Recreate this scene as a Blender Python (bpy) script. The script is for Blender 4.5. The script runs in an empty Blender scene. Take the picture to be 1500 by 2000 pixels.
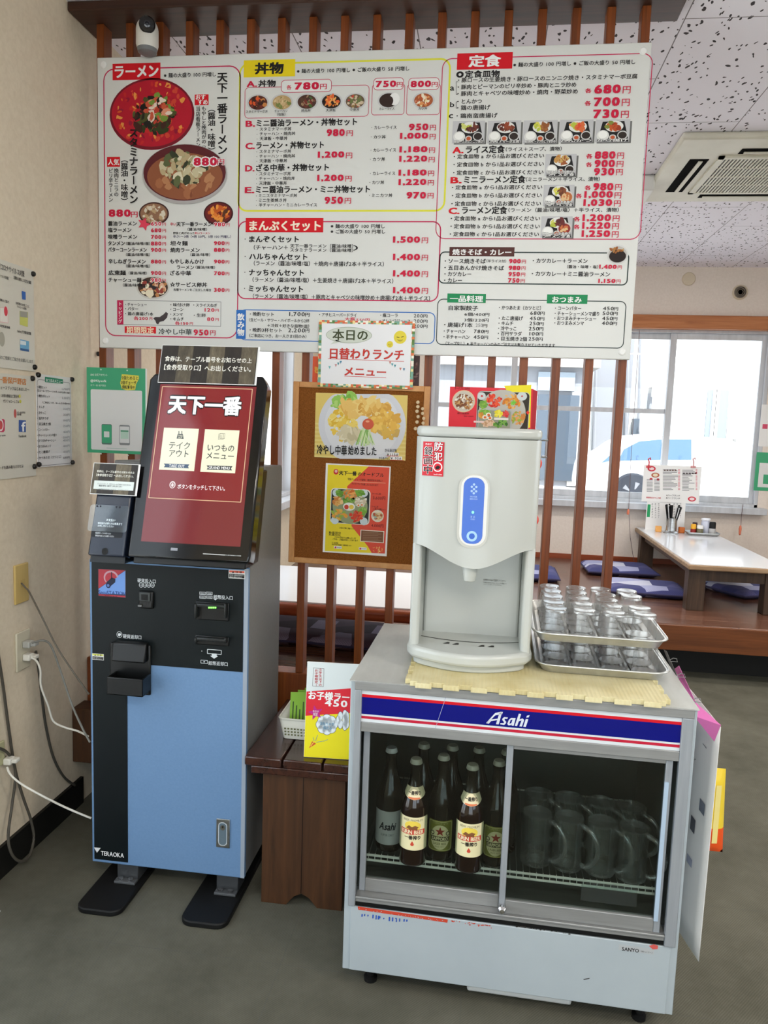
import bpy, bmesh, math, random
from mathutils import Vector, Matrix
random.seed(7)
SC = bpy.context.scene
COL = SC.collection
# ------------------------------------------------------------------ camera
FPX = 1502.7
def _rz(a): return Matrix.Rotation(a, 3, 'Z')
CAM_R = _rz(math.radians(7.375)) @ Matrix.Rotation(math.radians(-6.616), 3, 'X') @ Matrix.Rotation(math.radians(-1.966), 3, 'Y')
CAM_C = Vector((0, 0, 1.5))
cam = bpy.data.cameras.new('camera'); co = bpy.data.objects.new('camera', cam); COL.objects.link(co)
r_, f_, u_ = CAM_R.col[0], CAM_R.col[1], CAM_R.col[2]
co.matrix_world = Matrix(((r_.x, u_.x, -f_.x, 0), (r_.y, u_.y, -f_.y, 0), (r_.z, u_.z, -f_.z, 1.5), (0, 0, 0, 1)))
cam.sensor_fit = 'VERTICAL'; cam.sensor_height = 36; cam.lens = FPX / 2000 * 36
cam.clip_start = 0.02; cam.clip_end = 200
SC.camera = co
# ------------------------------------------------------------------ world, lights, exposure
w = bpy.data.worlds.new('sky'); SC.world = w; w.use_nodes = True
bg = w.node_tree.nodes['Background']; bg.inputs[0].default_value = (0.81, 0.905, 1.0, 1); bg.inputs[1].default_value = 3.3
def area(name, loc, sx, sy, power, rot=(0, 0, 0), col=(1, 1, 1)):
    l = bpy.data.lights.new(name, 'AREA'); l.shape = 'RECTANGLE'; l.size = sx; l.size_y = sy; l.energy = power; l.color = col
    o = bpy.data.objects.new(name, l); COL.objects.link(o); o.location = loc; o.rotation_euler = rot
    return o
sun = bpy.data.lights.new('sun', 'SUN'); sun.energy = 10.0; sun.angle = 0.01; sun.color = (1, .96, .9); so = bpy.data.objects.new('sun', sun); COL.objects.link(so); so.rotation_euler = (math.radians(32), 0, math.radians(12)); so.location = (0, -6, 9)
# added unseen fill lamps, behind and above the camera and over the seating
area('fill_lamp', (0.2, -0.6, 2.8), 1.2, 0.3, 32, col=(1, .93, .84))
area('fill_lamp', (2.6, 3.4, 2.8), 1.2, 0.3, 36, col=(1, .93, .84))
area('fill_lamp', (0.2, 4.7, 2.8), 1.2, 0.3, 30, col=(1, .93, .84))
area('fill_lamp', (2.2, 0.4, 2.8), 1.2, 0.3, 36, col=(1, .93, .84))
SC.view_settings.view_transform = 'Standard'; SC.view_settings.look = 'None'
SC.view_settings.exposure = 0.38; SC.view_settings.gamma = 1.0; SC.view_settings.use_curve_mapping = False
SC.cycles.use_denoising = True
SC.cycles.max_bounces = 10; SC.cycles.transmission_bounces = 10; SC.cycles.transparent_max_bounces = 48
SC.cycles.caustics_reflective = False; SC.cycles.caustics_refractive = False
SC.cycles.sample_clamp_indirect = 6
# ------------------------------------------------------------------ materials
def s2l(c):
    return tuple((x / 12.92 if x <= 0.04045 else ((x + 0.055) / 1.055) ** 2.4) for x in c)
_MC = {}
def C(r, g=None, b=None, rough=0.55, spec=0.3):
    """plain painted / printed colour, 0-255 sRGB"""
    if isinstance(r, (tuple, list)):
        rough = rough if g is None else g; spec = spec if b is None else b; r, g, b = r
    k = (r, g, b, rough, spec)
    if k not in _MC:
        m = bpy.data.materials.new('paint_%02x%02x%02x' % (r, g, b)); m.use_nodes = True
        p = m.node_tree.nodes['Principled BSDF']
        p.inputs['Base Color'].default_value = s2l((r / 255, g / 255, b / 255)) + (1,)
        p.inputs['Roughness'].default_value = rough; p.inputs['Specular IOR Level'].default_value = spec
        _MC[k] = m
    return _MC[k]
class NT:
    def __init__(s, name):
        s.m = bpy.data.materials.new(name); s.m.use_nodes = True
        s.t = s.m.node_tree; s.p = s.t.nodes['Principled BSDF']; s.out = s.t.nodes['Material Output']
    def n(s, typ, **kw):
        n = s.t.nodes.new('ShaderNode' + typ)
        for k, v in kw.items():
            if k in n.inputs: n.inputs[k].default_value = v
            else: setattr(n, k, v)
        return n
    def l(s, a, b): s.t.links.new(a, b)
    def coord(s, scale=(1, 1, 1), rot=(0, 0, 0), obj=True):
        tc = s.n('TexCoord'); mp = s.n('Mapping')
        mp.inputs['Scale'].default_value = scale; mp.inputs['Rotation'].default_value = rot
        s.l(tc.outputs['Object' if obj else 'Generated'], mp.inputs[0]); return mp.outputs[0]
    def ramp(s, fac, stops):
        r = s.n('ValToRGB'); e = r.color_ramp.elements
        while len(e) < len(stops): e.new(0.5)
        for i, (p, c) in enumerate(stops):
            e[i].position = p; e[i].color = s2l([x / 255 for x in c]) + (1,)
        s.l(fac, r.inputs[0]); return r.outputs[0]
    def base(s, o): s.l(o, s.p.inputs['Base Color'])
    def bump(s, h, strength=0.3, dist=0.002):
        b = s.n('Bump'); b.inputs['Strength'].default_value = strength; b.inputs['Distance'].default_value = dist
        s.l(h, b.inputs['Height']); s.l(b.outputs[0], s.p.inputs['Normal'])
def noisy(name, c0, c1, scale=(8, 8, 8), rough=0.5, spec=0.4, detail=4, bump=0, bd=0.002, metal=0, rot=(0, 0, 0)):
    t = NT(name); n = t.n('TexNoise', Scale=1.0, Detail=detail, Roughness=0.6)
    t.l(t.coord(scale, rot), n.inputs['Vector']); t.base(t.ramp(n.outputs[0], [(0.3, c0), (0.7, c1)]))
    t.p.inputs['Roughness'].default_value = rough; t.p.inputs['Specular IOR Level'].default_value = spec
    t.p.inputs['Metallic'].default_value = metal
    if bump: t.bump(n.outputs[0], bump, bd)
    return t.m
def wood(name, c0, c1, c2, scale=(30, 30, 2.2), rough=0.4, spec=0.4, coat=0.0):
    t = NT(name); n = t.n('TexNoise', Scale=1.0, Detail=6, Roughness=0.65, Distortion=0.6)
    t.l(t.coord(scale), n.inputs['Vector']); t.base(t.ramp(n.outputs[0], [(0.25, c0), (0.5, c1), (0.78, c2)]))
    t.p.inputs['Roughness'].default_value = rough; t.p.inputs['Specular IOR Level'].default_value = spec
    t.p.inputs['Coat Weight'].default_value = coat; t.p.inputs['Coat Roughness'].default_value = 0.15
    t.bump(n.outputs[0], 0.15, 0.001); return t.m
M = {}
M['slat'] = wood('slat_wood', (74, 36, 14), (124, 62, 24), (156, 86, 38), (40, 40, 1.6), 0.42)
M['beam'] = wood('beam_wood', (42, 24, 16), (62, 36, 24), (80, 48, 32), (2.0, 40, 40), 0.5)
M['bench_top'] = wood('bench_top_wood', (38, 20, 15), (58, 31, 23), (76, 42, 30), (45, 2.5, 45), 0.25, 0.5, 0.3)
M['bench_leg'] = wood('bench_leg_wood', (44, 26, 12), (70, 43, 23), (90, 56, 31), (24, 24, 2.0), 0.5)
M['platform'] = wood('platform_wood', (92, 50, 36), (124, 72, 54), (150, 92, 70), (2.0, 34, 34), 0.28, 0.5, 0.25)
M['platform_face'] = wood('platform_face_wood', (80, 42, 18), (108, 60, 28), (128, 74, 38), (2.0, 34, 34), 0.4)
M['table_leg'] = wood('table_leg_wood', (48, 34, 24), (66, 48, 34), (88, 66, 48), (40, 40, 2.0), 0.5)
M['edge_wood'] = wood('table_edge_wood', (120, 92, 66), (150, 122, 92), (176, 150, 120), (3, 30, 30), 0.5)
M['red_wood'] = wood('red_table_wood', (110, 48, 22), (140, 66, 34), (160, 84, 48), (2.0, 34, 34), 0.4)
M['frame_wood'] = wood('pine_frame', (186, 126, 70), (206, 148, 90), (220, 166, 108), (14, 14, 14), 0.5)
M['head_wood'] = wood('valance_wood', (150, 86, 44), (178, 110, 62), (196, 130, 80), (2.0, 34, 34), 0.45)
M['white_laminate'] = C(236, 238, 242, 0.12, 0.5)
M['wall'] = noisy('plaster_wall', (220, 206, 182), (230, 217, 194), (60, 60, 60), 0.85, 0.15, 5, 0.25, 0.0015)
M['wall_back'] = noisy('plaster_back_wall', (226, 214, 202), (234, 223, 212), (60, 60, 60), 0.85, 0.15, 5, 0.2, 0.0015)
M['wall_out'] = C(225, 225, 224, 0.9, 0.1)
M['baseboard'] = C(20, 20, 19, 0.5)
M['alu'] = noisy('window_aluminium', (186, 188, 192), (204, 206, 210), (20, 20, 3), 0.4, 0.4, 2)
M['cork'] = noisy('cork', (112, 64, 22), (146, 90, 40), (220, 220, 220), 0.9, 0.15, 3, 0.3, 0.001)
M['black'] = C(14, 15, 16, 0.35, 0.4)
M['black_gloss'] = C(10, 11, 13, 0.12, 0.5)
M['kiosk_black'] = noisy('kiosk_black_panel', (12, 18, 20), (16, 23, 25), (3, 3, 3), 0.4, 0.22, 2)
M['kiosk_grey'] = noisy('kiosk_painted_steel', (116, 115, 112), (123, 122, 119), (120, 120, 120), 0.45, 0.4, 3, 0.06, 0.0005)
M['kiosk_blue'] = noisy('kiosk_blue_grey_door', (101, 134, 172), (106, 139, 177), (150, 150, 150), 0.5, 0.4, 3, 0.06, 0.0005)
M['chrome'] = noisy('chrome', (215, 215, 218), (230, 230, 232), (5, 5, 5), 0.12, 0.5, 2, metal=1.0)
M['steel'] = noisy('brushed_steel', (170, 172, 172), (196, 198, 198), (6, 90, 90), 0.32, 0.5, 3, metal=1.0)
M['tray'] = noisy('tray_aluminium', (196, 197, 194), (214, 215, 212), (40, 40, 40), 0.34, 0.5, 3, metal=0.85)
M['fridge_alu'] = noisy('fridge_aluminium', (140, 141, 140), (156, 157, 156), (4, 60, 60), 0.38, 0.45, 3, metal=0.35)
M['fridge_alu_v'] = noisy('fridge_aluminium_upright', (150, 156, 162), (166, 171, 177), (60, 60, 4), 0.4, 0.45, 3, metal=0.3)
M['white_plastic'] = noisy('cream_white_plastic', (186, 189, 184), (192, 195, 190), (4, 4, 4), 0.22, 0.5, 2)
M['paper'] = C(240, 240, 238, 0.6, 0.2)
M['rubber'] = C(12, 12, 12, 0.6, 0.3)
def glass_mat(name, tint=(1, 1, 1), rough=0.0, ior=1.45):
    t = NT(name); p = t.p
    p.inputs['Base Color'].default_value = tint + (1,); p.inputs['Transmission Weight'].default_value = 1.0
    p.inputs['Roughness'].default_value = rough; p.inputs['IOR'].default_value = ior
    return t.m
def pane_mat(name, tint=(1, 1, 1), refl=0.08, rough=0.0, edge=0.35):
    t = NT(name); tr = t.n('BsdfTransparent'); gl = t.n('BsdfGlossy'); mx = t.n('MixShader'); lw = t.n('LayerWeight', Blend=0.25)
    tr.inputs[0].default_value = tint + (1,); gl.inputs['Roughness'].default_value = rough
    ma = t.n('Math', operation='MULTIPLY_ADD'); ma.inputs[1].default_value = edge; ma.inputs[2].default_value = refl
    t.l(lw.outputs['Fresnel'], ma.inputs[0]); t.l(ma.outputs[0], mx.inputs[0]); t.l(tr.outputs[0], mx.inputs[1]); t.l(gl.outputs[0], mx.inputs[2])
    t.l(mx.outputs[0], t.out.inputs[0]); return t.m
M['pane'] = pane_mat('window_glass', (0.97, 0.98, 0.98), 0.02)
M['fridge_pane'] = pane_mat('fridge_door_glass', (0.78, 0.82, 0.80), 0.035)
M['clear_sheet'] = pane_mat('clear_plastic_sheet', (0.88, 0.95, 0.97), 0.10, 0.08)
M['bottle'] = C(26, 15, 8, 0.08, 0.6)
def brightened_glass(name, tint, refl, rough, milk):  # milk: white mixed into the glass to brighten it, standing in for backlight
    m = pane_mat(name, tint, refl, rough, 0.45); nt = m.node_tree; out = nt.nodes['Material Output']; src = out.inputs[0].links[0].from_socket
    df = nt.nodes.new('ShaderNodeBsdfDiffuse'); df.inputs[0].default_value = (.95, .96, .96, 1); tl = nt.nodes.new('ShaderNodeBsdfTranslucent'); tl.inputs[0].default_value = (.95, .96, .96, 1); m5 = nt.nodes.new('ShaderNodeMixShader'); m5.inputs[0].default_value = .6; nt.links.new(df.outputs[0], m5.inputs[1]); nt.links.new(tl.outputs[0], m5.inputs[2]); mx = nt.nodes.new('ShaderNodeMixShader'); mx.inputs[0].default_value = milk
    nt.links.new(src, mx.inputs[1]); nt.links.new(m5.outputs[0], mx.inputs[2]); nt.links.new(mx.outputs[0], out.inputs[0]); return m
M['tumbler'] = brightened_glass('tumbler_glass', (.985, .988, .988), .03, .03, .05)
M['tumbler_rim'] = brightened_glass('tumbler_highlight_glass', (.97, .98, .98), .12, .08, .24)  # extra milk paints the bright window reflections on base and rim
M['mug_handle'] = brightened_glass('mug_handle_glass', (.92, .95, .94), .22, .06, .12)  # stronger milk stands in for highlights on handle, rim and foot
M['mug'] = brightened_glass('beer_mug_glass', (.95, .97, .96), .06, .06, .03)
def emit(name, col, s=1.0):
    t = NT(name); t.p.inputs['Base Color'].default_value = (0.01, 0.01, 0.01, 1)
    t.p.inputs['Emission Color'].default_value = s2l([c / 255 for c in col]) + (1,); t.p.inputs['Emission Strength'].default_value = s
    t.p.inputs['Roughness'].default_value = 0.08; return t.m
# acoustic ceiling board
t = NT('acoustic_ceiling_tile')
nz = t.n('TexNoise', Scale=9.0, Detail=2); cd = t.coord((1, 1, 1)); t.l(cd, nz.inputs['Vector'])
mixv = t.n('VectorMath', operation='MULTIPLY_ADD'); mixv.inputs[1].default_value = (0.07, 0.07, 0); t.l(nz.outputs['Color'], mixv.inputs[0]); t.l(cd, mixv.inputs[2])
mp = t.n('Mapping'); mp.inputs['Scale'].default_value = (46, 20, 1); mp.inputs['Rotation'].default_value = (0, 0, 0.5); t.l(mixv.outputs[0], mp.inputs[0])
vo = t.n('TexVoronoi', Scale=1.0); t.l(mp.outputs[0], vo.inputs['Vector'])
n2 = t.n('TexNoise', Scale=40.0, Detail=1); t.l(cd, n2.inputs['Vector'])
th = t.n('Math', operation='MULTIPLY'); t.l(n2.outputs[0], th.inputs[0]); th.inputs[1].default_value = 0.43
lt = t.n('Math', operation='LESS_THAN'); t.l(vo.outputs['Distance'], lt.inputs[0]); t.l(th.outputs[0], lt.inputs[1])
br = t.n('TexBrick', Scale=1.0); br.inputs['Mortar Size'].default_value = 0.002; br.inputs['Brick Width'].default_value = 0.91; br.inputs['Row Height'].default_value = 0.455
br.offset = 0.5; br.inputs['Mortar Smooth'].default_value = 0.0
t.l(t.coord((1, 1, 1), (0, 0, math.pi / 2)), br.inputs['Vector'])
mx = t.n('Mix', data_type='RGBA'); mx.inputs['A'].default_value = s2l((.95, .94, .975)) + (1,); mx.inputs['B'].default_value = s2l((.22, .2, .22)) + (1,); t.l(lt.outputs[0], mx.inputs['Factor'])
mx2 = t.n('Mix', data_type='RGBA'); t.l(mx.outputs['Result'], mx2.inputs['A']); mx2.inputs['B'].default_value = s2l((.5, .48, .5)) + (1,); t.l(br.outputs['Fac'], mx2.inputs['Factor'])
t.base(mx2.outputs['Result']); t.p.inputs['Roughness'].default_value = 0.9; M['ceiling'] = t.m
# carpet tiles with a fine ribbed weave
t = NT('carpet_tile'); cd = t.coord((1, 1, 1))
wv = t.n('TexWave', Scale=55.0, Distortion=1.5); wv.inputs['Detail'].default_value = 2; mpp = t.n('Mapping'); mpp.inputs['Rotation'].default_value = (0, 0, 0.7); t.l(cd, mpp.inputs[0]); t.l(mpp.outputs[0], wv.inputs['Vector'])
ns = t.n('TexNoise', Scale=4.0, Detail=8, Roughness=0.7); t.l(cd, ns.inputs['Vector'])
c1 = t.ramp(ns.outputs[0], [(0.3, (86, 85, 74)), (0.7, (108, 106, 94))])
mx = t.n('Mix', data_type='RGBA', blend_type='MULTIPLY'); mx.inputs['Factor'].default_value = 0.2; t.l(c1, mx.inputs['A']); t.l(wv.outputs['Color'], mx.inputs['B'])
br = t.n('TexBrick', Scale=1.0); br.inputs['Mortar Size'].default_value = 0.0008; br.inputs['Brick Width'].default_value = 0.5; br.inputs['Row Height'].default_value = 0.5; br.offset = 0
t.l(cd, br.inputs['Vector'])
mx2 = t.n('Mix', data_type='RGBA'); t.l(mx.outputs['Result'], mx2.inputs['A']); mx2.inputs['B'].default_value = (0.10, 0.10, 0.085, 1); t.l(br.outputs['Fac'], mx2.inputs['Factor'])
t.base(mx2.outputs['Result']); t.p.inputs['Roughness'].default_value = 0.95; t.p.inputs['Specular IOR Level'].default_value = 0.1; t.bump(wv.outputs['Fac'], 0.2, 0.0015); M['carpet'] = t.m
# plank floor of the raised seating area
t = NT('plank_floor'); cd = t.coord((1, 1, 1))
ns = t.n('TexNoise', Scale=1.0, Detail=6, Distortion=0.5); t.l(t.coord((2, 40, 40)), ns.inputs['Vector'])
c1 = t.ramp(ns.outputs[0], [(0.25, (84, 55, 43)), (0.5, (112, 76, 60)), (0.78, (136, 98, 80))])
br = t.n('TexBrick', Scale=1.0); br.inputs['Mortar Size'].default_value = 0.0025; br.inputs['Brick Width'].default_value = 0.9; br.inputs['Row Height'].default_value = 0.1; br.offset = 0.5
br.inputs['Color1'].default_value = (1, 1, 1, 1); br.inputs['Color2'].default_value = (0.72, 0.7, 0.7, 1); br.inputs['Mortar'].default_value = (0.2, 0.15, 0.15, 1); t.l(cd, br.inputs['Vector'])
mx = t.n('Mix', data_type='RGBA', blend_type='MULTIPLY'); mx.inputs['Factor'].default_value = 1; t.l(c1, mx.inputs['A']); t.l(br.outputs['Color'], mx.inputs['B'])
t.base(mx.outputs['Result']); t.p.inputs['Roughness'].default_value = 0.25; M['planks'] = t.m
# mosaic paper edging
t = NT('mosaic_border'); mpv = t.coord((1, 1, 1)); vo = t.n('TexVoronoi', Scale=110.0, distance='CHEBYCHEV'); vo.inputs['Randomness'].default_value = 0.15; t.l(mpv, vo.inputs['Vector'])
sx = t.n('SeparateColor'); t.l(vo.outputs['Color'], sx.inputs[0]); r = t.ramp(sx.outputs[0], [(0.0, (226, 120, 60)), (0.16, (240, 220, 150)), (0.32, (90, 130, 60)), (0.48, (250, 246, 230)), (0.62, (220, 90, 60)), (0.78, (120, 170, 150)), (1.0, (236, 196, 60))])
r.node.color_ramp.interpolation = 'CONSTANT'; t.base(r); M['mosaic'] = t.m
# weathered planks printed on the kiosk notices
t = NT('printed_plank_notice'); ns = t.n('TexNoise', Scale=1.0, Detail=7, Roughness=0.7); t.l(t.coord((70, 70, 6)), ns.inputs['Vector'])
c1 = t.ramp(ns.outputs[0], [(0.25, (66, 57, 45)), (0.55, (112, 101, 80)), (0.8, (150, 136, 110))])
br = t.n('TexBrick', Scale=1.0); br.inputs['Mortar Size'].default_value = 0.0012; br.inputs['Brick Width'].default_value = 5; br.inputs['Row Height'].default_value = 0.05
br.inputs['Color1'].default_value = (1, 1, 1, 1); br.inputs['Color2'].default_value = (0.6, 0.6, 0.6, 1); br.inputs['Mortar'].default_value = (0.12, 0.1, 0.1, 1); t.l(t.coord((1, 1, 1), (0, math.pi / 2, 0)), br.inputs['Vector'])
tc = t.n('TexCoord'); sp = t.n('SeparateXYZ'); t.l(tc.outputs['Object'], sp.inputs[0]); cb = t.n('CombineXYZ'); t.l(sp.outputs[0], cb.inputs[1]); t.l(cb.outputs[0], br.inputs['Vector'])
mx = t.n('Mix', data_type='RGBA', blend_type='MULTIPLY'); mx.inputs['Factor'].default_value = 1; t.l(c1, mx.inputs['A']); t.l(br.outputs['Color'], mx.inputs['B']); t.base(mx.outputs['Result']); M['plank_print'] = t.m
# ribbed foam mat and patterned cushions
t = NT('ribbed_foam'); wv = t.n('TexWave', Scale=31.0, Distortion=0.0); t.l(t.coord((1, 0, 0)), wv.inputs['Vector']); ns = t.n('TexNoise', Scale=9.0, Detail=3); t.l(t.coord(), ns.inputs['Vector'])
c1 = t.ramp(ns.outputs[0], [(0.25, (200, 184, 128)), (0.6, (222, 212, 168))]); t.base(c1); t.bump(wv.outputs['Fac'], 0.6, 0.0015); t.p.inputs['Roughness'].default_value = 0.8; M['foam'] = t.m
def cushion_mat(name, cols):
    t = NT(name); vo = t.n('TexVoronoi', Scale=4.2); vo.inputs['Randomness'].default_value = 1; t.l(t.coord((1, 1.5, 0)), vo.inputs['Vector'])
    sx = t.n('SeparateColor'); t.l(vo.outputs['Color'], sx.inputs[0]); r = t.ramp(sx.outputs[0], [(i / len(cols), c) for i, c in enumerate(cols)]); r.node.color_ramp.interpolation = 'CONSTANT'
    ck = t.n('TexChecker', Scale=160.0); t.l(t.coord((1, 1, 0)), ck.inputs['Vector']); ck.inputs['Color1'].default_value = (1, 1, 1, 1); ck.inputs['Color2'].default_value = (.72, .72, .75, 1)
    mx = t.n('Mix', data_type='RGBA', blend_type='MULTIPLY'); mx.inputs['Factor'].default_value = 1; t.l(r, mx.inputs['A']); t.l(ck.outputs['Color'], mx.inputs['B'])
    t.base(mx.outputs['Result']); t.p.inputs['Roughness'].default_value = 0.9; return t.m
M['cushion'] = cushion_mat('patchwork_cushion_fabric', [(84, 82, 130), (170, 172, 206), (64, 66, 118), (84, 82, 130), (206, 206, 222), (64, 66, 118)])
M['cushion_plum'] = cushion_mat('plum_cushion_fabric', [(74, 58, 74), (92, 74, 92), (160, 150, 176), (66, 52, 68), (120, 100, 120)])
# ------------------------------------------------------------------ mesh builder
def at(px, py, ax, val):
    """point of the place seen at photo pixel (px,py) on the plane axis=val"""
    d = CAM_R @ Vector(((px - 750) / FPX, 1.0, -(py - 1000) / FPX)); i = 'xyz'.index(ax)
    return CAM_C + d * ((val - CAM_C[i]) / d[i])
class MB:
    def __init__(s, T=None): s.v = []; s.f = []; s.m = []; s.mats = []; s.T = T or Matrix.Identity(4)
    def mi(s, mat):
        if mat not in s.mats: s.mats.append(mat)
        return s.mats.index(mat)
    def add(s, vs, fs, mat):
        k = len(s.v); i = s.mi(mat); s.v += [s.T @ Vector(p) for p in vs]
        for f in fs: s.f.append([k + a for a in f]); s.m.append(i)
    def box(s, x0, x1, y0, y1, z0, z1, mat):
        s.add([(x0, y0, z0), (x1, y0, z0), (x1, y1, z0), (x0, y1, z0), (x0, y0, z1), (x1, y0, z1), (x1, y1, z1), (x0, y1, z1)],
              [(0, 3, 2, 1), (4, 5, 6, 7), (0, 1, 5, 4), (1, 2, 6, 5), (2, 3, 7, 6), (3, 0, 4, 7)], mat); return s
    def prism(s, poly, a0, a1, mat, axis='y', cap=True):
        """poly: 2-D outline; axis y -> (x,z), x -> (y,z), z -> (x,y)"""
        def P(p, a): return {'y': (p[0], a, p[1]), 'x': (a, p[0], p[1]), 'z': (p[0], p[1], a)}[axis]
        n = len(poly); vs = [P(p, a0) for p in poly] + [P(p, a1) for p in poly]
        fs = [(i, (i + 1) % n, n + (i + 1) % n, n + i) for i in range(n)]
        if cap: fs += [tuple(range(n))[::-1], tuple(range(n, 2 * n))]
        s.add(vs, fs, mat); return s
    def lathe(s, prof, c, mat, n=24, T=None):
        vs = []; fs = []
        for r, z in prof:
            for k in range(n):
                a = 2 * math.pi * k / n; p = Vector((r * math.cos(a), r * math.sin(a), z))
                if T: p = T @ p
                vs.append(p + Vector(c))
        for j in range(len(prof) - 1):
            for k in range(n): fs.append((j * n + k, j * n + (k + 1) % n, (j + 1) * n + (k + 1) % n, (j + 1) * n + k))
        if prof[0][0] > 1e-6: fs.append(tuple(range(n))[::-1])
        if prof[-1][0] > 1e-6: fs.append(tuple(range((len(prof) - 1) * n, len(prof) * n)))
        s.add(vs, fs, mat); return s
    def tube(s, pts, r, mat, n=8, closed=False):
        pts = [Vector(p) for p in pts]; N = len(pts); vs = []; fs = []; up = Vector((0.13, 0.27, 0.95))
        for i, p in enumerate(pts):
            a = pts[(i - 1) % N] if (i > 0 or closed) else p; b = pts[(i + 1) % N] if (i < N - 1 or closed) else p
            d = (b - a).normalized(); x = d.cross(up)
            if x.length < 0.05: x = d.cross(Vector((1, 0, 0)))
            x.normalize(); y = d.cross(x); rr = r[i] if isinstance(r, (list, tuple)) else r
            for k in range(n):
                t_ = 2 * math.pi * k / n; vs.append(p + (x * math.cos(t_) + y * math.sin(t_)) * rr)
        for i in range(N if closed else N - 1):
            j = (i + 1) % N
            for k in range(n): fs.append((i * n + k, i * n + (k + 1) % n, j * n + (k + 1) % n, j * n + k))
        if not closed: fs += [tuple(range(n))[::-1], tuple(range((N - 1) * n, N * n))]
        s.add(vs, fs, mat); return s
    def grid(s, fn, nu, nv, mat):
        vs = [fn(i / nu, j / nv) for j in range(nv + 1) for i in range(nu + 1)]
        fs = [(j * (nu + 1) + i, j * (nu + 1) + i + 1, (j + 1) * (nu + 1) + i + 1, (j + 1) * (nu + 1) + i) for j in range(nv) for i in range(nu)]
        s.add(vs, fs, mat); return s
    def build(s, name, parent=None, bevel=0.0, seg=2, smooth=35, loc=None, solid=0.0, fix=True):
        me = bpy.data.meshes.new(name)
        if parent is None and loc is None:
            xs = [p.x for p in s.v]; ys = [p.y for p in s.v]; zs = [p.z for p in s.v]
            loc = Vector(((min(xs) + max(xs)) / 2, (min(ys) + max(ys)) / 2, min(zs)))
        O = W[parent] if parent is not None else Vector(loc)
        me.from_pydata([tuple(p - O) for p in s.v], [], s.f)
        for m in s.mats: me.materials.append(m)
        me.polygons.foreach_set('material_index', s.m)
        if fix:
            b = bmesh.new(); b.from_mesh(me); bmesh.ops.recalc_face_normals(b, faces=b.faces); b.to_mesh(me); b.free()
        if smooth:
            me.shade_smooth(); me.set_sharp_from_angle(angle=math.radians(smooth))
        o = bpy.data.objects.new(name, me); COL.objects.link(o)
        if parent is not None: o.parent = parent; W[o] = O
        else: o.location = O; W[o] = O
        if bevel:
            md = o.modifiers.new('bevel', 'BEVEL'); md.width = bevel; md.segments = seg; md.limit_method = 'ANGLE'; md.angle_limit = math.radians(40); md.use_clamp_overlap = True
        if solid:
            md = o.modifiers.new('solidify', 'SOLIDIFY'); md.thickness = solid; md.offset = 0
        return o
W = {}
def tag(o, label=None, cat=None, group=None, kind=None):
    if label: o['label'] = label
    if cat: o['category'] = cat
    if group: o['group'] = group
    if kind: o['kind'] = kind
    return o
def thing(name, label, cat, loc, group=None):
    o = bpy.data.objects.new(name, None); COL.objects.link(o); o.location = loc; o.empty_display_size = 0.05
    W[o] = Vector(loc); return tag(o, label, cat, group)
def struct(name, mb, **kw):
    o = mb.build(name, **kw)
    if kw.get('parent') is None: o['kind'] = 'structure'
    return o
def dup(src, delta, label=None, group=None):
    c = src.copy(); COL.objects.link(c); c.location = src.location + Vector(delta)
    for ch in [o for o in list(COL.objects) if o.parent == src]:
        d = ch.copy(); COL.objects.link(d); d.parent = c
        for g in [o for o in list(COL.objects) if o.parent == ch]:
            e = g.copy(); COL.objects.link(e); e.parent = d
    return tag(c, label, None, group)
def Fr(O, u, v):
    """frame whose local x=u, y=v, z=outward normal"""
    u = Vector(u).normalized(); v = Vector(v); v = (v - u * v.dot(u)).normalized(); n = u.cross(v)
    return Matrix(((u.x, v.x, n.x, O[0]), (u.y, v.y, n.y, O[1]), (u.z, v.z, n.z, O[2]), (0, 0, 0, 1)))
# ------------------------------------------------------------------ lettering
_G = {}
def glyph(ch):
    k = ch
    if k not in _G:
        cu = bpy.data.curves.new('g', 'FONT'); cu.body = ch; cu.size = 1; cu.dimensions = '2D'; cu.fill_mode = 'FRONT'; cu.resolution_u = 2; cu.offset = 0
        ob = bpy.data.objects.new('g', cu); me = bpy.data.meshes.new_from_object(ob)
        vs = [(v.co.x, v.co.y) for v in me.vertices]; fs = [tuple(p.vertices) for p in me.polygons]
        bpy.data.objects.remove(ob); bpy.data.curves.remove(cu); bpy.data.meshes.remove(me)
        wide = ord(ch) > 0x2000
        if vs:
            x0 = min(v[0] for v in vs); x1 = max(v[0] for v in vs); y0 = min(v[1] for v in vs); y1 = max(v[1] for v in vs)
        else: x0 = 0; x1 = 0.28; y0 = 0; y1 = 0.7
        if ch.isdigit(): adv = 0.46 if ch == '1' else 0.60; vs = [(a - (x0 + x1) / 2 + adv / 2, b) for a, b in vs]
        elif ch == ',': adv = 0.24; vs = [(a - x0 + 0.06, b + .03) for a, b in vs]
        elif ord(ch) < 0x2000: vs = [(a - x0 + 0.035, b) for a, b in vs]; adv = x1 - x0 + 0.08
        else: adv = 1.0
        _G[k] = (vs, fs, adv, (x0, x1, y0, y1))
    return _G[k]
def layout(s, bold):
    vs = []; fs = []; x = 0
    for ch in s:
        if ch == ' ': x += 0.35; continue
        if ch == '\u3000': x += 1; continue
        g = heavy(ch, bold); k = len(vs); vs += [(a + x, b, e) for a, b, e in g[0]]; fs += [tuple(i + k for i in f) for f in g[1]]; x += g[2]
    return vs, fs
_H = {}
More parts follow.
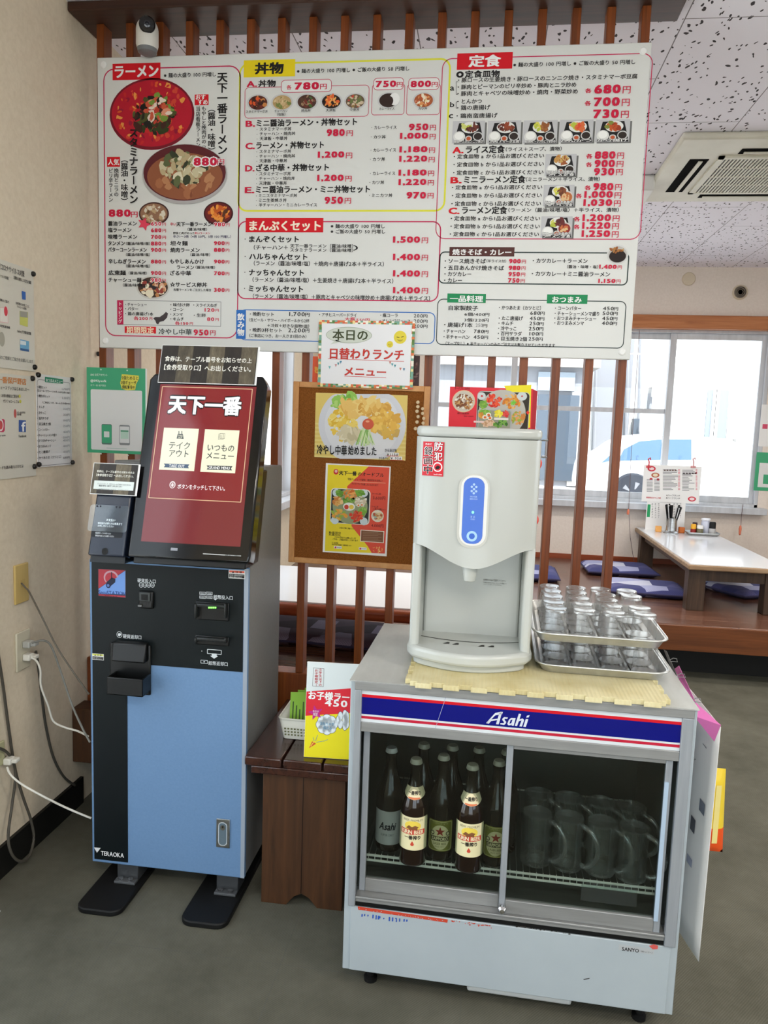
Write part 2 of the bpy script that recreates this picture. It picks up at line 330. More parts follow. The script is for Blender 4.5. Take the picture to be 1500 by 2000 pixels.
def heavy(ch, b):
    """strokes thickened by laying shifted copies of the letter over each other"""
    k = (ch, b)
    if k not in _H:
        g = glyph(ch)
        if ch.isdigit() and b > .025: b *= 1.35
        if b <= .004: sh = [(0, 0)]
        elif b < .021: sh = [(-b, -b * .5), (b, b * .5)]
        elif b < .07:
            b *= .72; sh = [(-b, -b * .7), (b, -b * .7), (-b, b * .7), (b, b * .7)]
        else: sh = [(b * math.cos(i * .785), b * math.sin(i * .785)) for i in range(8)] + [(b * .5 * math.cos(i * 1.571), b * .5 * math.sin(i * 1.571)) for i in range(4)]
        vs = []; fs = []
        for i, (dx, dy) in enumerate(sh):
            n = len(vs); vs += [(x + dx, y + dy, i * 2e-5) for x, y in g[0]]; fs += [tuple(j + n for j in f) for f in g[1]]
        _H[k] = (vs, fs, g[2], g[3])
    return _H[k]
class Sheet:
    """flat printed surface; positions are read off the photograph and land on the surface's own plane"""
    LV = 0.00025
    def __init__(s, Fm, base=0.0):
        s.F = Fm; s.Fi = Fm.inverted(); s.base = base; s.parts = {}; s.R3 = s.Fi.to_3x3()
    def mb(s, part):
        if part not in s.parts: s.parts[part] = MB(s.F)
        return s.parts[part]
    def uv(s, px, py):
        d = s.R3 @ (CAM_R @ Vector(((px - 750) / FPX, 1.0, -(py - 1000) / FPX))); o = s.Fi @ CAM_C
        t_ = (s.base - o.z) / d.z; p = o + d * t_; return p.x, p.y
    def z(s, lv): return s.base + lv * s.LV
    def sc(s, px, py): return (s.uv(px + 4, py)[0] - s.uv(px - 4, py)[0]) / 8
    def poly(s, pts, col, lv=1, part='printing'):
        q = [s.uv(*p) for p in pts]; z = s.z(lv); s.mb(part).add([(a, b, z) for a, b in q], [tuple(range(len(q)))], col)
    def lpoly(s, q, col, lv=1, part='printing'):
        z = s.z(lv); s.mb(part).add([(a, b, z) for a, b in q], [tuple(range(len(q)))], col)
    def rect(s, x0, y0, x1, y1, col, lv=1, part='printing'):
        a = s.uv(x0, y0); b = s.uv(x1, y1); s.lpoly([(a[0], b[1]), (b[0], b[1]), (b[0], a[1]), (a[0], a[1])], col, lv, part)
    def ring(s, x0, y0, x1, y1, r, wd, col, lv=1, part='border'):
        a = s.uv(x0, y0); b = s.uv(x1, y1); k = s.sc((x0 + x1) / 2, (y0 + y1) / 2); r *= k; wd *= k
        s.lring(a[0], b[1], b[0], a[1], r, wd, col, lv, part)
    def rrpts(s, u0, v0, u1, v1, r, n=5):
        out = []
        for cx, cy, a0 in ((u1 - r, v1 - r, 0), (u0 + r, v1 - r, 90), (u0 + r, v0 + r, 180), (u1 - r, v0 + r, 270)):
            for i in range(n + 1):
                a = math.radians(a0 + 90 * i / n); out.append((cx + r * math.cos(a), cy + r * math.sin(a)))
        return out
    def lring(s, u0, v0, u1, v1, r, wd, col, lv=1, part='border'):
        A = s.rrpts(u0, v0, u1, v1, r); B = s.rrpts(u0 + wd, v0 + wd, u1 - wd, v1 - wd, max(r - wd, 1e-4)); n = len(A); z = s.z(lv)
        s.mb(part).add([(a, b, z) for a, b in A + B], [(i, (i + 1) % n, n + (i + 1) % n, n + i) for i in range(n)], col)
    def rr(s, x0, y0, x1, y1, r, col, lv=1, part='printing'):
        a = s.uv(x0, y0); b = s.uv(x1, y1); k = s.sc((x0 + x1) / 2, (y0 + y1) / 2); s.lpoly(s.rrpts(a[0], b[1], b[0], a[1], r * k), col, lv, part)
    def ell(s, cx, cy, rx, ry, col, lv=2, part='printing', n=22, a0=0, a1=360, rot=0):
        u, v = s.uv(cx, cy); k = s.sc(cx, cy); c_, s_ = math.cos(rot), math.sin(rot); q = []
        for i in range(n if a1 - a0 >= 360 else n + 1):
            a = math.radians(a0 + (a1 - a0) * i / n); p = (rx * k * math.cos(a), ry * k * math.sin(a)); q.append((u + p[0] * c_ - p[1] * s_, v + p[0] * s_ + p[1] * c_))
        s.lpoly(q, col, lv, part)
    def line(s, x0, y0, x1, y1, wd, col, lv=2, part='printing'):
        a = Vector(s.uv(x0, y0)); b = Vector(s.uv(x1, y1)); d = (b - a).normalized(); n = Vector((-d.y, d.x)) * wd * s.sc(x0, y0) / 2
        s.lpoly([tuple(a - n), tuple(b - n), tuple(b + n), tuple(a + n)], col, lv, part)
    def text(s, st, x0, y0, x1, h, col, b=0.012, lv=4, part='lettering', shear=0.0, out=None, ob=0.05):
        """y0: middle of the line at its left end, x0..x1 its extent, h the height of a full-width character"""
        if out: s.text(st, x0, y0, x1, h, out, b + ob, lv - 1, part, shear)
        if st == '・': s.ell((x0 + x1) / 2, y0, h * .09, h * .09, col, lv, part, n=10); return
        vs, fs = layout(st, b)
        if not vs: return
        v0, _ = layout(st, 0); ax = min(v[0] for v in v0); bx = max(v[0] for v in v0)
        u0, v_ = s.uv(x0, y0); u1, _ = s.uv(x1, y0); hh = s.uv(x0, y0 - h / 2)[1] - s.uv(x0, y0 + h / 2)[1]
        if all(ord(c) < 0x2000 for c in st): ya = min(v[1] for v in v0); yb = max(v[1] for v in v0); cy = (ya + yb) / 2; k = hh / (yb - ya)
        else: cy = 0.38; k = hh / 0.92
        kx = (u1 - u0) / (bx - ax); z = s.z(lv)
        s.mb(part).add([(u0 + (a - ax) * kx + shear * (c - cy) * k, v_ + (c - cy) * k, z + e) for a, c, e in vs], fs, col)
    def vtext(s, st, x, y0, y1, wd, col, b=0.012, lv=4, part='lettering', out=None):
        n = len(st)
        for i, ch in enumerate(st):
            if ch == '\u3000': continue
            yy = y0 + (y1 - y0) * (i + 0.5) / n; hc = abs(y1 - y0) / n * 0.86
            if ch in 'ー（）/〜':
                g = heavy(ch, b); u, v = s.uv(x, yy); k = s.sc(x, yy); kw = wd * k / 0.92; kh = hc * k / 0.92
                s.mb(part).add([(u + (bb - 0.38) * kw, v - (a - 0.5) * kh, s.z(lv) + e) for a, bb, e in g[0]], g[1], col); continue
            if out:
                g = heavy(ch, b + 0.06); u, v = s.uv(x, yy); k = s.sc(x, yy); kw = wd * k / 0.92; kh = hc * k / 0.92
                s.mb(part).add([(u + (a - 0.5) * kw, v + (c - 0.38) * kh, s.z(lv - 1) + e) for a, c, e in g[0]], g[1], out)
            g = heavy(ch, b); u, v = s.uv(x, yy); k = s.sc(x, yy); kw = wd * k / 0.92; kh = hc * k / 0.92
            s.mb(part).add([(u + (a - 0.5) * kw, v + (c - 0.38) * kh, s.z(lv) + e) for a, c, e in g[0]], g[1], col)
    def blobs(s, cx, cy, rx, ry, cols, n, size, lv=4, part='printing', seed=0, inner=1.0):
        rd = random.Random(seed + int(cx * 7 + cy)); u, v = s.uv(cx, cy); k = s.sc(cx, cy)
        for i in range(n):
            a = rd.random() * 6.28; r = math.sqrt(rd.random()) * inner; x = u + rx * k * r * math.cos(a); y = v + ry * k * r * math.sin(a)
            sz = size * k * (0.5 + rd.random()); th = rd.random() * 3.14; e = 0.35 + 0.5 * rd.random(); q = []
            for j in range(7):
                t_ = 6.283 * j / 7; rr = sz * (0.7 + 0.5 * rd.random()); p = (rr * math.cos(t_), rr * e * math.sin(t_)); q.append((x + p[0] * math.cos(th) - p[1] * math.sin(th), y + p[0] * math.sin(th) + p[1] * math.cos(th)))
            s.lpoly(q, rd.choice(cols), lv + 0.02 * i, part)
    def build(s, parent, labels={}):
        out = {}
        for k, m in s.parts.items():
            o = m.build(k.split('|')[0], parent, smooth=0, fix=False)
            if k in labels: o['label'] = labels[k]
            out[k] = o
        return out
# ================================================================== THE SETTING
XL, XR, YB, YF, ZC, ZP = -1.49, 4.6, 6.95, -2.2, 2.89, 0.35
WZ0, WZ1, WX0, WX1 = .879, 2.375, -.51, 2.335
struct('floor', MB().box(XL - .1, XR, YF, YB + .1, -.1, 0, M['carpet']))
for lx, ly in ((.2, -.6), (2.6, 3.4), (.2, 4.7), (2.2, .4)): struct('fill_lamp_housing', MB().box(lx - .64, lx + .64, ly - .19, ly + .19, 2.806, ZC - .001, C(230, 230, 226)), bevel=.01)  # unseen boxes added as bodies for the fill lamps
struct('ceiling', MB().box(XL - .1, XR, YF, YB + .1, ZC, ZC + .1, M['ceiling']))
m = MB()     # left wall: a glazed door beside the camera, a window beyond the slat screen
def wall_with_holes(m, a0, a1, z0, z1, holes, put):
    cur = a0
    for h0, h1, hz0, hz1 in holes:
        put(cur, h0, z0, z1)
        if hz0 > z0: put(h0, h1, z0, hz0)
        if hz1 < z1: put(h0, h1, hz1, z1)
        cur = h1
    put(cur, a1, z0, z1)
wall_with_holes(m, YF, YB + .1, 0, ZC, [(.55, 1.95, .0, 2.5), (3.42, 5.85, .92, 2.36)], lambda a, b, c, d: m.box(XL - .12, XL, a, b, c, d, M['wall']))
struct('wall_left', m)
m = MB(); wall_with_holes(m, XL, XR, 0, ZC, [(WX0, WX1, WZ0, WZ1)], lambda a, b, c, d: m.box(a, b, YB, YB + .14, c, d, M['wall_back']))
struct('wall_back', m)
m = MB(); wall_with_holes(m, XL, XR, 0, ZC, [(-1.1, 1.3, .05, 2.45), (1.6, 4.2, .7, 2.45)], lambda a, b, c, d: m.box(a, b, YF - .12, YF, c, d, M['wall']))
struct('wall_front', m)
m = MB(); wall_with_holes(m, YF, YB + .1, 0, ZC, [(1.2, 3.8, .8, 2.3)], lambda a, b, c, d: m.box(XR, XR + .12, a, b, c, d, M['wall']))
struct('wall_right', m)
m = MB().box(XL, XL + .012, 1.98, 2.66, 0, .105, M['baseboard']); struct('baseboard_left', m)
# raised plank floor: two slabs, the left one reaching up to the slat screen, over a recessed dark kick board
m = MB(); m.box(XL, XR, 4.75, YB, .2, ZP, M['planks']); m.box(XL, .62, 2.70, 4.75, .2, ZP, M['planks'])
struct('raised_floor', m, bevel=.006)
m = MB(); m.box(.62, XR, 4.735, 4.749, .19, .345, M['platform_face']); m.box(.621, .635, 2.74, 4.735, .19, .345, M['platform_face']); struct('trim_1', m, bevel=.003)
m = MB(); m.box(XL, XR, 4.95, 5.0, 0, .2, M['baseboard']); m.box(.4, .45, 2.9, 4.95, 0, .2, M['baseboard']); m.box(XL, .4, 2.86, 2.9, 0, .2, M['baseboard']); struct('baseboard_platform', m)
m = MB().box(-.7, 3.2, YB - .1, YB - .001, WZ1 - .006, WZ1 + .105, M['head_wood']); struct('trim_2', m, bevel=.006)
m = MB().box(XL, XR, YB - .016, YB - .001, ZP, ZP + .045, M['red_wood']); struct('baseboard_back', m)
# windows
def window(name, box, put, bars):
    """box = a0,a1,z0,z1 ; put(mb,a0,a1,d0,d1,z0,z1,mat) ; bars = upright positions"""
    a0, a1, z0, z1 = box
    w_ = bpy.data.objects.new(name, None); COL.objects.link(w_); W[w_] = Vector((0, 0, 0)); w_['kind'] = 'structure'
    m = MB(); f = .03
    put(m, a0, a1, .0, .12, z0, z0 + f, M['alu']); put(m, a0, a1, .0, .12, z1 - f, z1, M['alu']); put(m, a0, a0 + f, .0, .12, z0, z1, M['alu']); put(m, a1 - f, a1, .0, .12, z0, z1, M['alu'])
    m.build('window_frame', w_, bevel=.003)
    m = MB(); put(m, a0 - .05, a1 + .05, -.11, .0, z0 - .05, z0 + .004, M['alu']); m.build('window_sill', w_, bevel=.004)
    for i in range(len(bars) - 1):
        b0, b1 = bars[i], bars[i + 1]; d = .035 + .03 * (i % 2); m = MB(); e = .026
        put(m, b0 - e, b0 + e, d, d + .025, z0 + f, z1 - f, M['alu']); put(m, b1 - e, b1 + e, d, d + .025, z0 + f, z1 - f, M['alu'])
        put(m, b0 + e, b1 - e, d, d + .025, z0 + f, z0 + f + .055, M['alu']); put(m, b0 + e, b1 - e, d, d + .025, z1 - f - .05, z1 - f, M['alu'])
        if name == 'window_1' and i < 2: put(m, b0 + e, b1 - e, d + .003, d + .022, 1.66, 1.70, M['alu'])
        s_ = m.build('sash', w_, bevel=.002)
        m = MB(); put(m, b0 + e, b1 - e, d + .01, d + .014, z0 + f + .05, z1 - f - .045, M['pane']); m.build('pane', s_)
    return w_
putb = lambda m, a0, a1, d0, d1, z0, z1, mat: m.box(a0, a1, YB + d0, YB + d1, z0, z1, mat)
putl = lambda m, a0, a1, d0, d1, z0, z1, mat: m.box(XL - d1, XL - d0, a0, a1, z0, z1, mat)
putf = lambda m, a0, a1, d0, d1, z0, z1, mat: m.box(a0, a1, YF - d1, YF - d0, z0, z1, mat)
putr = lambda m, a0, a1, d0, d1, z0, z1, mat: m.box(XR + d0, XR + d1, a0, a1, z0, z1, mat)
xm = at(1308, 800, 'y', YB).x; x1_ = at(1003, 760, 'y', YB).x
window('window_1', (WX0, WX1, WZ0, WZ1), putb, [WX0 + .04, x1_, xm, WX1 - .04])
window('window_2', (3.42, 5.85, .92, 2.36), putl, [3.46, 4.66, 5.81])
window('door_1', (.55, 1.95, .0, 2.5), putl, [.59, 1.25, 1.91])
window('window_4', (-1.1, 1.3, .05, 2.45), putf, [-1.06, .1, 1.26])
window('window_5', (1.6, 4.2, .7, 2.45), putf, [1.64, 2.9, 4.16])
window('window_6', (1.2, 3.8, .8, 2.3), putr, [1.24, 2.5, 3.76])
# ------------------------------------------------------------------ outdoors, seen through the glass
asphalt = noisy('pale_asphalt', (176, 176, 174), (200, 200, 198), (3, 3, 3), 0.95, 0.1)
struct('ground', MB().box(-18, 22, 7.6, 40, .1, .25, asphalt)); struct('ground_front', MB().box(-18, 22, -30, YF - .14, -.2, -.05, asphalt)); struct('ground_side', MB().box(XR + .14, 22, YF - .1, 7.6, -.2, .1, asphalt)); struct('ground_strip', MB().box(-18, XL - .14, -8, 7.6, -.1, .2, asphalt))
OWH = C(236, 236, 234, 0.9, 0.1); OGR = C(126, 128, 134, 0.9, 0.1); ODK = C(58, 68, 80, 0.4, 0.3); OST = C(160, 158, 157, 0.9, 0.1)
def px_box(m, x0, y0, x1, y1, Y, d, mat):
    a = at(x0, y0, 'y', Y); b = at(x1, y1, 'y', Y); m.box(a.x, b.x, Y, Y + d, min(a.z, b.z), max(a.z, b.z), mat)
t_ = thing('shop_building', 'grey fronted building with tall dark glass door seen through the slats', 'building', (1.5, 17.2, .25))
a = at(860, 712, 'y', 17); b = at(1152, 712, 'y', 17)
m = MB(); m.box(a.x, b.x, 17, 20, .25, a.z, OGR); m.build('wall', t_)
m = MB(); m.box(a.x - .2, b.x + .2, 16.8, 20.2, a.z, a.z + .35, OST); m.build('roof_edge', t_)
m = MB(); px_box(m, 1052, 770, 1122, 940, 16.93, .1, ODK); px_box(m, 1052, 726, 1122, 764, 16.93, .1, C(130, 140, 150, .4)); m.build('glass_door', t_)
m = MB(); px_box(m, 1118, 765, 1140, 950, 16.95, .08, OST); m.build('brick_pier', t_)
t_ = thing('white_building', 'tall white building with a small hooded air outlet behind the car', 'building', (4, 21, .25))
a = at(1152, 700, 'y', 20); b = at(1372, 700, 'y', 20); m = MB(); m.box(a.x, b.x, 20, 24, .25, 9, OWH); m.build('wall', t_)
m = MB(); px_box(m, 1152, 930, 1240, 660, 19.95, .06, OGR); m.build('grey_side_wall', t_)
m = MB(); px_box(m, 1272, 775, 1362, 758, 19.6, .4, OST); px_box(m, 1268, 800, 1288, 768, 19.7, .3, OGR); m.build('air_outlet', t_)
m = MB()
for q in (1166, 1228, 1252): m.tube([at(q, 640, 'y', 19.85), at(q - 6, 880, 'y', 19.85)], .04, OGR, 6)
m.build('downpipe', t_)
m = MB(); px_box(m, 1234, 858, 1249, 818, 19.75, .2, ODK); m.build('electric_meter', t_)
t_ = thing('corner_shop', 'white shop front with sliding glass doors right of the car', 'building', (7, 16, .25))
a = at(1368, 700, 'y', 15); b = at(1560, 700, 'y', 15); m = MB(); m.box(a.x, b.x, 15, 19, .25, at(1400, 705, 'y', 15).z, OWH); m.build('wall', t_)
m = MB(); px_box(m, 1373, 885, 1424, 762, 14.93, .08, C(120, 130, 142, .4)); m.build('sliding_door', t_)
m = MB()
for q in (1372, 1391, 1397, 1424): px_box(m, q, 885, q + 3, 760, 14.9, .05, OWH)
m.build('door_frame', t_)
m = MB(); px_box(m, 1434, 900, 1462, 858, 14.8, .2, OST); m.build('letter_box', t_)
t_ = thing('side_house', 'white house wall seen through the left side window', 'building', (-7, 9, .2))
m = MB(); m.box(-9, -6, 4.5, 22, .1, 6, OWH); m.build('wall', t_)
m = MB()
for y in (9, 12.5, 16): m.box(-6.02, -5.97, y, y + 1.4, 1.4, 2.6, OGR)
m.build('window', t_)
# white minivan
CY = 12.3
car = thing('car', 'white minivan parked outside behind the window', 'car', (at(1300, 900, 'y', CY).x, CY + .85, .25))
white_car = C(206, 209, 212, 0.2, 0.5)
def cp(px, py): p = at(px, py, 'y', CY); return (p.x, p.z)
x0c = cp(1139, 930)[0]
prof = [(x0c, .55), cp(1140, 935), cp(1146, 904), cp(1168, 894), cp(1191, 882), cp(1214, 866), cp(1242, 854), cp(1285, 850), cp(1352, 851), cp(1430, 858), cp(1462, 880), (x0c + 4.4, 1.05), (x0c + 4.4, .55), (x0c + 4.2, .45), (x0c + .2, .45)]
m = MB(); m.prism(prof, CY, CY + 1.7, white_car, 'y'); m.build('body', car, bevel=.08, seg=3)
glz = C(62, 92, 120, 0.1, 0.5)
m = MB(); m.prism([cp(1207, 900), cp(1218, 878), cp(1248, 862), cp(1292, 858), cp(1292, 898)], CY - .012, CY + .02, glz); m.prism([cp(1297, 898), cp(1297, 858), cp(1350, 858), cp(1350, 898)], CY - .012, CY + .02, glz)
m.prism([cp(1174, 904), cp(1190, 890), cp(1200, 898)], CY - .012, CY + .02, glz); m.build('side_window', car)
m = MB(); m.prism([cp(1418, 892), cp(1418, 886), cp(1432, 886), cp(1432, 892)], CY - .06, CY, white_car); m.build('door_handle', car, bevel=.01)
for k in (.75, 3.5):
    wc = Vector((x0c + k, CY - .02, .55)); Rx = Matrix.Rotation(math.pi / 2, 4, 'X')
    m = MB(); m.lathe([(.2, -.1), (.29, -.1), (.31, -.06), (.31, .06), (.29, .1), (.2, .1)], wc, C(34, 38, 48, .8), 28, Rx); tyre = m.build('wheel', car)
    m = MB(); m.lathe([(.05, .09), (.2, .07), (.2, -.07), (.05, -.05)], wc, C(225, 226, 230, .4), 28, Rx)
    for j in range(5):
        a = j * 1.2566; m.add([wc + Vector((math.cos(a + q) * r, -.102, math.sin(a + q) * r)) for q, r in ((-.12, .07), (.12, .07), (.2, .18), (-.2, .18))], [(0, 1, 2, 3)], C(110, 112, 118))
    m.build('hub_cap', tyre)
# ================================================================== RAISED SEATING AREA
def cushion(px0, py0, px1, py1, mat, label, ang=0.0, sx=.5, sy=.46):
    c = at((px0 + px1) / 2, (py0 + py1) / 2, 'z', ZP + .03); t_ = thing('floor_cushion', label, 'cushion', (c.x, c.y, ZP), 'floor cushions of the seating area')
    h = .031; m = MB(); T = Matrix.Translation((c.x, c.y, ZP + h)) @ Matrix.Rotation(ang, 4, 'Z'); m.T = T
    for sgn in (1, -1):
        def f(a, b, sgn=sgn):
            X, Y_ = 2 * a - 1, 2 * b - 1; e = (1 - abs(X) ** 6) * (1 - abs(Y_) ** 6); return (X * sx / 2, Y_ * sy / 2, sgn * h * (0.35 * (e > 0) + .65 * e ** .5) if e > 1e-9 else 0)
        m.grid(f, 14, 14, mat)
    m.build('cover', t_, smooth=60)
    m = MB(T); m.tube([(x * (sx / 2 - .004), y * (sy / 2 - .004), 0) for x, y in ((-1, -1), (0, -1), (1, -1), (1, 0), (1, 1), (0, 1), (-1, 1), (-1, 0))], .007, C(60, 56, 84, .9), 6, True); m.build('piping', t_)
    return t_
cushion(545, 1212, 640, 1250, M['cushion_plum'], 'plum floor cushion under the white table, left of the pair seen between slats', .05)
cushion(660, 1222, 760, 1262, M['cushion_plum'], 'plum floor cushion with pointed corner under the white table, right of the pair', -.12)
cushion(1125, 1094, 1290, 1127, M['cushion'], 'blue patchwork floor cushion against the back wall, farther of two beside right table', .04, .56, .46)
cushion(1175, 1127, 1340, 1169, M['cushion'], 'blue patchwork floor cushion in front of the farther one, left of right table', -.05, .56, .46)
cushion(1405, 1119, 1500, 1178, M['cushion'], 'floor cushion with pale edge lying beyond the right table legs', .5, .5, .5)
cushion(985, 1095, 1066, 1140, M['cushion'], 'pale blue floor cushion showing just right of the water dispenser', .0, .5, .5)
# left low table
t_ = thing('low_table', 'long white-topped low table with thick red-brown edge behind the slats', 'table', (-.66, 3.8, ZP))
m = MB().box(-1.27, -.08, 3.385, 4.22, .664, .671, M['white_laminate']); m.build('tabletop', t_)
m = MB().box(-1.3, -.05, 3.355, 4.25, .605, .664, M['red_wood']); m.build('table_edge', t_, bevel=.022, seg=4)
for x in (-1.2, -.22):
    for y in (3.6, 4.1): MB().box(x, x + .07, y, y + .07, ZP, .606, M['table_leg']).build('leg', t_, bevel=.004)
# right low table
t_ = thing('low_table', 'white-topped low table with worn wooden edge near the bright window', 'table', (1.63, 5.9, ZP))
TX0, TX1, TY0, TY1 = 1.325, 1.95, 5.085, 6.92
m = MB().box(TX0 + .012, TX1 - .012, TY0 + .012, TY1, .662, .668, M['white_laminate']); m.build('tabletop', t_)
m = MB().box(TX0, TX1, TY0, TY1, .628, .662, M['edge_wood']); m.build('table_edge', t_, bevel=.008)
m = MB()
m.box(TX0 + .1, TX1 - .1, TY0 + .07, TY0 + .1, .55, .628, M['table_leg']); m.box(TX0 + .05, TX0 + .08, TY0 + .1, TY1 - .1, .575, .628, M['table_leg']); m.box(TX1 - .08, TX1 - .05, TY0 + .1, TY1 - .1, .575, .628, M['table_leg']); m.build('apron', t_)
for x in (TX0 + .02, TX1 - .13):
    for y in (TY0 + .06, TY1 - .2): MB().box(x, x + .11, y, y + .1, ZP, .628, M['table_leg']).build('leg', t_, bevel=.004)
# things standing on it
ZT = .668
c = at(1311, 1030, 'y', 6.62); c.z = ZT
t_ = thing('chopstick_holder', 'round steel chopstick holder on flanged foot, right table', 'holder', c)
m = MB(); m.lathe([(0, 0), (.062, 0), (.062, .006), (.05, .014), (.043, .02), (.043, .125), (.046, .128), (.040, .128), (.040, .02), (0, .02)], c, M['steel'], 28); m.build('cup', t_)
rd = random.Random(3)
for k in range(22):
    a = rd.random() * 6.28; r0 = .010 + .018 * rd.random(); r1 = .03 + .06 * rd.random(); wht = k in (4, 9, 13); h = .21 + .03 * rd.random()
    m = MB(); m.tube([c + Vector((r0 * math.cos(a), r0 * math.sin(a) * .6, .024)), c + Vector((r1 * math.cos(a), r1 * .6 * math.sin(a), h))], [.004, .0075], C(236, 236, 236) if wht else M['black'], 6)
    o = m.build('paper_straw' if wht else 'chopstick'); tag(o, 'white wrapped stick among the black chopsticks' if wht else 'black chopstick standing in the steel holder', 'chopstick', 'sticks in the steel holder white' if wht else 'black chopsticks in the steel holder')
for q, colr, lb in (((1286, 1030), (232, 168, 92), 'pale orange block at the left foot of the menu card'), ((1331, 1034), (206, 112, 48), 'dark orange block at the right foot of the menu card')):
    p = at(q[0], q[1], 'y', 6.66); m = MB().box(p.x - .024, p.x + .024, p.y - .02, p.y + .02, ZT, ZT + .05, C(colr, .3)); tag(m.build('card_stand_block', bevel=.006), lb, 'card stand', 'orange card stand blocks')
def mini_menu(S, x0, y0, x1, y1):
    red = C(206, 50, 70)
    W_, H_ = x1 - x0, y1 - y0; P = lambda a, b: (x0 + a * W_, y0 + b * H_)
    S.ell(*P(.13, .1), 8, 5.5, red); S.ell(*P(.13, .1), 5, 3, C(240, 220, 220), 3); S.ell(*P(.2, .27), 8, 5, C(176, 96, 70)); S.ell(*P(.2, .27), 5, 3, C(232, 220, 190), 3); S.ell(*P(.12, .37), 3, 2, red); S.ell(*P(.25, .38), 3, 2, red)
    rd = random.Random(5)
    for k in range(15):
        yy = .12 + k * .038
        S.line(*P(.34, yy), *P(.5 + .14 * rd.random(), yy), 1.1, C(110, 110, 116)); S.line(*P(.7, yy + .02), *P(.8 + .14 * rd.random(), yy + .02), 1.1, C(110, 110, 116))
        if k > 5: S.line(*P(.04, yy + .04), *P(.15, yy + .04), 1.1, C(120, 120, 126)); S.line(*P(.18, yy + .03), *P(.28, yy + .03), 1.1, C(120, 120, 126))
        S.line(*P(.62, yy), *P(.66, yy), 1.1, C(214, 90, 110)); S.line(*P(.95, yy), *P(.98, yy), 1.1, C(214, 90, 110))
    for k in range(5): S.rect(*P(.36 + .05 * k, .13), *P(.39 + .05 * k, .165), C(120, 90, 70)); S.rect(*P(.71 + .055 * k, .2), *P(.75 + .055 * k, .245), C(70, 62, 60))
    S.text('期間限定冷やし中華', *P(.03, .86), P(.3, .86)[0], 3.2, red, .02); S.text('Aハーフランチ', *P(.4, .8), P(.66, .8)[0], 3.6, C(30, 30, 32), .02); S.text('Bハーフランチ', *P(.4, .87), P(.66, .87)[0], 3.6, C(30, 30, 32), .02)
    S.ell(*P(.88, .9), 8, 5, red); S.ell(*P(.88, .9), 5, 3, C(240, 220, 220), 3)
Y6 = 6.76
S = Sheet(Fr((0, Y6, 0), (1, 0, .0), (0, 0, 1)))
t_ = thing('menu_card', 'large printed menu card with red bowls standing on the right table', 'menu', at(1312, 985, 'y', Y6))
a = at(1258, 907, 'y', Y6); b = at(1365, 984, 'y', Y6); m = MB(); m.box(a.x, b.x, Y6 + .0005, Y6 + .003, b.z, a.z, M['paper']); m.build('card', t_)
mini_menu(S, 1259, 908, 1364, 982); S.build(t_)
a2 = at(1264, 976, 'y', Y6 + .01); m = MB(); m.box(a2.x, at(1340, 980, 'y', Y6).x, Y6 + .006, Y6 + .009, ZT, a2.z, M['paper']); t2 = thing('menu_card', 'smaller card of vertical writing behind the chopstick holder', 'menu', (a2.x + .15, Y6 + .008, ZT)); m.build('card', t2)
S = Sheet(Fr((0, Y6 + .006, 0), (1, 0, 0), (0, 0, 1))); S.rect(1265, 985, 1269, 1010, C(40, 160, 100))
for k in range(6): S.vtext('おつまみメニュー'[:6 + k % 3], 1274 + 6.2 * k + (24 if k > 2 else 0), 982, 1012, 3.2, C(60, 60, 70), .01)
S.build(t2)
for q, cc, lb in ((1267, (214, 70, 80), 'red hook clip on the left corner of the menu card'), (1354, (214, 150, 150), 'pink hook clip on the right corner of the menu card')):
    p = at(q, 909, 'y', Y6); m = MB(); m.tube([p + Vector((.0, -.006, -.02)), p + Vector((0, -.008, .03)), p + Vector((-.008, -.006, .055)), p + Vector((.006, -.004, .065)), p + Vector((.012, 0, .05))], .006, C(cc), 7); m.box(p.x - .02, p.x + .02, Y6 - .008, Y6 + .008, p.z - .02, p.z - .004, C(cc)); tag(m.build('hook_clip'), lb, 'clip', 'hook clips on the menu card')
# condiments
ct = at(1372, 1034, 'y', 6.60); ct.z = ZT
t_ = thing('condiment_tray', 'small steel tray of condiments on the right table', 'tray', ct)
m = MB(); q = Sheet(Matrix.Identity(4)).rrpts
o_ = q(ct.x - .13, ct.y - .07, ct.x + .13, ct.y + .07, .02); i_ = q(ct.x - .115, ct.y - .055, ct.x + .115, ct.y + .055, .015); n = len(o_)
m.add([(x, y, ZT + .024) for x, y in o_] + [(x, y, ZT + .002) for x, y in i_], [(k, (k + 1) % n, n + (k + 1) % n, n + k) for k in range(n)] + [tuple(range(n, 2 * n))], M['steel']); m.build('dish', t_, solid=.0015)
zc = ZT + .0035
def bottle(name, dx, dy, r, h, body, capc, label, capr=.8, caph=.03):
    p = Vector((ct.x + dx, ct.y + dy, zc)); t_ = thing(name, label, 'condiment', p)
    m = MB(); m.lathe([(0, 0), (r * .95, 0), (r, .004), (r, h * .8), (r * .75, h), (0, h)], p, body, 18); m.build('jar', t_)
    m = MB(); m.lathe([(r * capr, h - .004), (r * capr, h + caph * .8), (r * capr * .8, h + caph), (0, h + caph)], p, capc, 18); m.build('lid', t_)
bottle('sauce_bottle', -.075, -.01, .022, .05, C(150, 40, 36, .3), C(240, 176, 50), 'red sauce bottle with square yellow lid on the condiment tray', .95, .035)
bottle('spice_jar', -.025, -.02, .026, .055, C(120, 116, 90, .2), C(240, 240, 238), 'squat spice jar with white lid on the condiment tray', 1.0, .022)
bottle('soy_bottle', -.055, .03, .022, .075, C(40, 26, 30, .2), C(60, 40, 50), 'dark bottle behind the yellow lidded one', .9, .02)
bottle('seasoning_tin', .03, .03, .036, .12, C(206, 210, 226, .4), C(236, 238, 244), 'tall white and blue seasoning tin on the condiment tray', 1.0, .012)
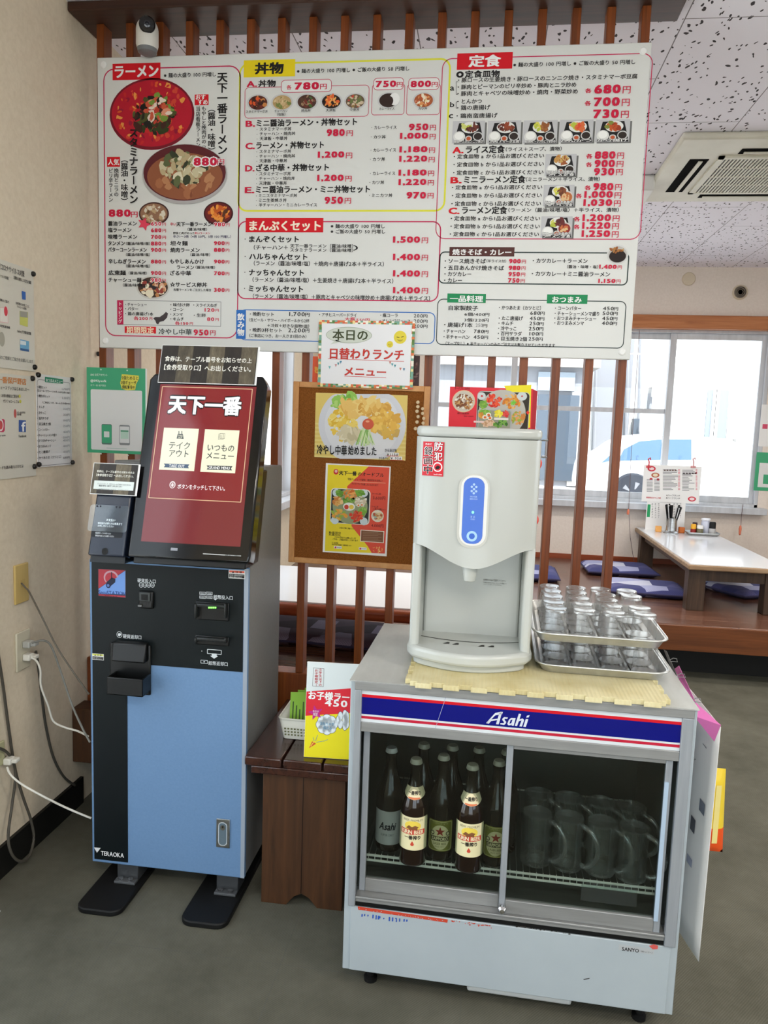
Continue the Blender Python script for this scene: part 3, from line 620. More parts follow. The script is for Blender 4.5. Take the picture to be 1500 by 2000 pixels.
bottle('spoon_jar', .075, -.01, .028, .06, C(190, 190, 190, .15), C(24, 24, 26), 'clear jar with black spoon lid on the condiment tray', .9, .05)
# blind cords
for pts, lb, bead in (([(1249, 645), (1240, 780), (1232, 900), (1228, 995), (1231, 1050), (1238, 1096)], 'thin blind cord with a pink bead hanging left of the right table', (1227, 998)), ([(1451, 985), (1448, 1010), (1446, 1045)], 'blind cord with orange tassel below the window corner', (1446, 1030))):
    o0 = [at(x, y, 'y', YB - .118) for x, y in pts]; t_ = thing('blind_cord', lb, 'cord', o0[-1], 'blind cords')
    MB().tube(o0, .0022, C(110, 90, 90), 6).build('cord', t_)
    bp = at(*bead, 'y', YB - .118); m = MB(); m.lathe([(0, .02), (.008, .012), (.012, -.012), (.009, -.03 if bead[0] < 1300 else -.06), (0, -.032 if bead[0] < 1300 else -.07)], bp, C(226, 130, 100), 10); m.build('tassel', t_)
# round wall fittings
for (x, y), r, lb, nm, rings in (((1445, 571), .062, 'round ringed air vent high on the back wall', 'wall_vent', 4), ((1345, 545), .055, 'round blank cover plate high on the back wall', 'cover_plate', 1)):
    p = at(x, y, 'y', YB); t_ = thing(nm, lb, 'vent' if rings > 1 else 'cover', p); Rx = Matrix.Rotation(math.pi / 2, 4, 'X')
    MB().lathe([(r, 0), (r, .008), (r * .9, .014), (0, .014)], p, C(214, 200, 176), 30, Rx).build('rim', t_)
    for k in range(rings - 1):
        rr = r * (.82 - .22 * k); MB().lathe([(rr, .0145), (rr, .0185), (rr * .86, .0185), (rr * .86, .0145)], p, C(150, 138, 124), 28, Rx).build('ring', t_)
# ceiling cassette air conditioner
ZA = 2.855; p0 = at(1322, 272, 'z', ZA); p1 = at(1258, 395, 'z', ZA); AX0 = (p0.x + p1.x) / 2; AY0, AY1 = p0.y, p1.y; AS = AY1 - AY0; AX1 = AX0 + AS
t_ = thing('air_conditioner', 'cream ceiling cassette air conditioner with dark outlet slots', 'air conditioner', (AX0 + AS / 2, AY0 + AS / 2, ZA))
acm = noisy('aged_ac_plastic', (206, 202, 184), (220, 217, 202), (5, 5, 5), .5)
def louver(x0, x1, y0, y1):
    m = MB(); m.box(x0, x1, y0, y1, ZA - .002, ZA + .004, C(7, 7, 7, .95, .05)); m.build('outlet_slot', t_)
    m = MB(); sx, sy = (x1 - x0), (y1 - y0)
    if sx > sy: m.box(x0 + .02, x1 - .02, y0 + sy * .5, y0 + sy * .72, ZA - .008, ZA - .003, acm)
    else: m.box(x0 + sx * .5, x0 + sx * .72, y0 + .02, y1 - .02, ZA - .008, ZA - .003, acm)
    m.build('louver', t_)
MB().box(AX0, AX1, AY0, AY1, ZA, ZC, acm).build('panel', t_, bevel=.012)
k = AS
louver(AX0 + .1 * k, AX0 + .19 * k, AY0 + .27 * k, AY0 + .8 * k); louver(AX0 + .3 * k, AX1 - .3 * k, AY0 + .13 * k, AY0 + .2 * k); louver(AX0 + .3 * k, AX1 - .3 * k, AY1 - .16 * k, AY1 - .09 * k); louver(AX1 - .19 * k, AX1 - .1 * k, AY0 + .27 * k, AY0 + .8 * k)
m = MB(); m.box(AX0 + .24 * k, AX1 - .24 * k, AY0 + .24 * k, AY1 - .2 * k, ZA - .004, ZA + .002, C(44, 42, 40)); m.build('intake', t_)
m = MB(); x = AX0 + .25 * k
while x < AX1 - .25 * k: m.box(x, x + .008, AY0 + .25 * k, AY1 - .21 * k, ZA - .009, ZA - .004, acm); x += .0175
for y in range(1, 4): yy = AY0 + .25 * k + y * .135 * k; m.box(AX0 + .24 * k, AX1 - .24 * k, yy, yy + .004, ZA - .0095, ZA - .004, acm)
m.box(AX0 + .225 * k, AX0 + .25 * k, AY0 + .225 * k, AY1 - .185 * k, ZA - .01, ZA, acm); m.box(AX1 - .25 * k, AX1 - .225 * k, AY0 + .225 * k, AY1 - .185 * k, ZA - .01, ZA, acm); m.box(AX0 + .225 * k, AX1 - .225 * k, AY0 + .225 * k, AY0 + .25 * k, ZA - .01, ZA, acm); m.box(AX0 + .225 * k, AX1 - .225 * k, AY1 - .21 * k, AY1 - .185 * k, ZA - .01, ZA, acm)
m.build('grille', t_)
# posters at the right end of the back wall
p = at(1478, 883, 'y', YB); q = at(1478, 958, 'y', YB); t_ = thing('poster', 'green edged poster on the back wall right of the window', 'poster', (p.x + .1, YB - .004, q.z))
MB().box(p.x, p.x + .22, YB - .004, YB - .001, q.z, p.z, C(70, 168, 120)).build('sheet', t_); MB().box(p.x + .03, p.x + .19, YB - .006, YB - .004, q.z + .03, p.z - .09, C(228, 228, 226)).build('white_field', t_); MB().box(p.x + .07, p.x + .15, YB - .007, YB - .006, q.z + .06, q.z + .14, C(70, 168, 120)).build('picture', t_)
p = at(1488, 790, 'y', YB); q = at(1488, 872, 'y', YB); t_ = thing('poster', 'white notice with a pink app mark above the green edged poster', 'poster', (p.x + .1, YB - .004, q.z))
MB().box(p.x, p.x + .22, YB - .004, YB - .001, q.z, p.z, M['paper']).build('sheet', t_); MB().box(p.x + .02, p.x + .06, YB - .006, YB - .004, q.z + .15, q.z + .19, C(214, 80, 110)).build('printing', t_)
# ================================================================== SLAT SCREEN AND MENU BOARD
YS = 2.72
t_ = thing('slat_screen', 'dark red-brown slatted wooden partition with ceiling beam behind the menu board', 'partition', (-.48, 2.75, ZP), None)
MB().box(XL + .002, .56, 2.63, 2.83, 2.858, ZC - .001, M['beam']).build('top_beam', t_, bevel=.004)
MB().box(XL + .002, .50, 2.712, 2.79, ZP, .563, M['slat']).build('bottom_rail', t_, bevel=.004)
for k in range(18):
    x = -1.431 + .1094 * k
    MB().box(x, x + .0275, YS, YS + .06, .563, 2.858, M['slat']).build('slat', t_, bevel=.002)
# ---- printed menu board
BK = C(26, 24, 26, .5); RD = C(206, 20, 62, .5); RB = C(214, 14, 32, .5); PK = C(196, 34, 84, .5); WH = C(242, 242, 240, .5); YL = C(238, 214, 20, .5); YG = C(226, 224, 60, .5); BR = C(84, 44, 40, .5); GN = C(24, 138, 84, .5); BL = C(44, 110, 190, .5); DG = C(44, 60, 58, .5); GY = C(150, 150, 152, .5)
YM = 2.700
bd = thing('menu_board', 'large white printed wall menu board fixed across the slats', 'menu board', (-.48, YM + .01, 1.737))
MB().box(-1.419, .462, YM, YM + .019, 1.737, 2.737, noisy('board_white', (218, 219, 215), (224, 225, 221), (2, 2, 2), .32, .4)).build('panel', bd, bevel=.003)
for x, z in ((.435, 2.71), (.435, 1.762), (-1.395, 2.712), (-1.395, 1.762)): m = MB(); m.lathe([(.012, 0), (.012, .003), (.008, .006), (0, .006)], (x, YM, z), WH, 14, Matrix.Rotation(math.pi / 2, 4, 'X')); m.build('screw_cover', bd)
S = Sheet(Fr((0, YM, 0), (1, 0, 0), (0, 0, 1)))
_cnt = [0]
def uniq(p):
    if p in ('heading_panel', 'section_border'): _cnt[0] += 1; return '%s|%d' % (p, _cnt[0])
    return p
class Zm:
    """reads positions in an enlarged crop of the photograph"""
    def __init__(s, S, ox, oy, k): s.S, s.ox, s.oy, s.k = S, ox, oy, k
    def p(s, x, y): return s.ox + x / s.k, s.oy + y / s.k
    def t(s, st, x0, y, x1, h, col=None, b=.022, **kw): a = s.p(x0, y); s.S.text(st, a[0], a[1], s.p(x1, y)[0], h / s.k, col or BK, b, **kw)
    def v(s, st, x, y0, y1, w_, col=None, b=.022, **kw): a = s.p(x, y0); s.S.vtext(st, a[0], a[1], s.p(x, y1)[1], w_ / s.k, col or BK, b, **kw)
    def r(s, x0, y0, x1, y1, col, lv=2, part='heading_panel'): s.S.rect(*s.p(x0, y0), *s.p(x1, y1), col, lv, uniq(part))
    def ring(s, x0, y0, x1, y1, r, w_, col, lv=1, part='section_border'): s.S.ring(*s.p(x0, y0), *s.p(x1, y1), r / s.k, w_ / s.k, col, lv, uniq(part))
    def rr(s, x0, y0, x1, y1, r, col, lv=2, part='heading_panel'): s.S.rr(*s.p(x0, y0), *s.p(x1, y1), r / s.k, col, lv, part)
    def e(s, cx, cy, rx, ry, col, lv=2, part='dish_picture', **kw): s.S.ell(*s.p(cx, cy), rx / s.k, ry / s.k, col, lv, part, **kw)
    def bl(s, cx, cy, rx, ry, cols, n, size, lv=5, part='dish_picture', **kw): s.S.blobs(*s.p(cx, cy), rx / s.k, ry / s.k, [C(c, .5) if isinstance(c, tuple) else c for c in cols], n, size / s.k, lv, part, **kw)
    def pl(s, pts, col, lv=2, part='dish_picture'): s.S.poly([s.p(*q) for q in pts], col, lv, part)
    def ln(s, x0, y0, x1, y1, w_, col, lv=2, part='section_border'): s.S.line(*s.p(x0, y0), *s.p(x1, y1), w_ / s.k, col, lv, part)
z = Zm(S, 180, 90, 3.3333)
# -- left column: noodles
z.ring(72, 148, 948, 1905, 70, 7, PK); z.r(133, 116, 445, 216, RB); z.t('ラーメン', 150, 168, 430, 84, WH, .05)
z.t("※麺の大盛り 100 円増し", 468, 192, 806, 30)
z.v('天下一番ラーメン', 848, 170, 710, 64, b=.04)
z.r(668, 316, 758, 384, RB); z.t('おす', 676, 334, 738, 34, WH, .03); z.t('すめ', 690, 366, 752, 34, WH, .03)
z.v('（醤油・味噌）', 778, 385, 705, 48, b=.025); z.v('もやしと挽肉がのっ', 728, 392, 668, 30); z.v('当店看板ラーメン', 690, 392, 660, 28)
def bowl(z, cx, cy, rx, ry, rim, soup, cols, n=60, sz=18, fill=.62, part='dish_picture'):
    z.e(cx, cy, rx, ry, C(rim), 2, part, n=36); z.e(cx, cy - ry * .02, rx * .9, ry * .86, C(soup), 3, part, n=32); z.bl(cx, cy, rx * fill, ry * fill, cols, n, sz, 5, part)
p1 = 'dish_picture|1'
z.e(388, 444, 276, 212, C(122, 16, 36), 2, p1, n=40); z.e(388, 440, 262, 196, C(186, 20, 44), 3, p1, n=40); z.bl(388, 440, 240, 180, [(212, 70, 50), (232, 150, 70), (200, 40, 40), (150, 14, 50), (222, 90, 40)], 110, 15, 4, p1); z.bl(395, 450, 130, 105, [(30, 34, 20), (50, 60, 26), (24, 22, 20), (80, 84, 40), (66, 30, 24)], 70, 28, 7, p1); z.bl(430, 410, 80, 80, [(206, 90, 60), (226, 150, 120), (190, 60, 44), (120, 150, 60), (236, 216, 200)], 46, 20, 9, p1)
p2 = 'dish_picture|2'
z.e(602, 836, 276, 180, C(176, 172, 170), 10.6, p2, n=40); z.e(602, 826, 268, 168, C(92, 30, 36), 11, p2, n=40); z.e(604, 850, 246, 140, C(148, 88, 58), 11.4, p2, n=36); z.bl(604, 860, 200, 108, [(168, 106, 70), (132, 74, 48), (186, 130, 90)], 40, 26, 12, p2); z.bl(600, 800, 140, 100, [(206, 196, 160), (226, 218, 190), (176, 168, 128), (96, 104, 66), (58, 64, 44), (190, 170, 130)], 95, 26, 13.5, p2)
z.v('スタミナラーメン', 273, 536, 1030, 56, b=.04, lv=16); z.v('（醤油・味噌）', 211, 714, 1034, 46, b=.025)
z.r(97, 722, 182, 786, RB); z.t('人気', 104, 756, 176, 40, WH, .03); z.v('挽肉とニラの', 158, 796, 980, 30); z.v('ピリ辛ラーメン', 122, 796, 1016, 28)
z.t('880', 668, 756, 812, 48, RD, .05, out=WH, lv=18, ob=.07); z.t('円', 818, 756, 862, 40, RD, .02, out=WH, lv=18, ob=.07); z.t('880', 112, 1088, 248, 44, RD, .05); z.t('円', 254, 1096, 296, 40, RD, .02)
bowl(z, 402, 1092, 98, 70, (70, 40, 36), (150, 110, 84), [(190, 160, 120), (210, 190, 160), (120, 90, 60), (220, 210, 190)], 40, 14, .7, 'dish_picture|3'); bowl(z, 822, 1090, 96, 72, (64, 16, 22), (110, 26, 24), [(226, 120, 40), (236, 150, 60), (200, 90, 30), (90, 50, 24)], 44, 16, .66, 'dish_picture|4')
z.pl([(302, 1132), (330, 1136), (352, 1118), (354, 1150), (384, 1160), (358, 1174), (352, 1204), (334, 1180), (304, 1182), (318, 1158)], C(226, 66, 92), 9)
def price(z, x0, y, x1, st, h=24, b=.03, c=RD, lv=10, **kw): z.t(st, x0, y, x1 - h * 1.3, h, c, b, lv=lv, **kw); z.t('円', x1 - h * .95, y + 2, x1, h * .95, c, .01, lv=lv, **kw)
rows = [('醤油ラーメン', 106, 1156, 292, '650'), ('塩ラーメン', 106, 1198, 256, '680'), ('味噌ラーメン', 106, 1242, 294, '700'), ('タンメン', 106, 1284, 214, '880'), ('バターコーンラーメン', 106, 1326, 356, '900'), ('辛しねぎラーメン', 108, 1402, 350, '880'), ('広東麺', 108, 1476, 220, '900'), ('チャーシュー麺', 108, 1522, 322, '980')]
bowl(z, 396, 1572, 108, 72, (206, 204, 198), (70, 50, 40), [(190, 130, 80), (226, 180, 150), (236, 226, 200), (40, 36, 40), (150, 60, 50)], 44, 22, .72, 'dish_picture|5')
for st, x0, y, x1, pr in rows: z.t(st, x0, y, x1, 30, b=.035, lv=9); price(z, 386, y + 2, 482, pr, 24, .04, RD, 9, out=WH if pr in ('650', '980') else None)
for x0, y, x1 in ((222, 1358, 378), (222, 1432, 378), (202, 1556, 358)): z.t('（醤油/味噌/塩）', x0, y, x1, 20, lv=9)
z.t('（醤油/味噌/塩）', 222, 1286, 378, 20, lv=9); z.t('（醤油/味噌）', 240, 1478, 358, 20, lv=9)
z.t('辛い', 510, 1160, 548, 22, RD, .02, lv=9); z.t('天下一番ラーメン', 550, 1160, 780, 28, b=.035, lv=9); price(z, 796, 1162, 896, '980', 24, .04, RD, 9, out=WH)
z.t('（醤油/味噌）', 622, 1193, 748, 20); z.t('野菜と肉がのった', 528, 1218, 668, 16); z.t('辛いラーメン', 668, 1218, 768, 16, RD); z.t('辛さ1〜3倍（4倍 50円、5倍 100 円増し）', 528, 1240, 904, 18, C(60, 50, 90))
for st, x0, y, x1, pr, py in (('坦々麺', 510, 1284, 622, '900', 1284), ('焼肉ラーメン', 510, 1328, 700, '880', 1328), ('もやしあんかけ', 508, 1402, 728, '900', 1404), ('ざる中華', 508, 1478, 644, '700', 1480), ('☆サービス卵丼', 508, 1552, 748, '300', 1588)): z.t(st, x0, y, x1, 30, b=.035); price(z, 796, py, 894, pr, 24, .04)
z.t('（醤油/味噌）', 640, 1358, 768, 20); z.t('ラーメン', 552, 1440, 664, 28, b=.03); z.t('（醤油/味噌）', 674, 1440, 800, 20); z.t('各種ラーメンをご注文した場合', 530, 1586, 776, 18)
z.ring(163, 1654, 838, 1826, 2, 2.5, C(90, 90, 94)); z.r(163, 1654, 204, 1812, PK); z.v('トッピング', 183, 1664, 1806, 24, WH, .02)
for st, x0, y, x1 in (('・チャーシュー', 216, 1682, 356), ('・バター', 216, 1710, 300), ('・鶏の唐揚げ1本', 216, 1742, 398), ('・味付け卵', 510, 1684, 634), ('・コーン', 510, 1714, 594), ('・メンマ', 510, 1746, 590), ('・キムチ', 510, 1776, 598), ('・スライスねぎ', 660, 1686, 814), ('・生卵', 662, 1752, 738)): z.t(st, x0, y, x1, 23)
z.t('各200', 272, 1772, 362, 24, RD, .03); z.t('円', 374, 1774, 392, 20, RD); z.t('各150', 540, 1804, 626, 22, RD, .03); z.t('円', 636, 1806, 656, 20, RD); z.t('120', 734, 1718, 796, 22, RD, .03); z.t('円', 804, 1720, 824, 20, RD); z.t('80', 750, 1778, 794, 22, RD, .03); z.t('円', 804, 1780, 824, 20, RD)
z.pl([(398, 1772), (412, 1764), (440, 1764), (466, 1746), (480, 1730), (494, 1740), (488, 1768), (466, 1790), (440, 1796), (430, 1812), (418, 1806), (412, 1788)], C(70, 62, 64))
z.r(212, 1824, 416, 1872, RB); z.t('期間限定', 226, 1848, 402, 40, C(250, 232, 200), .03); z.t('冷やし中華', 434, 1858, 648, 38, C(70, 78, 76), .03); price(z, 664, 1864, 804, '950', 36, .04)
# -- middle top: rice bowls
z = Zm(S, 450, 90, 3.4884)
z.ring(60, 118, 1462, 1128, 66, 12, YG); z.r(92, 98, 440, 206, YL); z.t('丼物', 170, 154, 360, 76, BK, .05)
z.t('※麺の大盛り 100 円増し ※ご飯の大盛り 50 円増し', 454, 172, 1218, 30)
z.t('A.', 114, 260, 180, 38, RD, .05); z.t('丼物', 192, 256, 308, 46, b=.04)
rg = C(196, 60, 90); z.ring(98, 282, 942, 480, 28, 4, rg); z.rr(346, 232, 690, 312, 26, C(232, 233, 230), 1.6); z.ring(346, 232, 690, 312, 26, 4, rg, 2); z.t('各', 384, 282, 416, 30, RD, .03); z.t('780', 442, 274, 600, 46, RD, .05); z.t('円', 612, 276, 656, 38, RD)
for x0, x1, st in ((966, 1184, '750'), (1204, 1426, '800')):
    z.ring(x0, 262, x1, 468, 20, 4, rg); z.rr(x0 + 10, 218, x1 - 4, 298, 26, C(232, 233, 230), 1.6); z.ring(x0 + 10, 218, x1 - 4, 298, 26, 4, rg, 2); z.t(st, x0 + 28, 260, x0 + 160, 40, RD, .05); z.t('円', x0 + 168, 262, x0 + 208, 34, RD)
bw = [(188, 386, [(226, 90, 40), (60, 30, 24), (200, 130, 70), (120, 50, 40)], (90, 40, 30)), (352, 384, [(206, 176, 130), (220, 196, 150), (180, 150, 100), (120, 130, 70)], (190, 160, 110)), (522, 380, [(90, 60, 40), (70, 110, 50), (120, 50, 40), (160, 130, 100)], (80, 50, 40)), (688, 378, [(236, 130, 50), (226, 100, 50), (240, 170, 90)], (40, 24, 20)), (850, 376, [(150, 120, 70), (200, 70, 60), (110, 120, 70), (210, 190, 160)], (110, 90, 70)), (1078, 370, [(246, 246, 244)], (50, 32, 28)), (1316, 370, [(226, 150, 90), (240, 226, 200), (190, 90, 50), (236, 220, 170)], (170, 90, 50))]
for i, (cx, cy, cols, soup) in enumerate(bw):
    pn = 'dish_picture|b%d' % i; z.e(cx, cy, 76, 54, C(206, 206, 206), 2, pn); z.e(cx, cy, 64, 45, C(soup), 3, pn)
    if i == 5: z.e(cx + 40, cy - 8, 36, 40, C(240, 240, 238), 4, pn); z.e(cx + 2, cy + 4, 30, 32, C(50, 32, 28), 5, pn)
    else: z.bl(cx, cy, 50, 34, cols, 34, 13, 5, pn)
for st, x0, y, x1 in (('スタミナマーボ丼', 108, 450, 256), ('チャーハン', 302, 446, 390), ('（塩飯）', 320, 468, 376), ('焼肉丼', 484, 442, 548), ('天津飯', 652, 440, 718), ('中華丼', 816, 436, 880), ('カレーライス', 1016, 430, 1118), ('カツ丼', 1282, 428, 1342)): z.t(st, x0, y, x1, 19, lv=14, out=C(232, 233, 230), ob=.05)
for L, y, st, x1, items, pr, px0, px1, py in (('B.', 530, 'ミニ醤油ラーメン・丼物セット', 862, ('スタミナマーボ丼', 'チャーハン・焼肉丼', '天津飯・中華丼'), '980', 660, 834, 592), ('C.', 682, 'ラーメン・丼物セット', 636, ('スタミナマーボ丼', 'チャーハン・焼肉丼', '天津飯・中華丼'), '1,200', 600, 830, 744), ('D.', 834, 'ざる中華・丼物セット', 670, ('スタミナマーボ丼', 'チャーハン・焼肉丼', '天津飯・中華丼'), '1,200', 596, 826, 902), ('E.', 982, 'ミニ醤油ラーメン・ミニ丼物セット', 950, ('ミニスタミナマーボ丼', 'ミニ生姜焼き丼', '半チャーハン・ミニカレーライス'), '950', 646, 822, 1052)):
    xs = 180 - (y - 530) * .012; z.t(L, xs - 73, y, xs - 14, 40, RD, .05); z.t(st, xs, y - 4, x1, 48, b=.045)
    for j, it in enumerate(items): z.t('・', xs - 8, y + 40 + 32 * j, xs + 12, 24); z.t(it, xs + 20, y + 37 + 32 * j, xs + 20 + 27 * len(it) - (10 if len(it) > 9 else 0), 25, b=.018)
    price(z, px0, py, px1, pr, 44, .05)
for st, x0, y, x1, pr, p0, p1, py in (('カレーライス', 980, 556, 1132, '950', 1220, 1400, 554), ('カツ丼', 976, 620, 1058, '1,000', 1160, 1398, 616), ('カレーライス', 974, 710, 1128, '1,180', 1156, 1394, 708), ('カツ丼', 970, 772, 1054, '1,220', 1154, 1392, 772), ('カレーライス', 970, 868, 1122, '1,180', 1150, 1388, 866), ('カツ丼', 966, 930, 1048, '1,220', 1150, 1386, 930), ('ミニカツ丼', 964, 1018, 1104, '970', 1204, 1384, 1018)): z.t('・', x0 - 26, y, x0 - 6, 24); z.t(st, x0, y, x1, 26, b=.018); price(z, p0, py, p1, pr, 42, .05)
# -- middle: set meals and drinks
z = Zm(S, 450, 400, 3.4884)
z.ring(52, 110, 1416, 662, 56, 8, PK); z.r(105, 90, 632, 188, RB); z.t('まんぷくセット', 132, 142, 614, 68, C(250, 236, 214), .05)
z.t('※麺の大盛り 100 円増し', 684, 146, 1052, 28); z.t('※ご飯の大盛り 50 円増し', 684, 182, 1054, 28)
for st, x0, y, x1, pr, py in (('まんぞくセット', 130, 234, 466, '1,500', 240), ('ハルちゃんセット', 130, 352, 524, '1,400', 358), ('ナッちゃんセット', 128, 460, 500, '1,400', 470), ('ミッちゃんセット', 126, 570, 494, '1,400', 584)): z.t('・', x0 - 44, y, x0 - 14, 36, b=.04); z.t(st, x0, y, x1, 44, b=.045); price(z, 1112, py, 1346, pr, 44, .05)
z.t('（チャーハン＋', 160, 290, 392, 32); z.t('天下一番ラーメン（醤油/味噌）', 408, 280, 836, 26); z.t('スタミナラーメン（醤油/味噌）', 408, 308, 836, 26); z.t('）', 838, 294, 868, 34)
z.t('（ラーメン（醤油/味噌/塩）＋焼肉＋唐揚げ2本＋半ライス）', 160, 398, 1046, 32); z.t('（ラーメン（醤油/味噌/塩）＋生姜焼き＋唐揚げ2本＋半ライス）', 152, 510, 1110, 32); z.t('（ラーメン（醤油/味噌/塩）＋豚肉とキャベツの味噌炒め＋唐揚げ2本＋半ライス）', 154, 622, 1360, 32)
z.ring(64, 712, 1390, 950, 40, 6, BL); z.r(41, 716, 104, 914, BL); z.v('飲み物', 72, 738, 894, 46, WH, .04)
for st, x0, y, x1, h in (('・晩酌セット', 134, 744, 296, 28), ('（生ビール・サワー・ハイボールから2杯', 130, 784, 538, 24), ('＋冷奴＋好きな皿物1皿）', 252, 822, 536, 24), ('・晩酌3杯セット', 132, 852, 352, 28), ('（ご来店につき、お一人さま1回のみ）', 130, 890, 518, 24), ('・アサヒスーパードライ', 606, 748, 860, 26), ('・瓶コーラ', 1022, 752, 1140, 26), ('・オレンジジュース', 1018, 790, 1226, 26)): z.t(st, x0, y, x1, h, b=.02)
z.t('1,700', 402, 746, 506, 30, b=.02); z.t('円', 510, 748, 540, 28); z.t('2,200', 394, 856, 508, 30, b=.02); z.t('円', 512, 856, 538, 28); z.t('大瓶', 780, 778, 850, 24, RD); z.t('550円', 860, 784, 948, 24, RD)
for y in (756, 792, 826): z.t('200', 1250, y, 1310, 24, b=.01); z.t('円', 1314, y + 2, 1342, 24)
# -- right: set menus
z = Zm(S, 850, 80, 3.4091)
z.ring(48, 116, 1366, 1324, 66, 6, PK); z.r(148, 84, 512, 184, RB); z.t('定食', 226, 136, 434, 76, WH, .05); z.t('※麺の大盛り 100 円増し ※ご飯の大盛り 50 円増し', 520, 160, 1330, 30)
z.t('◎定食皿物', 142, 224, 428, 46, b=.04)
for st, x0, y, x1 in (('・豚ロースの生姜焼き・豚ロースのニンニク焼き・スタミナマーボ豆腐', 152, 262, 1344), ('・豚肉とピーマンのピリ辛炒め・豚肉とニラ炒め', 150, 308, 938), ('・豚肉とキャベツの味噌炒め・焼肉・野菜炒め', 148, 352, 948), ('・とんかつ', 148, 404, 310), ('・鶏の唐揚げ', 146, 446, 366), ('・鶏南蛮唐揚げ', 142, 500, 414)): z.t(st, x0, y, x1, 32)
for st, y in (('a', 318), ('b', 424), ('c', 502)): z.t(st, 100 if st < 'c' else 92, y, 126 if st < 'c' else 118, 26 if st != 'b' else 34)
for a, b in ((272, 356), (406, 448)): z.ln(140, a, 140, b, 3, BK, 3); z.ln(140, a, 152, a, 3, BK, 3); z.ln(138, b, 150, b, 3, BK, 3)
for pr, p0, p1, py in (('680', 1064, 1300, 324), ('700', 1060, 1294, 408), ('730', 1056, 1288, 488)):
    if pr != '730': z.t('各', p0 - 64, py + 8, p0 - 24, 30, RD, .04)
    price(z, p0, py, p1, pr, 54, .05)
def tray_photo(z, x0, y0, x1, y1, cols, bowl2=None, cap=None, i=0):
    pn = 'dish_picture|t%d' % i; w_, h_ = x1 - x0, y1 - y0; P = lambda a, b: (x0 + a * w_, y0 + b * h_)
    z.S.rect(*z.p(x0 + 12, y0 + 12), *z.p(x1 + 12, y1 + 8), C(110, 110, 108), 1.5, pn); z.S.rect(*z.p(x0, y0), *z.p(x1, y1), C(196, 196, 198), 2, pn)
    z.pl([P(.2, .1), P(.86, .06), P(.99, .99), P(.02, .99)], C(28, 26, 28), 3, pn)
    z.e(*P(.55, .3), w_ * .28, h_ * .25, C(232, 232, 228), 4, pn); z.bl(*P(.45, .28), w_ * .13, h_ * .13, cols[:2], 12, 16, 5, pn); z.bl(*P(.62, .3), w_ * .14, h_ * .14, cols[2:], 18, 16, 5.5, pn)
    z.e(*P(.2, .72), w_ * .19, h_ * .24, C(226, 226, 222), 4, pn); z.e(*P(.2, .68), w_ * .14, h_ * .16, C(246, 246, 242), 5, pn)
    z.e(*P(.5, .8), w_ * .11, h_ * .13, C(210, 206, 200), 4, pn); z.e(*P(.5, .8), w_ * .07, h_ * .08, C(196, 90, 50), 5, pn)
    if bowl2: z.e(*P(.76, .58), w_ * .24, h_ * .3, C(214, 206, 200), 4.5, pn); z.e(*P(.76, .58), w_ * .2, h_ * .24, C(bowl2), 5, pn); z.bl(*P(.76, .58), w_ * .12, h_ * .14, [(226, 190, 140), (210, 120, 70)], 12, 14, 6, pn)
    else: z.e(*P(.8, .7), w_ * .16, h_ * .2, C(206, 206, 204), 4, pn); z.e(*P(.8, .7), w_ * .13, h_ * .15, C(50, 40, 36), 5, pn)
    if cap:
        for j, cc in enumerate(cap): z.t(cc, x0 + 6, y1 - 8 - 18 * (len(cap) - 1 - j), x1 - 8, 20, C(246, 246, 244), .02, lv=9, out=C(20, 20, 20), ob=.05)
GRN = (186, 196, 70)
tp = [(118, 534, 326, 680, [GRN, (210, 214, 120), (120, 60, 44), (90, 44, 40)], None, ['豚ロースのニンニク焼き']), (352, 532, 566, 680, [(110, 50, 34), (90, 36, 26), (150, 70, 44), (120, 60, 40)], None, ['スタミナマーボ豆腐']), (590, 530, 808, 680, [(222, 214, 90), GRN, (170, 110, 60), (150, 90, 50)], None, ['豚肉とピーマンのピリ辛炒め']), (832, 526, 1046, 674, [GRN, (230, 160, 80), (226, 80, 50), (220, 110, 60)], None, ['とんかつ']), (1072, 524, 1290, 672, [(130, 140, 60), (200, 90, 40), (190, 80, 36), (160, 60, 30)], None, ['から揚げ']), (736, 754, 934, 900, [(200, 150, 80), (180, 110, 60), (206, 170, 100), (160, 90, 50)], None, ['豚肉と玉葱の味噌炒め', 'ライス定食']), (724, 958, 920, 1102, [GRN, (222, 214, 90), (140, 80, 50), (110, 60, 40)], (190, 110, 60), ['豚ロースの生姜焼き', 'ミニラーメン定食']), (708, 1168, 908, 1310, [GRN, (214, 214, 110), (110, 44, 44), (90, 40, 40)], (150, 50, 44), ['豚ロースの生姜焼き', 'ラーメン定食'])]
for i, a in enumerate(tp): tray_photo(z, *a, i=i)
for L, y, st, x1, nt, n0, n1 in (('A.', 726, 'ライス定食', 462, '（ライス＋スープ、漬物）', 470, 842), ('B.', 926, 'ミニラーメン定食', 600, '（ミニラーメン＋半ライス、漬物）', 604, 1096), ('C.', 1130, 'ラーメン定食', 478, '（ラーメン（醤油/味噌/塩）＋半ライス、漬物）', 488, 1222)):
    x0 = 206 - (y - 726) * .065; z.t(L, x0 - 88, y + 2, x0 - 20, 40, RB, .05); z.t(st, x0, y - 2, x1, 48, b=.045); z.t(nt, n0, y - 4, n1, 28)
for y, k, x0, x1 in ((770, 'a', 124, 724), (824, 'b', 122, 722), (878, 'c', 120, 720), (976, 'a', 112, 712), (1030, 'b', 112, 708), (1084, 'c', 108, 704), (1182, 'a', 104, 698), (1234, 'b', 102, 696), (1286, 'c', 98, 690)): z.t('・定食皿物 %s から1品お選びください' % k, x0, y, x1, 30, b=.025)
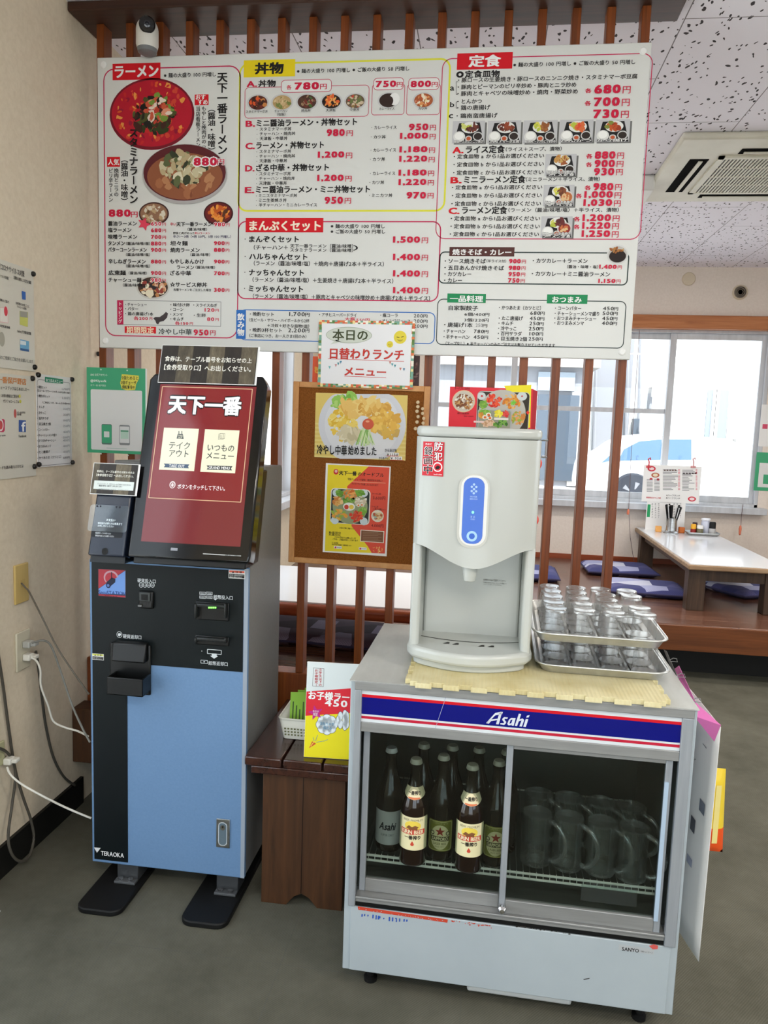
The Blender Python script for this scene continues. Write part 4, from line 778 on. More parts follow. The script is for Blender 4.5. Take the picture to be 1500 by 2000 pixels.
for pr, p0, p1, py, kk in (('880', 1066, 1256, 762, 1), ('900', 1064, 1252, 818, 1), ('930', 1060, 1248, 872, 0), ('980', 1056, 1242, 972, 1), ('1,000', 996, 1238, 1026, 1), ('1,030', 990, 1234, 1080, 0), ('1,200', 984, 1226, 1180, 1), ('1,220', 982, 1222, 1232, 1), ('1,250', 978, 1220, 1286, 0)):
    if kk: z.t('各', p0 - 60, py + 6, p0 - 20, 30, RD, .04)
    price(z, p0, py, p1, pr, 46, .05)
# -- right bottom
z = Zm(S, 830, 440, 3.4091)
z.ring(98, 174, 1348, 402, 36, 8, DG); z.r(164, 144, 594, 208, BR); z.t('焼きそば・カレー', 184, 178, 574, 40, WH, .04)
for st, x0, y, x1, pr in (('・ソース焼きそば', 132, 238, 404, '900'), ('・五目あんかけ焼きそば', 130, 282, 526, '980'), ('・カツカレー', 130, 324, 308, '950'), ('・カレー', 128, 366, 246, '750')): z.t(st, x0, y, x1, 32, b=.03); price(z, 562 - (y - 238) * .05, y + 2, 672 - (y - 238) * .06, pr, 28, .05)
z.t('（半ライス付）', 410, 238, 540, 20); z.t('・カツカレー＋ラーメン', 718, 236, 1082, 32, b=.03); z.t('（醤油・味噌・塩）', 946, 276, 1152, 22); price(z, 1162, 278, 1310, '1,400', 28, .05); z.t('・カツカレー＋ミニ醤油ラーメン', 712, 322, 1232, 32, b=.03); price(z, 1156, 372, 1302, '1,150', 28, .05)
pn = 'dish_picture|k'; z.e(1282, 196, 72, 66, C(214, 214, 212), 3, pn); z.e(1282, 196, 62, 56, C(190, 186, 180), 4, pn); z.e(1282, 206, 56, 42, C(34, 20, 18), 5, pn); z.bl(1276, 168, 46, 18, [(176, 120, 60), (150, 90, 40), (196, 150, 80)], 16, 14, 6, pn)
z.ring(84, 488, 1322, 822, 40, 6, DG); z.r(150, 454, 404, 518, GN); z.t('一品料理', 168, 488, 386, 42, WH, .04); z.r(814, 460, 1080, 524, GN); z.t('おつまみ', 848, 494, 1042, 42, WH, .04)
for st, x0, y, x1, h in (('自家製餃子', 158, 550, 352, 32), ('・唐揚げ1本', 128, 662, 316, 32), ('・チャーハン', 126, 704, 268, 28), ('・半チャーハン', 124, 742, 296, 28), ('（スープなし）※半チャーハンのみのご注文はお断りさせていただきます', 138, 786, 866, 24), ('・かつあたま（カツとじ）', 494, 548, 772, 28), ('・たこ唐揚げ', 492, 618, 652, 28), ('・キムチ', 490, 652, 588, 28), ('・冷やっこ', 488, 686, 608, 28), ('・百円サラダ', 486, 720, 644, 28), ('・目玉焼き2個', 484, 754, 678, 28), ('・コーンバター', 866, 552, 1040, 28), ('・チャーシューメンマ盛り', 864, 586, 1160, 28), ('・おつまみチャーシュー', 862, 618, 1140, 28), ('・おつまみメンマ', 862, 650, 1058, 28)): z.t(st, x0, y, x1, h, b=.025)
for st, x0, y, x1 in (('6個/400', 264, 592, 398), ('3個/220', 262, 630, 394), ('250', 338, 666, 384), ('780', 326, 706, 392), ('450', 324, 744, 390), ('680', 702, 584, 766), ('450', 698, 620, 764), ('250', 696, 654, 760), ('250', 692, 688, 758), ('100', 696, 722, 756), ('250', 690, 756, 754), ('450', 1186, 554, 1256), ('500', 1184, 586, 1252), ('450', 1180, 620, 1250), ('400', 1178, 652, 1248)):
    z.t(st, x0, y, x1, 24, C(150, 150, 150) if (st == '250' and x0 == 338) else BK, .02); z.t('円', x1 + 2, y + 2, x1 + 30, 24)
S.build(bd)
# ---- surveillance camera in front of the third slat
cx, cy_, cz = -1.219, 2.668, 2.727; t_ = thing('security_camera', 'white capsule security camera with black face above the menu board', 'camera', (cx, cy_, cz))
RC = Matrix.Translation((cx, cy_, cz)) @ Matrix.Rotation(.42, 4, 'Z'); n = 28; pr = []
for k in range(13): a = math.pi / 2 * k / 12; pr.append((.0375 * math.cos(a), .076 + .042 * math.sin(a)))
m = MB(RC); m.lathe([(.034, .018), (.0375, .03)] + pr[:], (0, 0, 0), C(226, 224, 216, .3), n); m.build('shell', t_, smooth=50)
m = MB(RC); m.lathe([(0, .0), (.02, .0), (.031, .006), (.034, .018)], (0, 0, 0), C(120, 122, 124, .4), n); m.build('base', t_)
T = Matrix.Rotation(math.pi / 2 + .18, 4, 'X'); m = MB(RC); m.lathe([(.027, -.012), (.027, .002), (.023, .006), (0, .007)], (0, -.038, .080), M['black_gloss'], 26, T); face = m.build('face', t_)
m = MB(RC); m.lathe([(.012, .006), (.011, .011), (.006, .012), (.004, .009), (0, .009)], (0, -.038, .080), C(30, 34, 44, .05, .7), 20, T); m.build('lens', face)
MB().box(cx - .012, cx + .012, 2.695, YS, cz + .02, cz + .06, WH).build('mount', t_)
# ================================================================== TICKET KIOSK
KY = 2.185; KX0, KX1 = -1.188, -.683; KZ1 = 1.056
ko = thing('ticket_kiosk', 'tall black and blue-grey meal ticket machine with red touch screen', 'ticket machine', (-.935, 2.37, 0))
m = MB(); m.prism([(2.203, .07), (2.555, .07), (2.555, 1.337), (2.545, 1.345), (2.345, 1.352), (2.262, 1.062), (2.203, 1.056)], KX0 + .004, KX1 - .002, M['kiosk_grey'], 'x'); m.build('cabinet', ko, bevel=.004)
door = MB().box(KX0, KX1, KY, 2.201, .07, KZ1, M['kiosk_blue']).build('front_door', ko, bevel=.004)
S = Sheet(Fr((0, KY, 0), (1, 0, 0), (0, 0, 1)))
k1 = Zm(S, 130, 1080, 3.4884); k2 = Zm(S, 100, 1480, 3.2609)
def U(z, x, y): return S.uv(*z.p(x, y))
def kbox(m, z, x0, y0, x1, y1, d0, d1, mat):
    a = U(z, x0, y0); b = U(z, x1, y1); m.box(min(a[0], b[0]), max(a[0], b[0]), KY - d1, KY - d0, min(a[1], b[1]), max(a[1], b[1]), mat)
px1 = U(k1, 1207, 300)[0]; pz = U(k1, 700, 772)[1]; pc = U(k1, 415, 1200)[0]; zb = U(k2, 370, 652)[1]
MB().box(px1 + .001, KX1 - .0005, KY - .0008, KY + .002, .072, KZ1 - .002, C(150, 160, 172, .45)).build('edge_strip', door)
m = MB(); x0 = KX0 + .009; m.prism([(x0, zb), (pc, zb), (pc, pz), (px1, pz), (px1, KZ1 - .009), (x0, KZ1 - .009)], KY - .0018, KY + .002, M['kiosk_black'], 'y'); m.build('black_panel', door)
S.base = .0022
LT = C(206, 212, 214, .5)
k1.t('硬貨投入口', 484, 186, 608, 28, LT, .012); k1.t('硬貨返却口', 386, 566, 510, 28, LT, .012); k1.t('紙幣投入口', 1002, 298, 1132, 28, LT, .012); k1.t('紙幣返却口', 968, 748, 1098, 28, LT, .012)
for i, st in enumerate(('10', '50', '100', '500')): k1.e(508 + i * 26, 219, 14, 16, LT, 1, 'lettering'); k1.e(508 + i * 26, 219, 11.5, 13, M['kiosk_black'], 2, 'lettering'); k1.t(st, 499 + i * 26, 219, 517 + i * 26, 12, LT, .0)
for i, st in enumerate(('1000', '2000', '5000', '10000')):
    x = 906 + 46 * (i % 2); y = 264 + 26 * (i // 2); k1.ring(x, y, x + 42, y + 22, 1, 2.4, LT, 1, 'lettering'); k1.t(st, x + 7, y + 11, x + 35, 12, LT, 0)
k1.pl([(1002, 312), (1026, 313), (1014, 323)], LT, 2, 'lettering'); k1.e(360, 556, 19, 21, LT, 1, 'lettering'); k1.e(360, 556, 16.5, 18, M['kiosk_black'], 2, 'lettering'); k1.pl([(350, 550), (358, 546), (370, 548), (372, 558), (362, 568), (352, 564)], LT, 3, 'lettering')
k1.ring(958, 654, 1056, 694, 4, 4, LT, 1, 'lettering'); k1.rr(970, 664, 1044, 680, 2, M['kiosk_black'], 2, 'lettering'); k1.pl([(990, 684), (1024, 686), (1024, 702), (1034, 702), (1006, 720), (978, 700), (990, 700)], LT, 3, 'lettering'); k1.ring(914, 728, 962, 755, 2, 3, LT, 1, 'lettering'); k1.e(938, 741, 5, 5, LT, 2, 'lettering'); k1.e(922, 668, 3, 3, LT, 2, 'lettering')
k2.t('TERAOKA', 318, 606, 463, 28, C(236, 236, 236), .02); k2.pl([(272, 570), (316, 574), (292, 604)], C(220, 220, 220), 2, 'lettering')
# stickers
k1.r(215, 106, 405, 306, C(70, 60, 66), 1, 'security_sticker'); SR = C(168, 50, 62, .4); SB = C(106, 146, 210, .4)
k1.pl([(218, 110), (400, 118), (218, 242)], SR, 2, 'security_sticker'); k1.pl([(401, 120), (401, 282), (219, 276), (219, 244)], SB, 2, 'security_sticker'); k1.r(219, 280, 401, 302, SR, 2, 'security_sticker')
k1.e(304, 168, 50, 46, C(190, 150, 160), 3, 'security_sticker', a0=10, a1=230); k1.e(304, 172, 40, 38, SR, 4, 'security_sticker', a0=10, a1=225); k1.pl([(305, 130), (311, 130), (311, 180), (305, 180)], C(36, 36, 50), 5, 'security_sticker'); k1.pl([(272, 200), (310, 166), (334, 176), (332, 200), (300, 226), (274, 226)], C(32, 38, 58), 5, 'security_sticker'); k1.e(286, 220, 16, 18, C(26, 34, 70), 6, 'security_sticker'); k1.e(285, 221, 9, 10, C(90, 120, 180), 7, 'security_sticker')
k1.t('SecuSTATION', 219, 266, 402, 26, C(36, 60, 120), .015, part='security_sticker'); k1.t('防犯カメラ', 262, 292, 346, 12, C(90, 20, 30), part='security_sticker')
def caution(z, x0, y0, x1, y1, top, words, pn):
    w_, h_ = x1 - x0, y1 - y0; z.r(x0, y0, x1, y1, C(226, 226, 222), 1, pn); z.r(x0 + w_ * .035, y0 + h_ * .07, x1 - w_ * .035, y0 + h_ * .37, C(top), 2, pn); z.r(x0 + w_ * .035, y0 + h_ * .42, x1 - w_ * .035, y1 - h_ * .07, C(30, 28, 28), 2, pn)
    z.pl([(x0 + w_ * .2, y0 + h_ * .34), (x0 + w_ * .27, y0 + h_ * .13), (x0 + w_ * .34, y0 + h_ * .34)], C(40, 30, 20), 3, pn); z.t(words, x0 + w_ * .42, y0 + h_ * .23, x0 + w_ * .82, h_ * .2, C(40, 30, 20), part=pn)
    for j in range(2): z.t('取扱注意・開閉時は手を挟まないで', x0 + w_ * .08, y0 + h_ * (.55 + .2 * j), x0 + w_ * (.92 - .1 * j), h_ * .13, C(226, 226, 222), .01, part=pn)
caution(k1, 1105, 114, 1216, 178, (226, 96, 74), '注 意', 'caution_sticker'); caution(k1, 174, 683, 254, 732, (214, 220, 70), '注 意', 'caution_sticker|y')
S.build(door, {'security_sticker': 'red and blue security camera sticker', 'caution_sticker': 'red topped caution sticker', 'caution_sticker|y': 'yellow topped caution sticker'})
# coin return
cr = MB(); kbox(cr, k1, 300, 604, 578, 968, 0, .010, M['black']); cr = cr.build('coin_return', door, bevel=.006)
q0 = at(217.5, 1253, 'y', KY - .035); q1 = at(284, 1296, 'y', KY - .035); a = (q0.x, q0.z); b = (q1.x, q1.z); m = MB(); m.prism([(KY - .010, a[1]), (KY - .03, a[1] - .004), (KY - .04, b[1]), (KY - .010, b[1])], a[0], b[0], M['black'], 'x'); m.build('hood', cr, bevel=.005)
q0 = at(209.5, 1321, 'y', KY - .065); q1 = at(276, 1361, 'y', KY - .065); x0, x1, z0, z1 = q0.x, q1.x + .006, q1.z, q0.z; m = MB()
m.box(x0, x1, KY - .07, KY - .010, z0, z0 + .006, M['black']); m.box(x0, x1, KY - .07, KY - .064, z0, z1, M['black']); m.box(x0, x0 + .005, KY - .07, KY - .01, z0, z1, M['black']); m.box(x1 - .005, x1, KY - .07, KY - .01, z0, z1, M['black']); m.build('bowl', cr, bevel=.003)
m = MB(); m.add([(x0 + .03, KY - .05, z0 + .008), (x0 + .05, KY - .05, z0 + .008), (x0 + .052, KY - .02, z0 + .03), (x0 + .033, KY - .02, z0 + .032)], [(0, 1, 2, 3)], C(176, 178, 170)); m.build('paper_slip', cr)
# coin slot, note slots
m = MB(); kbox(m, k1, 497, 254, 598, 380, 0, .012, M['black']); cs = m.build('coin_slot', door, bevel=.005)
m = MB(); kbox(m, k1, 506, 262, 582, 324, .012, .016, C(60, 64, 64, .35)); m.build('bezel', cs, bevel=.002); m = MB(); kbox(m, k1, 522, 274, 568, 316, .016, .0165, C(4, 4, 4)); m.build('slot', cs); m = MB(); kbox(m, k1, 500, 346, 526, 360, .012, .018, C(110, 112, 112, .3)); m.build('return_lever', cs, bevel=.001)
for nm, y0, y1, led in (('note_inlet', 326, 466, 1), ('note_outlet', 556, 636, 0)):
    m = MB(); kbox(m, k1, 882 - 4 * (1 - led), y0, 1108, y1, 0, .006, M['black']); ns = m.build(nm, door, bevel=.003)
    m = MB(); kbox(m, k1, 890, y0 + 6, 1102, y0 + 46, .006, .022, C(40, 42, 42, .3)); kbox(m, k1, 886, y0 + 8, 904, y1 - 30, .006, .026, C(34, 36, 36, .2)); kbox(m, k1, 1086, y0 + 8, 1104, y1 - 30, .006, .026, C(34, 36, 36, .2)); m.build('guide', ns, bevel=.004)
    if led:
        for i in range(4):
            m = MB(); kbox(m, k1, 984 + 14 * i, y0 + 30, 993 + 14 * i, y0 + 40, .022, .025, emit('green_led', (120, 255, 90), 2.5)); m.build('indicator_light', ns)
m = MB(); kbox(m, k2, 1053, 386, 1136, 576, 0, .004, M['steel']); lk = m.build('lock_plate', door, bevel=.001)
S2 = Sheet(S.F, .0042); kk = Zm(S2, 100, 1480, 3.2609); kk.rr(1064, 408, 1120, 564, 26, C(96, 112, 122, .3), 0, 'recess'); kk.ring(1064, 408, 1120, 564, 26, 5, C(190, 196, 200, .3), 1, 'recess'); kk.e(1092, 446, 15, 17, M['chrome'], 2, 'recess'); kk.e(1092, 442, 5, 7, M['black'], 3, 'recess'); S2.build(lk)
for (xa, xb) in ((-1.165, -1.02), (-.835, -.69)):
    q = Sheet(Matrix.Identity(4)).rrpts(xa, 2.03, xb, 2.56, .035); m = MB(); m.prism(q, 0, .018, M['rubber'], 'z'); f = m.build('foot_plate', ko, bevel=.004)
    m = MB(); m.box(xa + .06, xb - .015, 2.19, 2.26, .018, .07, C(58, 60, 62, .4)); m.box(xa + .06, xb - .015, 2.165, 2.19, .018, .026, C(80, 82, 84, .4)); m.build('bracket', f, bevel=.002)
    for x in (xa + .078, xb - .035): m = MB(); m.lathe([(.009, .026), (.009, .032), (0, .033)], (x, 2.178, 0), M['chrome'], 6); m.build('bolt', f)
# tilted display
O = Vector((-1.033, 2.12, 1.083)); vv = Vector((0, .16, .545)); FD = Fr(O, (1, 0, 0), vv); DW, DH = .368, .567
m = MB(FD); q = [(0, 0), (DW, 0), (DW + .004, .02), (DW + .004, DH - .03), (DW - .012, DH), (.014, DH), (0, DH - .02)]
m.prism(q, -.055, 0, M['black_gloss'], 'z'); dsp = m.build('display', ko, bevel=.006, seg=3)
m = MB(); m.prism([(2.128, 1.062), (2.26, 1.062), (2.345, 1.34), (2.21, 1.34)], -1.02, -.676, M['black'], 'x'); m.build('display_mount', ko, bevel=.004)
S = Sheet(FD, .0006); d = Zm(S, 160, 660, 3.75)
def E(r, g, b): return _MC.setdefault(('e', r, g, b), emit('screen_%02x%02x%02x' % (r, g, b), (r, g, b), .9))
SCR = 'screen'
a = d.p(575, 338); b = d.p(1160, 1530); S.rect(*a, *b, E(118, 34, 38), 0, SCR)
d.rr(596, 362, 1158, 1196, 24, E(130, 30, 34), 1, SCR); d.ring(588, 354, 1166, 1206, 4, 5, E(226, 190, 150), 2, SCR)
for x, y in ((588, 354), (1150, 372)): pass
d.t('天下一番', 640, 484, 1166, 132, E(20, 6, 8), .1, lv=1.8, part=SCR); d.t('天下一番', 640, 484, 1166, 132, E(240, 244, 246), .06, lv=3, part=SCR)
CR = E(236, 234, 206); DKG = E(74, 78, 74); NV = E(52, 76, 104)
S.rect(*d.p(602, 657), *d.p(822, 976), CR, 2, SCR); S.rect(*d.p(902, 669), *d.p(1122, 992), CR, 2, SCR)
d.t('テイク', 640, 786, 792, 56, DKG, .02, part=SCR); d.t('アウト', 640, 844, 782, 56, DKG, .02, part=SCR); d.t('いつもの', 922, 802, 1116, 54, DKG, .02, part=SCR); d.t('メニュー', 914, 860, 1114, 54, DKG, .02, part=SCR)
d.pl([(600, 920), (788, 927), (778, 942), (784, 956), (600, 948), (610, 934)], NV, 3, SCR); d.t('TAKE OUT', 640, 936, 752, 20, E(240, 240, 236), .02, part=SCR)
d.pl([(914, 934), (1104, 940), (1092, 956), (1100, 971), (914, 964), (924, 950)], E(64, 68, 70), 3, SCR); d.t('GRAND MENU', 928, 949, 1084, 20, E(240, 240, 236), .02, part=SCR)
d.pl([(694, 738), (702, 704), (708, 704), (708, 682), (714, 682), (714, 704), (730, 704), (730, 682), (736, 682), (736, 704), (740, 704), (746, 740)], E(60, 66, 66), 3, SCR); d.t('TAKE', 704, 716, 738, 11, CR, .02, part=SCR); d.t('OUT', 706, 731, 736, 11, CR, .02, part=SCR)
d.ring(1002, 702, 1036, 746, 3, 2.4, E(120, 122, 110), 3, SCR); d.ring(1012, 698, 1046, 740, 3, 2.4, E(120, 122, 110), 3, SCR)
for j in range(3): d.ln(1008, 716 + 8 * j, 1030, 717 + 8 * j, 2.4, E(120, 122, 110), 3, SCR)
d.e(664, 1076, 22, 26, E(226, 214, 214), 3, SCR); d.e(664, 1078, 15, 19, E(130, 30, 34), 4, SCR); d.e(664, 1078, 9, 14, E(226, 214, 214), 5, SCR); d.t('ボタンをタッチして下さい。', 702, 1088, 1050, 36, E(244, 240, 240), .02, part=SCR)
d.rr(652, 1536, 700, 1560, 2, C(150, 152, 160, .3), 2, 'sensor'); d.rr(886, 1578, 1166, 1600, 4, C(226, 226, 224), 2, 'label_strip'); d.t('お問い合わせは係員まで', 1050, 1592, 1158, 10, C(60, 60, 60), part='label_strip')
S.build(dsp, {'screen': 'lit red touch screen'})
# receipt head left of the display
FH = Fr(Vector((-1.158, 2.12, 1.08)), (1, 0, 0), vv); m = MB(FH); m.prism([(0, 0), (.114, 0), (.114, .275), (.004, .275)], -.05, 0, C(28, 36, 52, .22, .5), 'z'); hd = m.build('receipt_head', ko, bevel=.006, seg=3)
m = MB(); m.prism([(2.13, 1.058), (2.26, 1.058), (2.34, 1.33), (2.20, 1.33)], -1.155, -1.046, M['black'], 'x'); m.build('head_mount', ko)
S = Sheet(FH, .0006); h = Zm(S, 160, 880, 7.5)
h.rr(150, 1100, 582, 1284, 22, C(10, 12, 18, .3), 1, 'slot_label'); h.t('領収証発行口・ここからお取りください', 200, 1206, 430, 26, C(226, 230, 236), part='slot_label'); h.t('領収証が出ましたらお取りください', 198, 1244, 474, 26, C(226, 230, 236), part='slot_label'); h.e(336, 1478, 46, 50, C(2, 2, 2), 2, 'sensor_hole')
S.build(hd)
S = Sheet(FH, .012); h = Zm(S, 160, 880, 7.5); h.rr(128, 786, 648, 1204, 40, M['clear_sheet'], 0, 'clear_flap')
for x, y in ((225, 812), (272, 815), (507, 828), (556, 830)): h.e(x, y, 13, 14, C(10, 12, 30), 1, 'clear_flap')
h.t('お支払い', 360, 1016, 490, 40, C(226, 240, 246), .02, lv=1, part='clear_flap'); h.t('領収証の必要な方は係員まで', 232, 1060, 590, 34, C(226, 240, 246), .02, lv=1, part='clear_flap'); h.t('お申し付けください', 232, 1100, 470, 30, C(226, 240, 246), .02, lv=1, part='clear_flap'); S.build(hd)
# notices taped to the machine
def notice(name, lab, F_, z_, x0, y0, x1, y1, off, draw):
    S = Sheet(F_, off); z = Zm(S, *z_); a = S.uv(*z.p(x0, y0)); b = S.uv(*z.p(x1, y1)); O_ = F_ @ Vector(((a[0] + b[0]) / 2, b[1], off))
    t_ = thing(name, lab, 'notice', O_); m = MB(F_); m.box(a[0] - .002, b[0] + .006, b[1] - .002, a[1] + .002, off - .002, off - .0012, M['paper']); m.build('paper', t_)
    m = MB(F_); m.add([(a[0], b[1], off), (b[0], b[1], off), (b[0], a[1], off), (a[0], a[1], off)], [(0, 1, 2, 3)], M['plank_print']); m.build('printing', t_, smooth=0)
    draw(S, z); S.build(t_); return t_
def dr(S, z): z.t('食券は、テーブル番号をお知らせの上', 610, 152, 1246, 38, C(240, 238, 228), .025); z.t('【食券受取り口】へお出しください。', 604, 214, 1240, 40, C(240, 238, 228), .025)
notice('notice', 'wood-print paper notice standing on top of the kiosk screen', FD, (160, 660, 3.75), 592, 54, 1262, 342, .006, dr)
def dr(S, z):
    z.t('食券は、テーブル番号をお知らせの上', 222, 302, 776, 34, C(236, 236, 226), .025); z.t('【食券受取り口】へお出しください。', 216, 356, 760, 38, C(236, 236, 226), .025); z.rr(184, 436, 752, 590, 4, C(222, 230, 226), 2, 'label'); z.t('クレジットカード・電子マネーはご利用いただけません', 230, 484, 720, 24, C(150, 156, 156)); z.t('領収証の発行は、係員まで　お申し付けください', 250, 514, 590, 26, C(70, 76, 80), .02); z.t('ご不便をおかけしますが、ご了承ください', 230, 562, 700, 20, C(170, 176, 176))
notice('notice', 'smaller wood-print notice with white label above the receipt slot', FH, (160, 880, 7.5), 182, 184, 772, 656, .016, dr)
# ================================================================== GREEN POSTER ON THE SLATS
YG_ = 2.708; S = Sheet(Fr((0, YG_, 0), (1, 0, 0), (0, 0, 1))); d = Zm(S, 160, 660, 3.75); a = S.uv(169, 717); b = S.uv(284, 888)
gp = thing('poster', 'green poster with white panel hung on the slats left of the kiosk screen', 'poster', ((a[0] + b[0]) / 2, YG_, b[1])); GR = C(74, 172, 128, .4)
MB().box(a[0], b[0], YG_ + .0004, YG_ + .003, b[1], a[1], GR).build('sheet', gp); m = MB(); m.box(b[0], b[0] + .006, YG_ + .001, YG_ + .002, b[1], a[1], M['paper']); m.build('laminate_edge', gp)
d.t('LINE 公式アカウント', 64, 269, 188, 18, C(226, 244, 234)); d.t('@093yxofk', 64, 315, 180, 22, C(240, 250, 244), .03); d.t('天下一番 保戸野店', 64, 346, 176, 14, C(200, 230, 214)); d.rr(64, 376, 442, 832, 10, C(226, 227, 226), 1)
d.rr(144, 630, 220, 782, 10, C(90, 120, 110), 2); d.rr(146, 636, 218, 770, 8, GR, 3); d.rr(162, 684, 202, 728, 3, C(226, 232, 228), 4); d.rr(274, 637, 352, 787, 10, C(140, 144, 146), 2); d.rr(278, 648, 348, 770, 4, C(224, 226, 226), 3); d.rr(284, 676, 342, 740, 2, C(190, 220, 204), 4); d.r(284, 676, 342, 688, C(80, 150, 116), 5, 'printing'); d.ln(180, 806, 330, 812, 3, C(170, 196, 186), 2, 'printing')
for x, y in ((140, 232), (332, 238), (140, 848), (338, 860)): d.e(x, y, 5, 5, C(226, 236, 230), 3, 'tape_spot')
S.build(gp)
S = Sheet(Fr((0, YG_ - .002, 0), (1, 0, 0), (0, 0, 1))); d = Zm(S, 160, 660, 3.75); t_ = thing('sticky_note', 'handwritten yellow note stuck on the green poster', 'note', at(252, 760, 'y', YG_ - .002)); d.pl([(292, 266), (330, 268), (416, 276), (418, 300), (398, 336), (390, 380), (330, 384), (292, 372), (280, 330), (288, 296)], C(226, 218, 92), 0, 'paper')
for st, x0, y, x1 in (('5個ためると', 292, 292, 412), ('3個ギョーザ', 286, 326, 398), ('無料!!', 294, 360, 384)): d.t(st, x0, y, x1, 28, C(40, 40, 34), .02, lv=1)
S.build(t_)
# ================================================================== LEFT WALL
XW = XL + .0045; SW = Sheet(Fr((XW, 0, 0), (0, 1, 0), (0, 0, 1)), .0008); L = Zm(SW, 0, 480, 4.5467)
def wposter(lab, y0, y1, z0, z1, mat, cat='poster'):
    t_ = thing('poster', lab, cat, (XL, (y0 + y1) / 2, z0)); MB().box(XL + .0005, XW + .0004, y0, y1, z0, z1, mat).build('sheet', t_); return t_
GP = C(214, 210, 196, .35)
t_ = wposter('large grey hygiene notice with small product pictures, uppermost on the left wall', 1.98, 2.397, 1.628, 1.952, GP)
G3 = C(74, 72, 72)
L.t('〜における 新型コロナウイルス対策', -190, 120, 212, 60, G3, .02); L.t('によるウイルス除菌', -60, 248, 72, 26, G3); L.t('定期的な換気による空気の循環', 118, 280, 274, 30, C(40, 40, 40), .02); L.pl([(192, 402), (226, 410), (228, 480), (196, 476)], C(58, 104, 176), 2, 'picture'); L.pl([(200, 372), (214, 374), (216, 404), (202, 402)], C(214, 210, 206), 2, 'picture')
L.t('手指消毒のご協力', -40, 470, 76, 24, G3); L.t('お客様のお席ごとに', 138, 508, 258, 24, G3); L.t('アルコール消毒', 150, 540, 232, 22, G3); L.pl([(0, 545), (72, 552), (74, 690), (0, 680)], C(226, 190, 186), 1, 'picture'); L.pl([(0, 552), (66, 558), (68, 682), (0, 672)], C(232, 226, 216), 2, 'picture'); L.e(50, 582, 16, 26, C(214, 70, 84), 3, 'picture'); L.pl([(174, 576), (248, 590), (246, 722), (176, 700)], C(206, 208, 110), 1, 'picture'); L.pl([(176, 578), (244, 590), (244, 640), (178, 630)], C(160, 158, 146), 2, 'picture')
L.t('大型空気清浄機', -30, 704, 86, 24, G3); L.t('Safetyで次亜塩素酸', 152, 756, 274, 28, C(40, 40, 40), .02); L.pl([(178, 830), (258, 848), (258, 942), (178, 928)], C(110, 170, 206), 1, 'picture'); L.pl([(178, 840), (230, 850), (230, 884), (178, 876)], C(214, 226, 230), 2, 'picture'); L.pl([(180, 908), (256, 922), (256, 942), (180, 928)], C(60, 100, 150), 2, 'picture'); L.e(16, 830, 26, 40, C(170, 166, 150), 1, 'picture'); L.t('お客様のご理解とご協力をお願いします', -60, 980, 290, 34, C(130, 128, 120)); SW.build(t_); SW.parts = {}
t_ = wposter('social media notice with blue square mark, lower left on the left wall', 1.98, 2.392, 1.285, 1.611, GP)
L.t('天下一番保戸野店', -120, 1176, 230, 60, C(214, 140, 80), .03); L.t('インスタ・フェースブックはじめました〜', -130, 1248, 258, 34, C(60, 56, 54), .015); L.t('お得な情報など更新中', 12, 1330, 164, 30, C(60, 56, 54), .015); L.t('ぜひフォローしてね', 26, 1378, 166, 30, C(60, 56, 54), .015); L.e(180, 1382, 10, 9, C(206, 200, 90), 1, 'picture'); L.e(174, 1336, 10, 9, C(206, 200, 90), 1, 'picture')
L.e(134, 1490, 12, 24, C(190, 90, 84), 1, 'picture'); L.t('天下一番 保戸野店', 150, 1480, 222, 18, G3); L.t('酒場', 148, 1498, 186, 18, G3); L.pl([(166, 1546), (229, 1550), (229, 1656), (166, 1652)], C(60, 92, 158), 1, 'logo'); L.t('f', 190, 1606, 224, 84, C(236, 238, 240), .03, part='logo'); L.pl([(-20, 1538), (34, 1540), (42, 1552), (42, 1640), (30, 1656), (-20, 1652)], C(196, 66, 96), 1, 'logo|2'); L.e(4, 1592, 26, 34, C(236, 226, 226), 2, 'logo|2'); L.e(4, 1592, 18, 25, C(206, 84, 84), 3, 'logo|2'); L.t('Instagram', -70, 1688, 46, 22, G3); L.t('Facebook', 164, 1690, 232, 22, G3); L.t('QRコードを読み取るだけだよ', -60, 1978, 206, 30, C(60, 56, 54)); SW.build(t_, {'logo': 'blue square mark with white letter', 'logo|2': 'pink rounded square mark'}); SW.parts = {}
a = SW.uv(71.5, 731); b = SW.uv(141, 905)
t_ = wposter('white side-dish price list with green heading, right poster on the left wall', a[0], b[0], b[1] - .004, a[1] + .002, C(226, 224, 222, .25))
SW.ring(*L.p(328, 1184), *L.p(632, 1932), 4, .45, C(90, 88, 90), 1, 'border'); L.pl([(398, 1162), (558, 1186), (558, 1226), (398, 1210)], C(56, 140, 108), 2, 'heading'); L.t('おつまみメニュー', 406, 1192, 552, 30, C(236, 240, 236), .02)
LI = C(60, 58, 60); LG = C(150, 150, 156)
for st, x1, y, pr in (('・晩酌セット', 412, 1252, '1,700円'), ('・晩酌3杯セット', 440, 1332, '2,200円'), ('・キムチ', 392, 1430, '250円'), ('・冷やっこ', 404, 1482, '250円'), ('・百円サラダ', 428, 1532, '100円'), ('・目玉焼き2個', 448, 1582, '250円'), ('・コーンバター', 436, 1634, '450円'), ('・チャーシューメンマ盛り', 500, 1684, '500円'), ('・おつまみチャーシュー', 494, 1732, '450円'), ('・おつまみメンマ', 450, 1782, '400円'), ('・たこ唐揚げ', 440, 1834, '450円'), ('・かつあたま（カツとじ）', 540, 1886, '680円')): L.t(st, 330, y, x1, 26, LI, .02); L.t(pr, 560 - (12 if ',' in pr else 0), y + (18 if y < 1700 else -4), 616, 24, LG if y < 1880 else LI, .01)
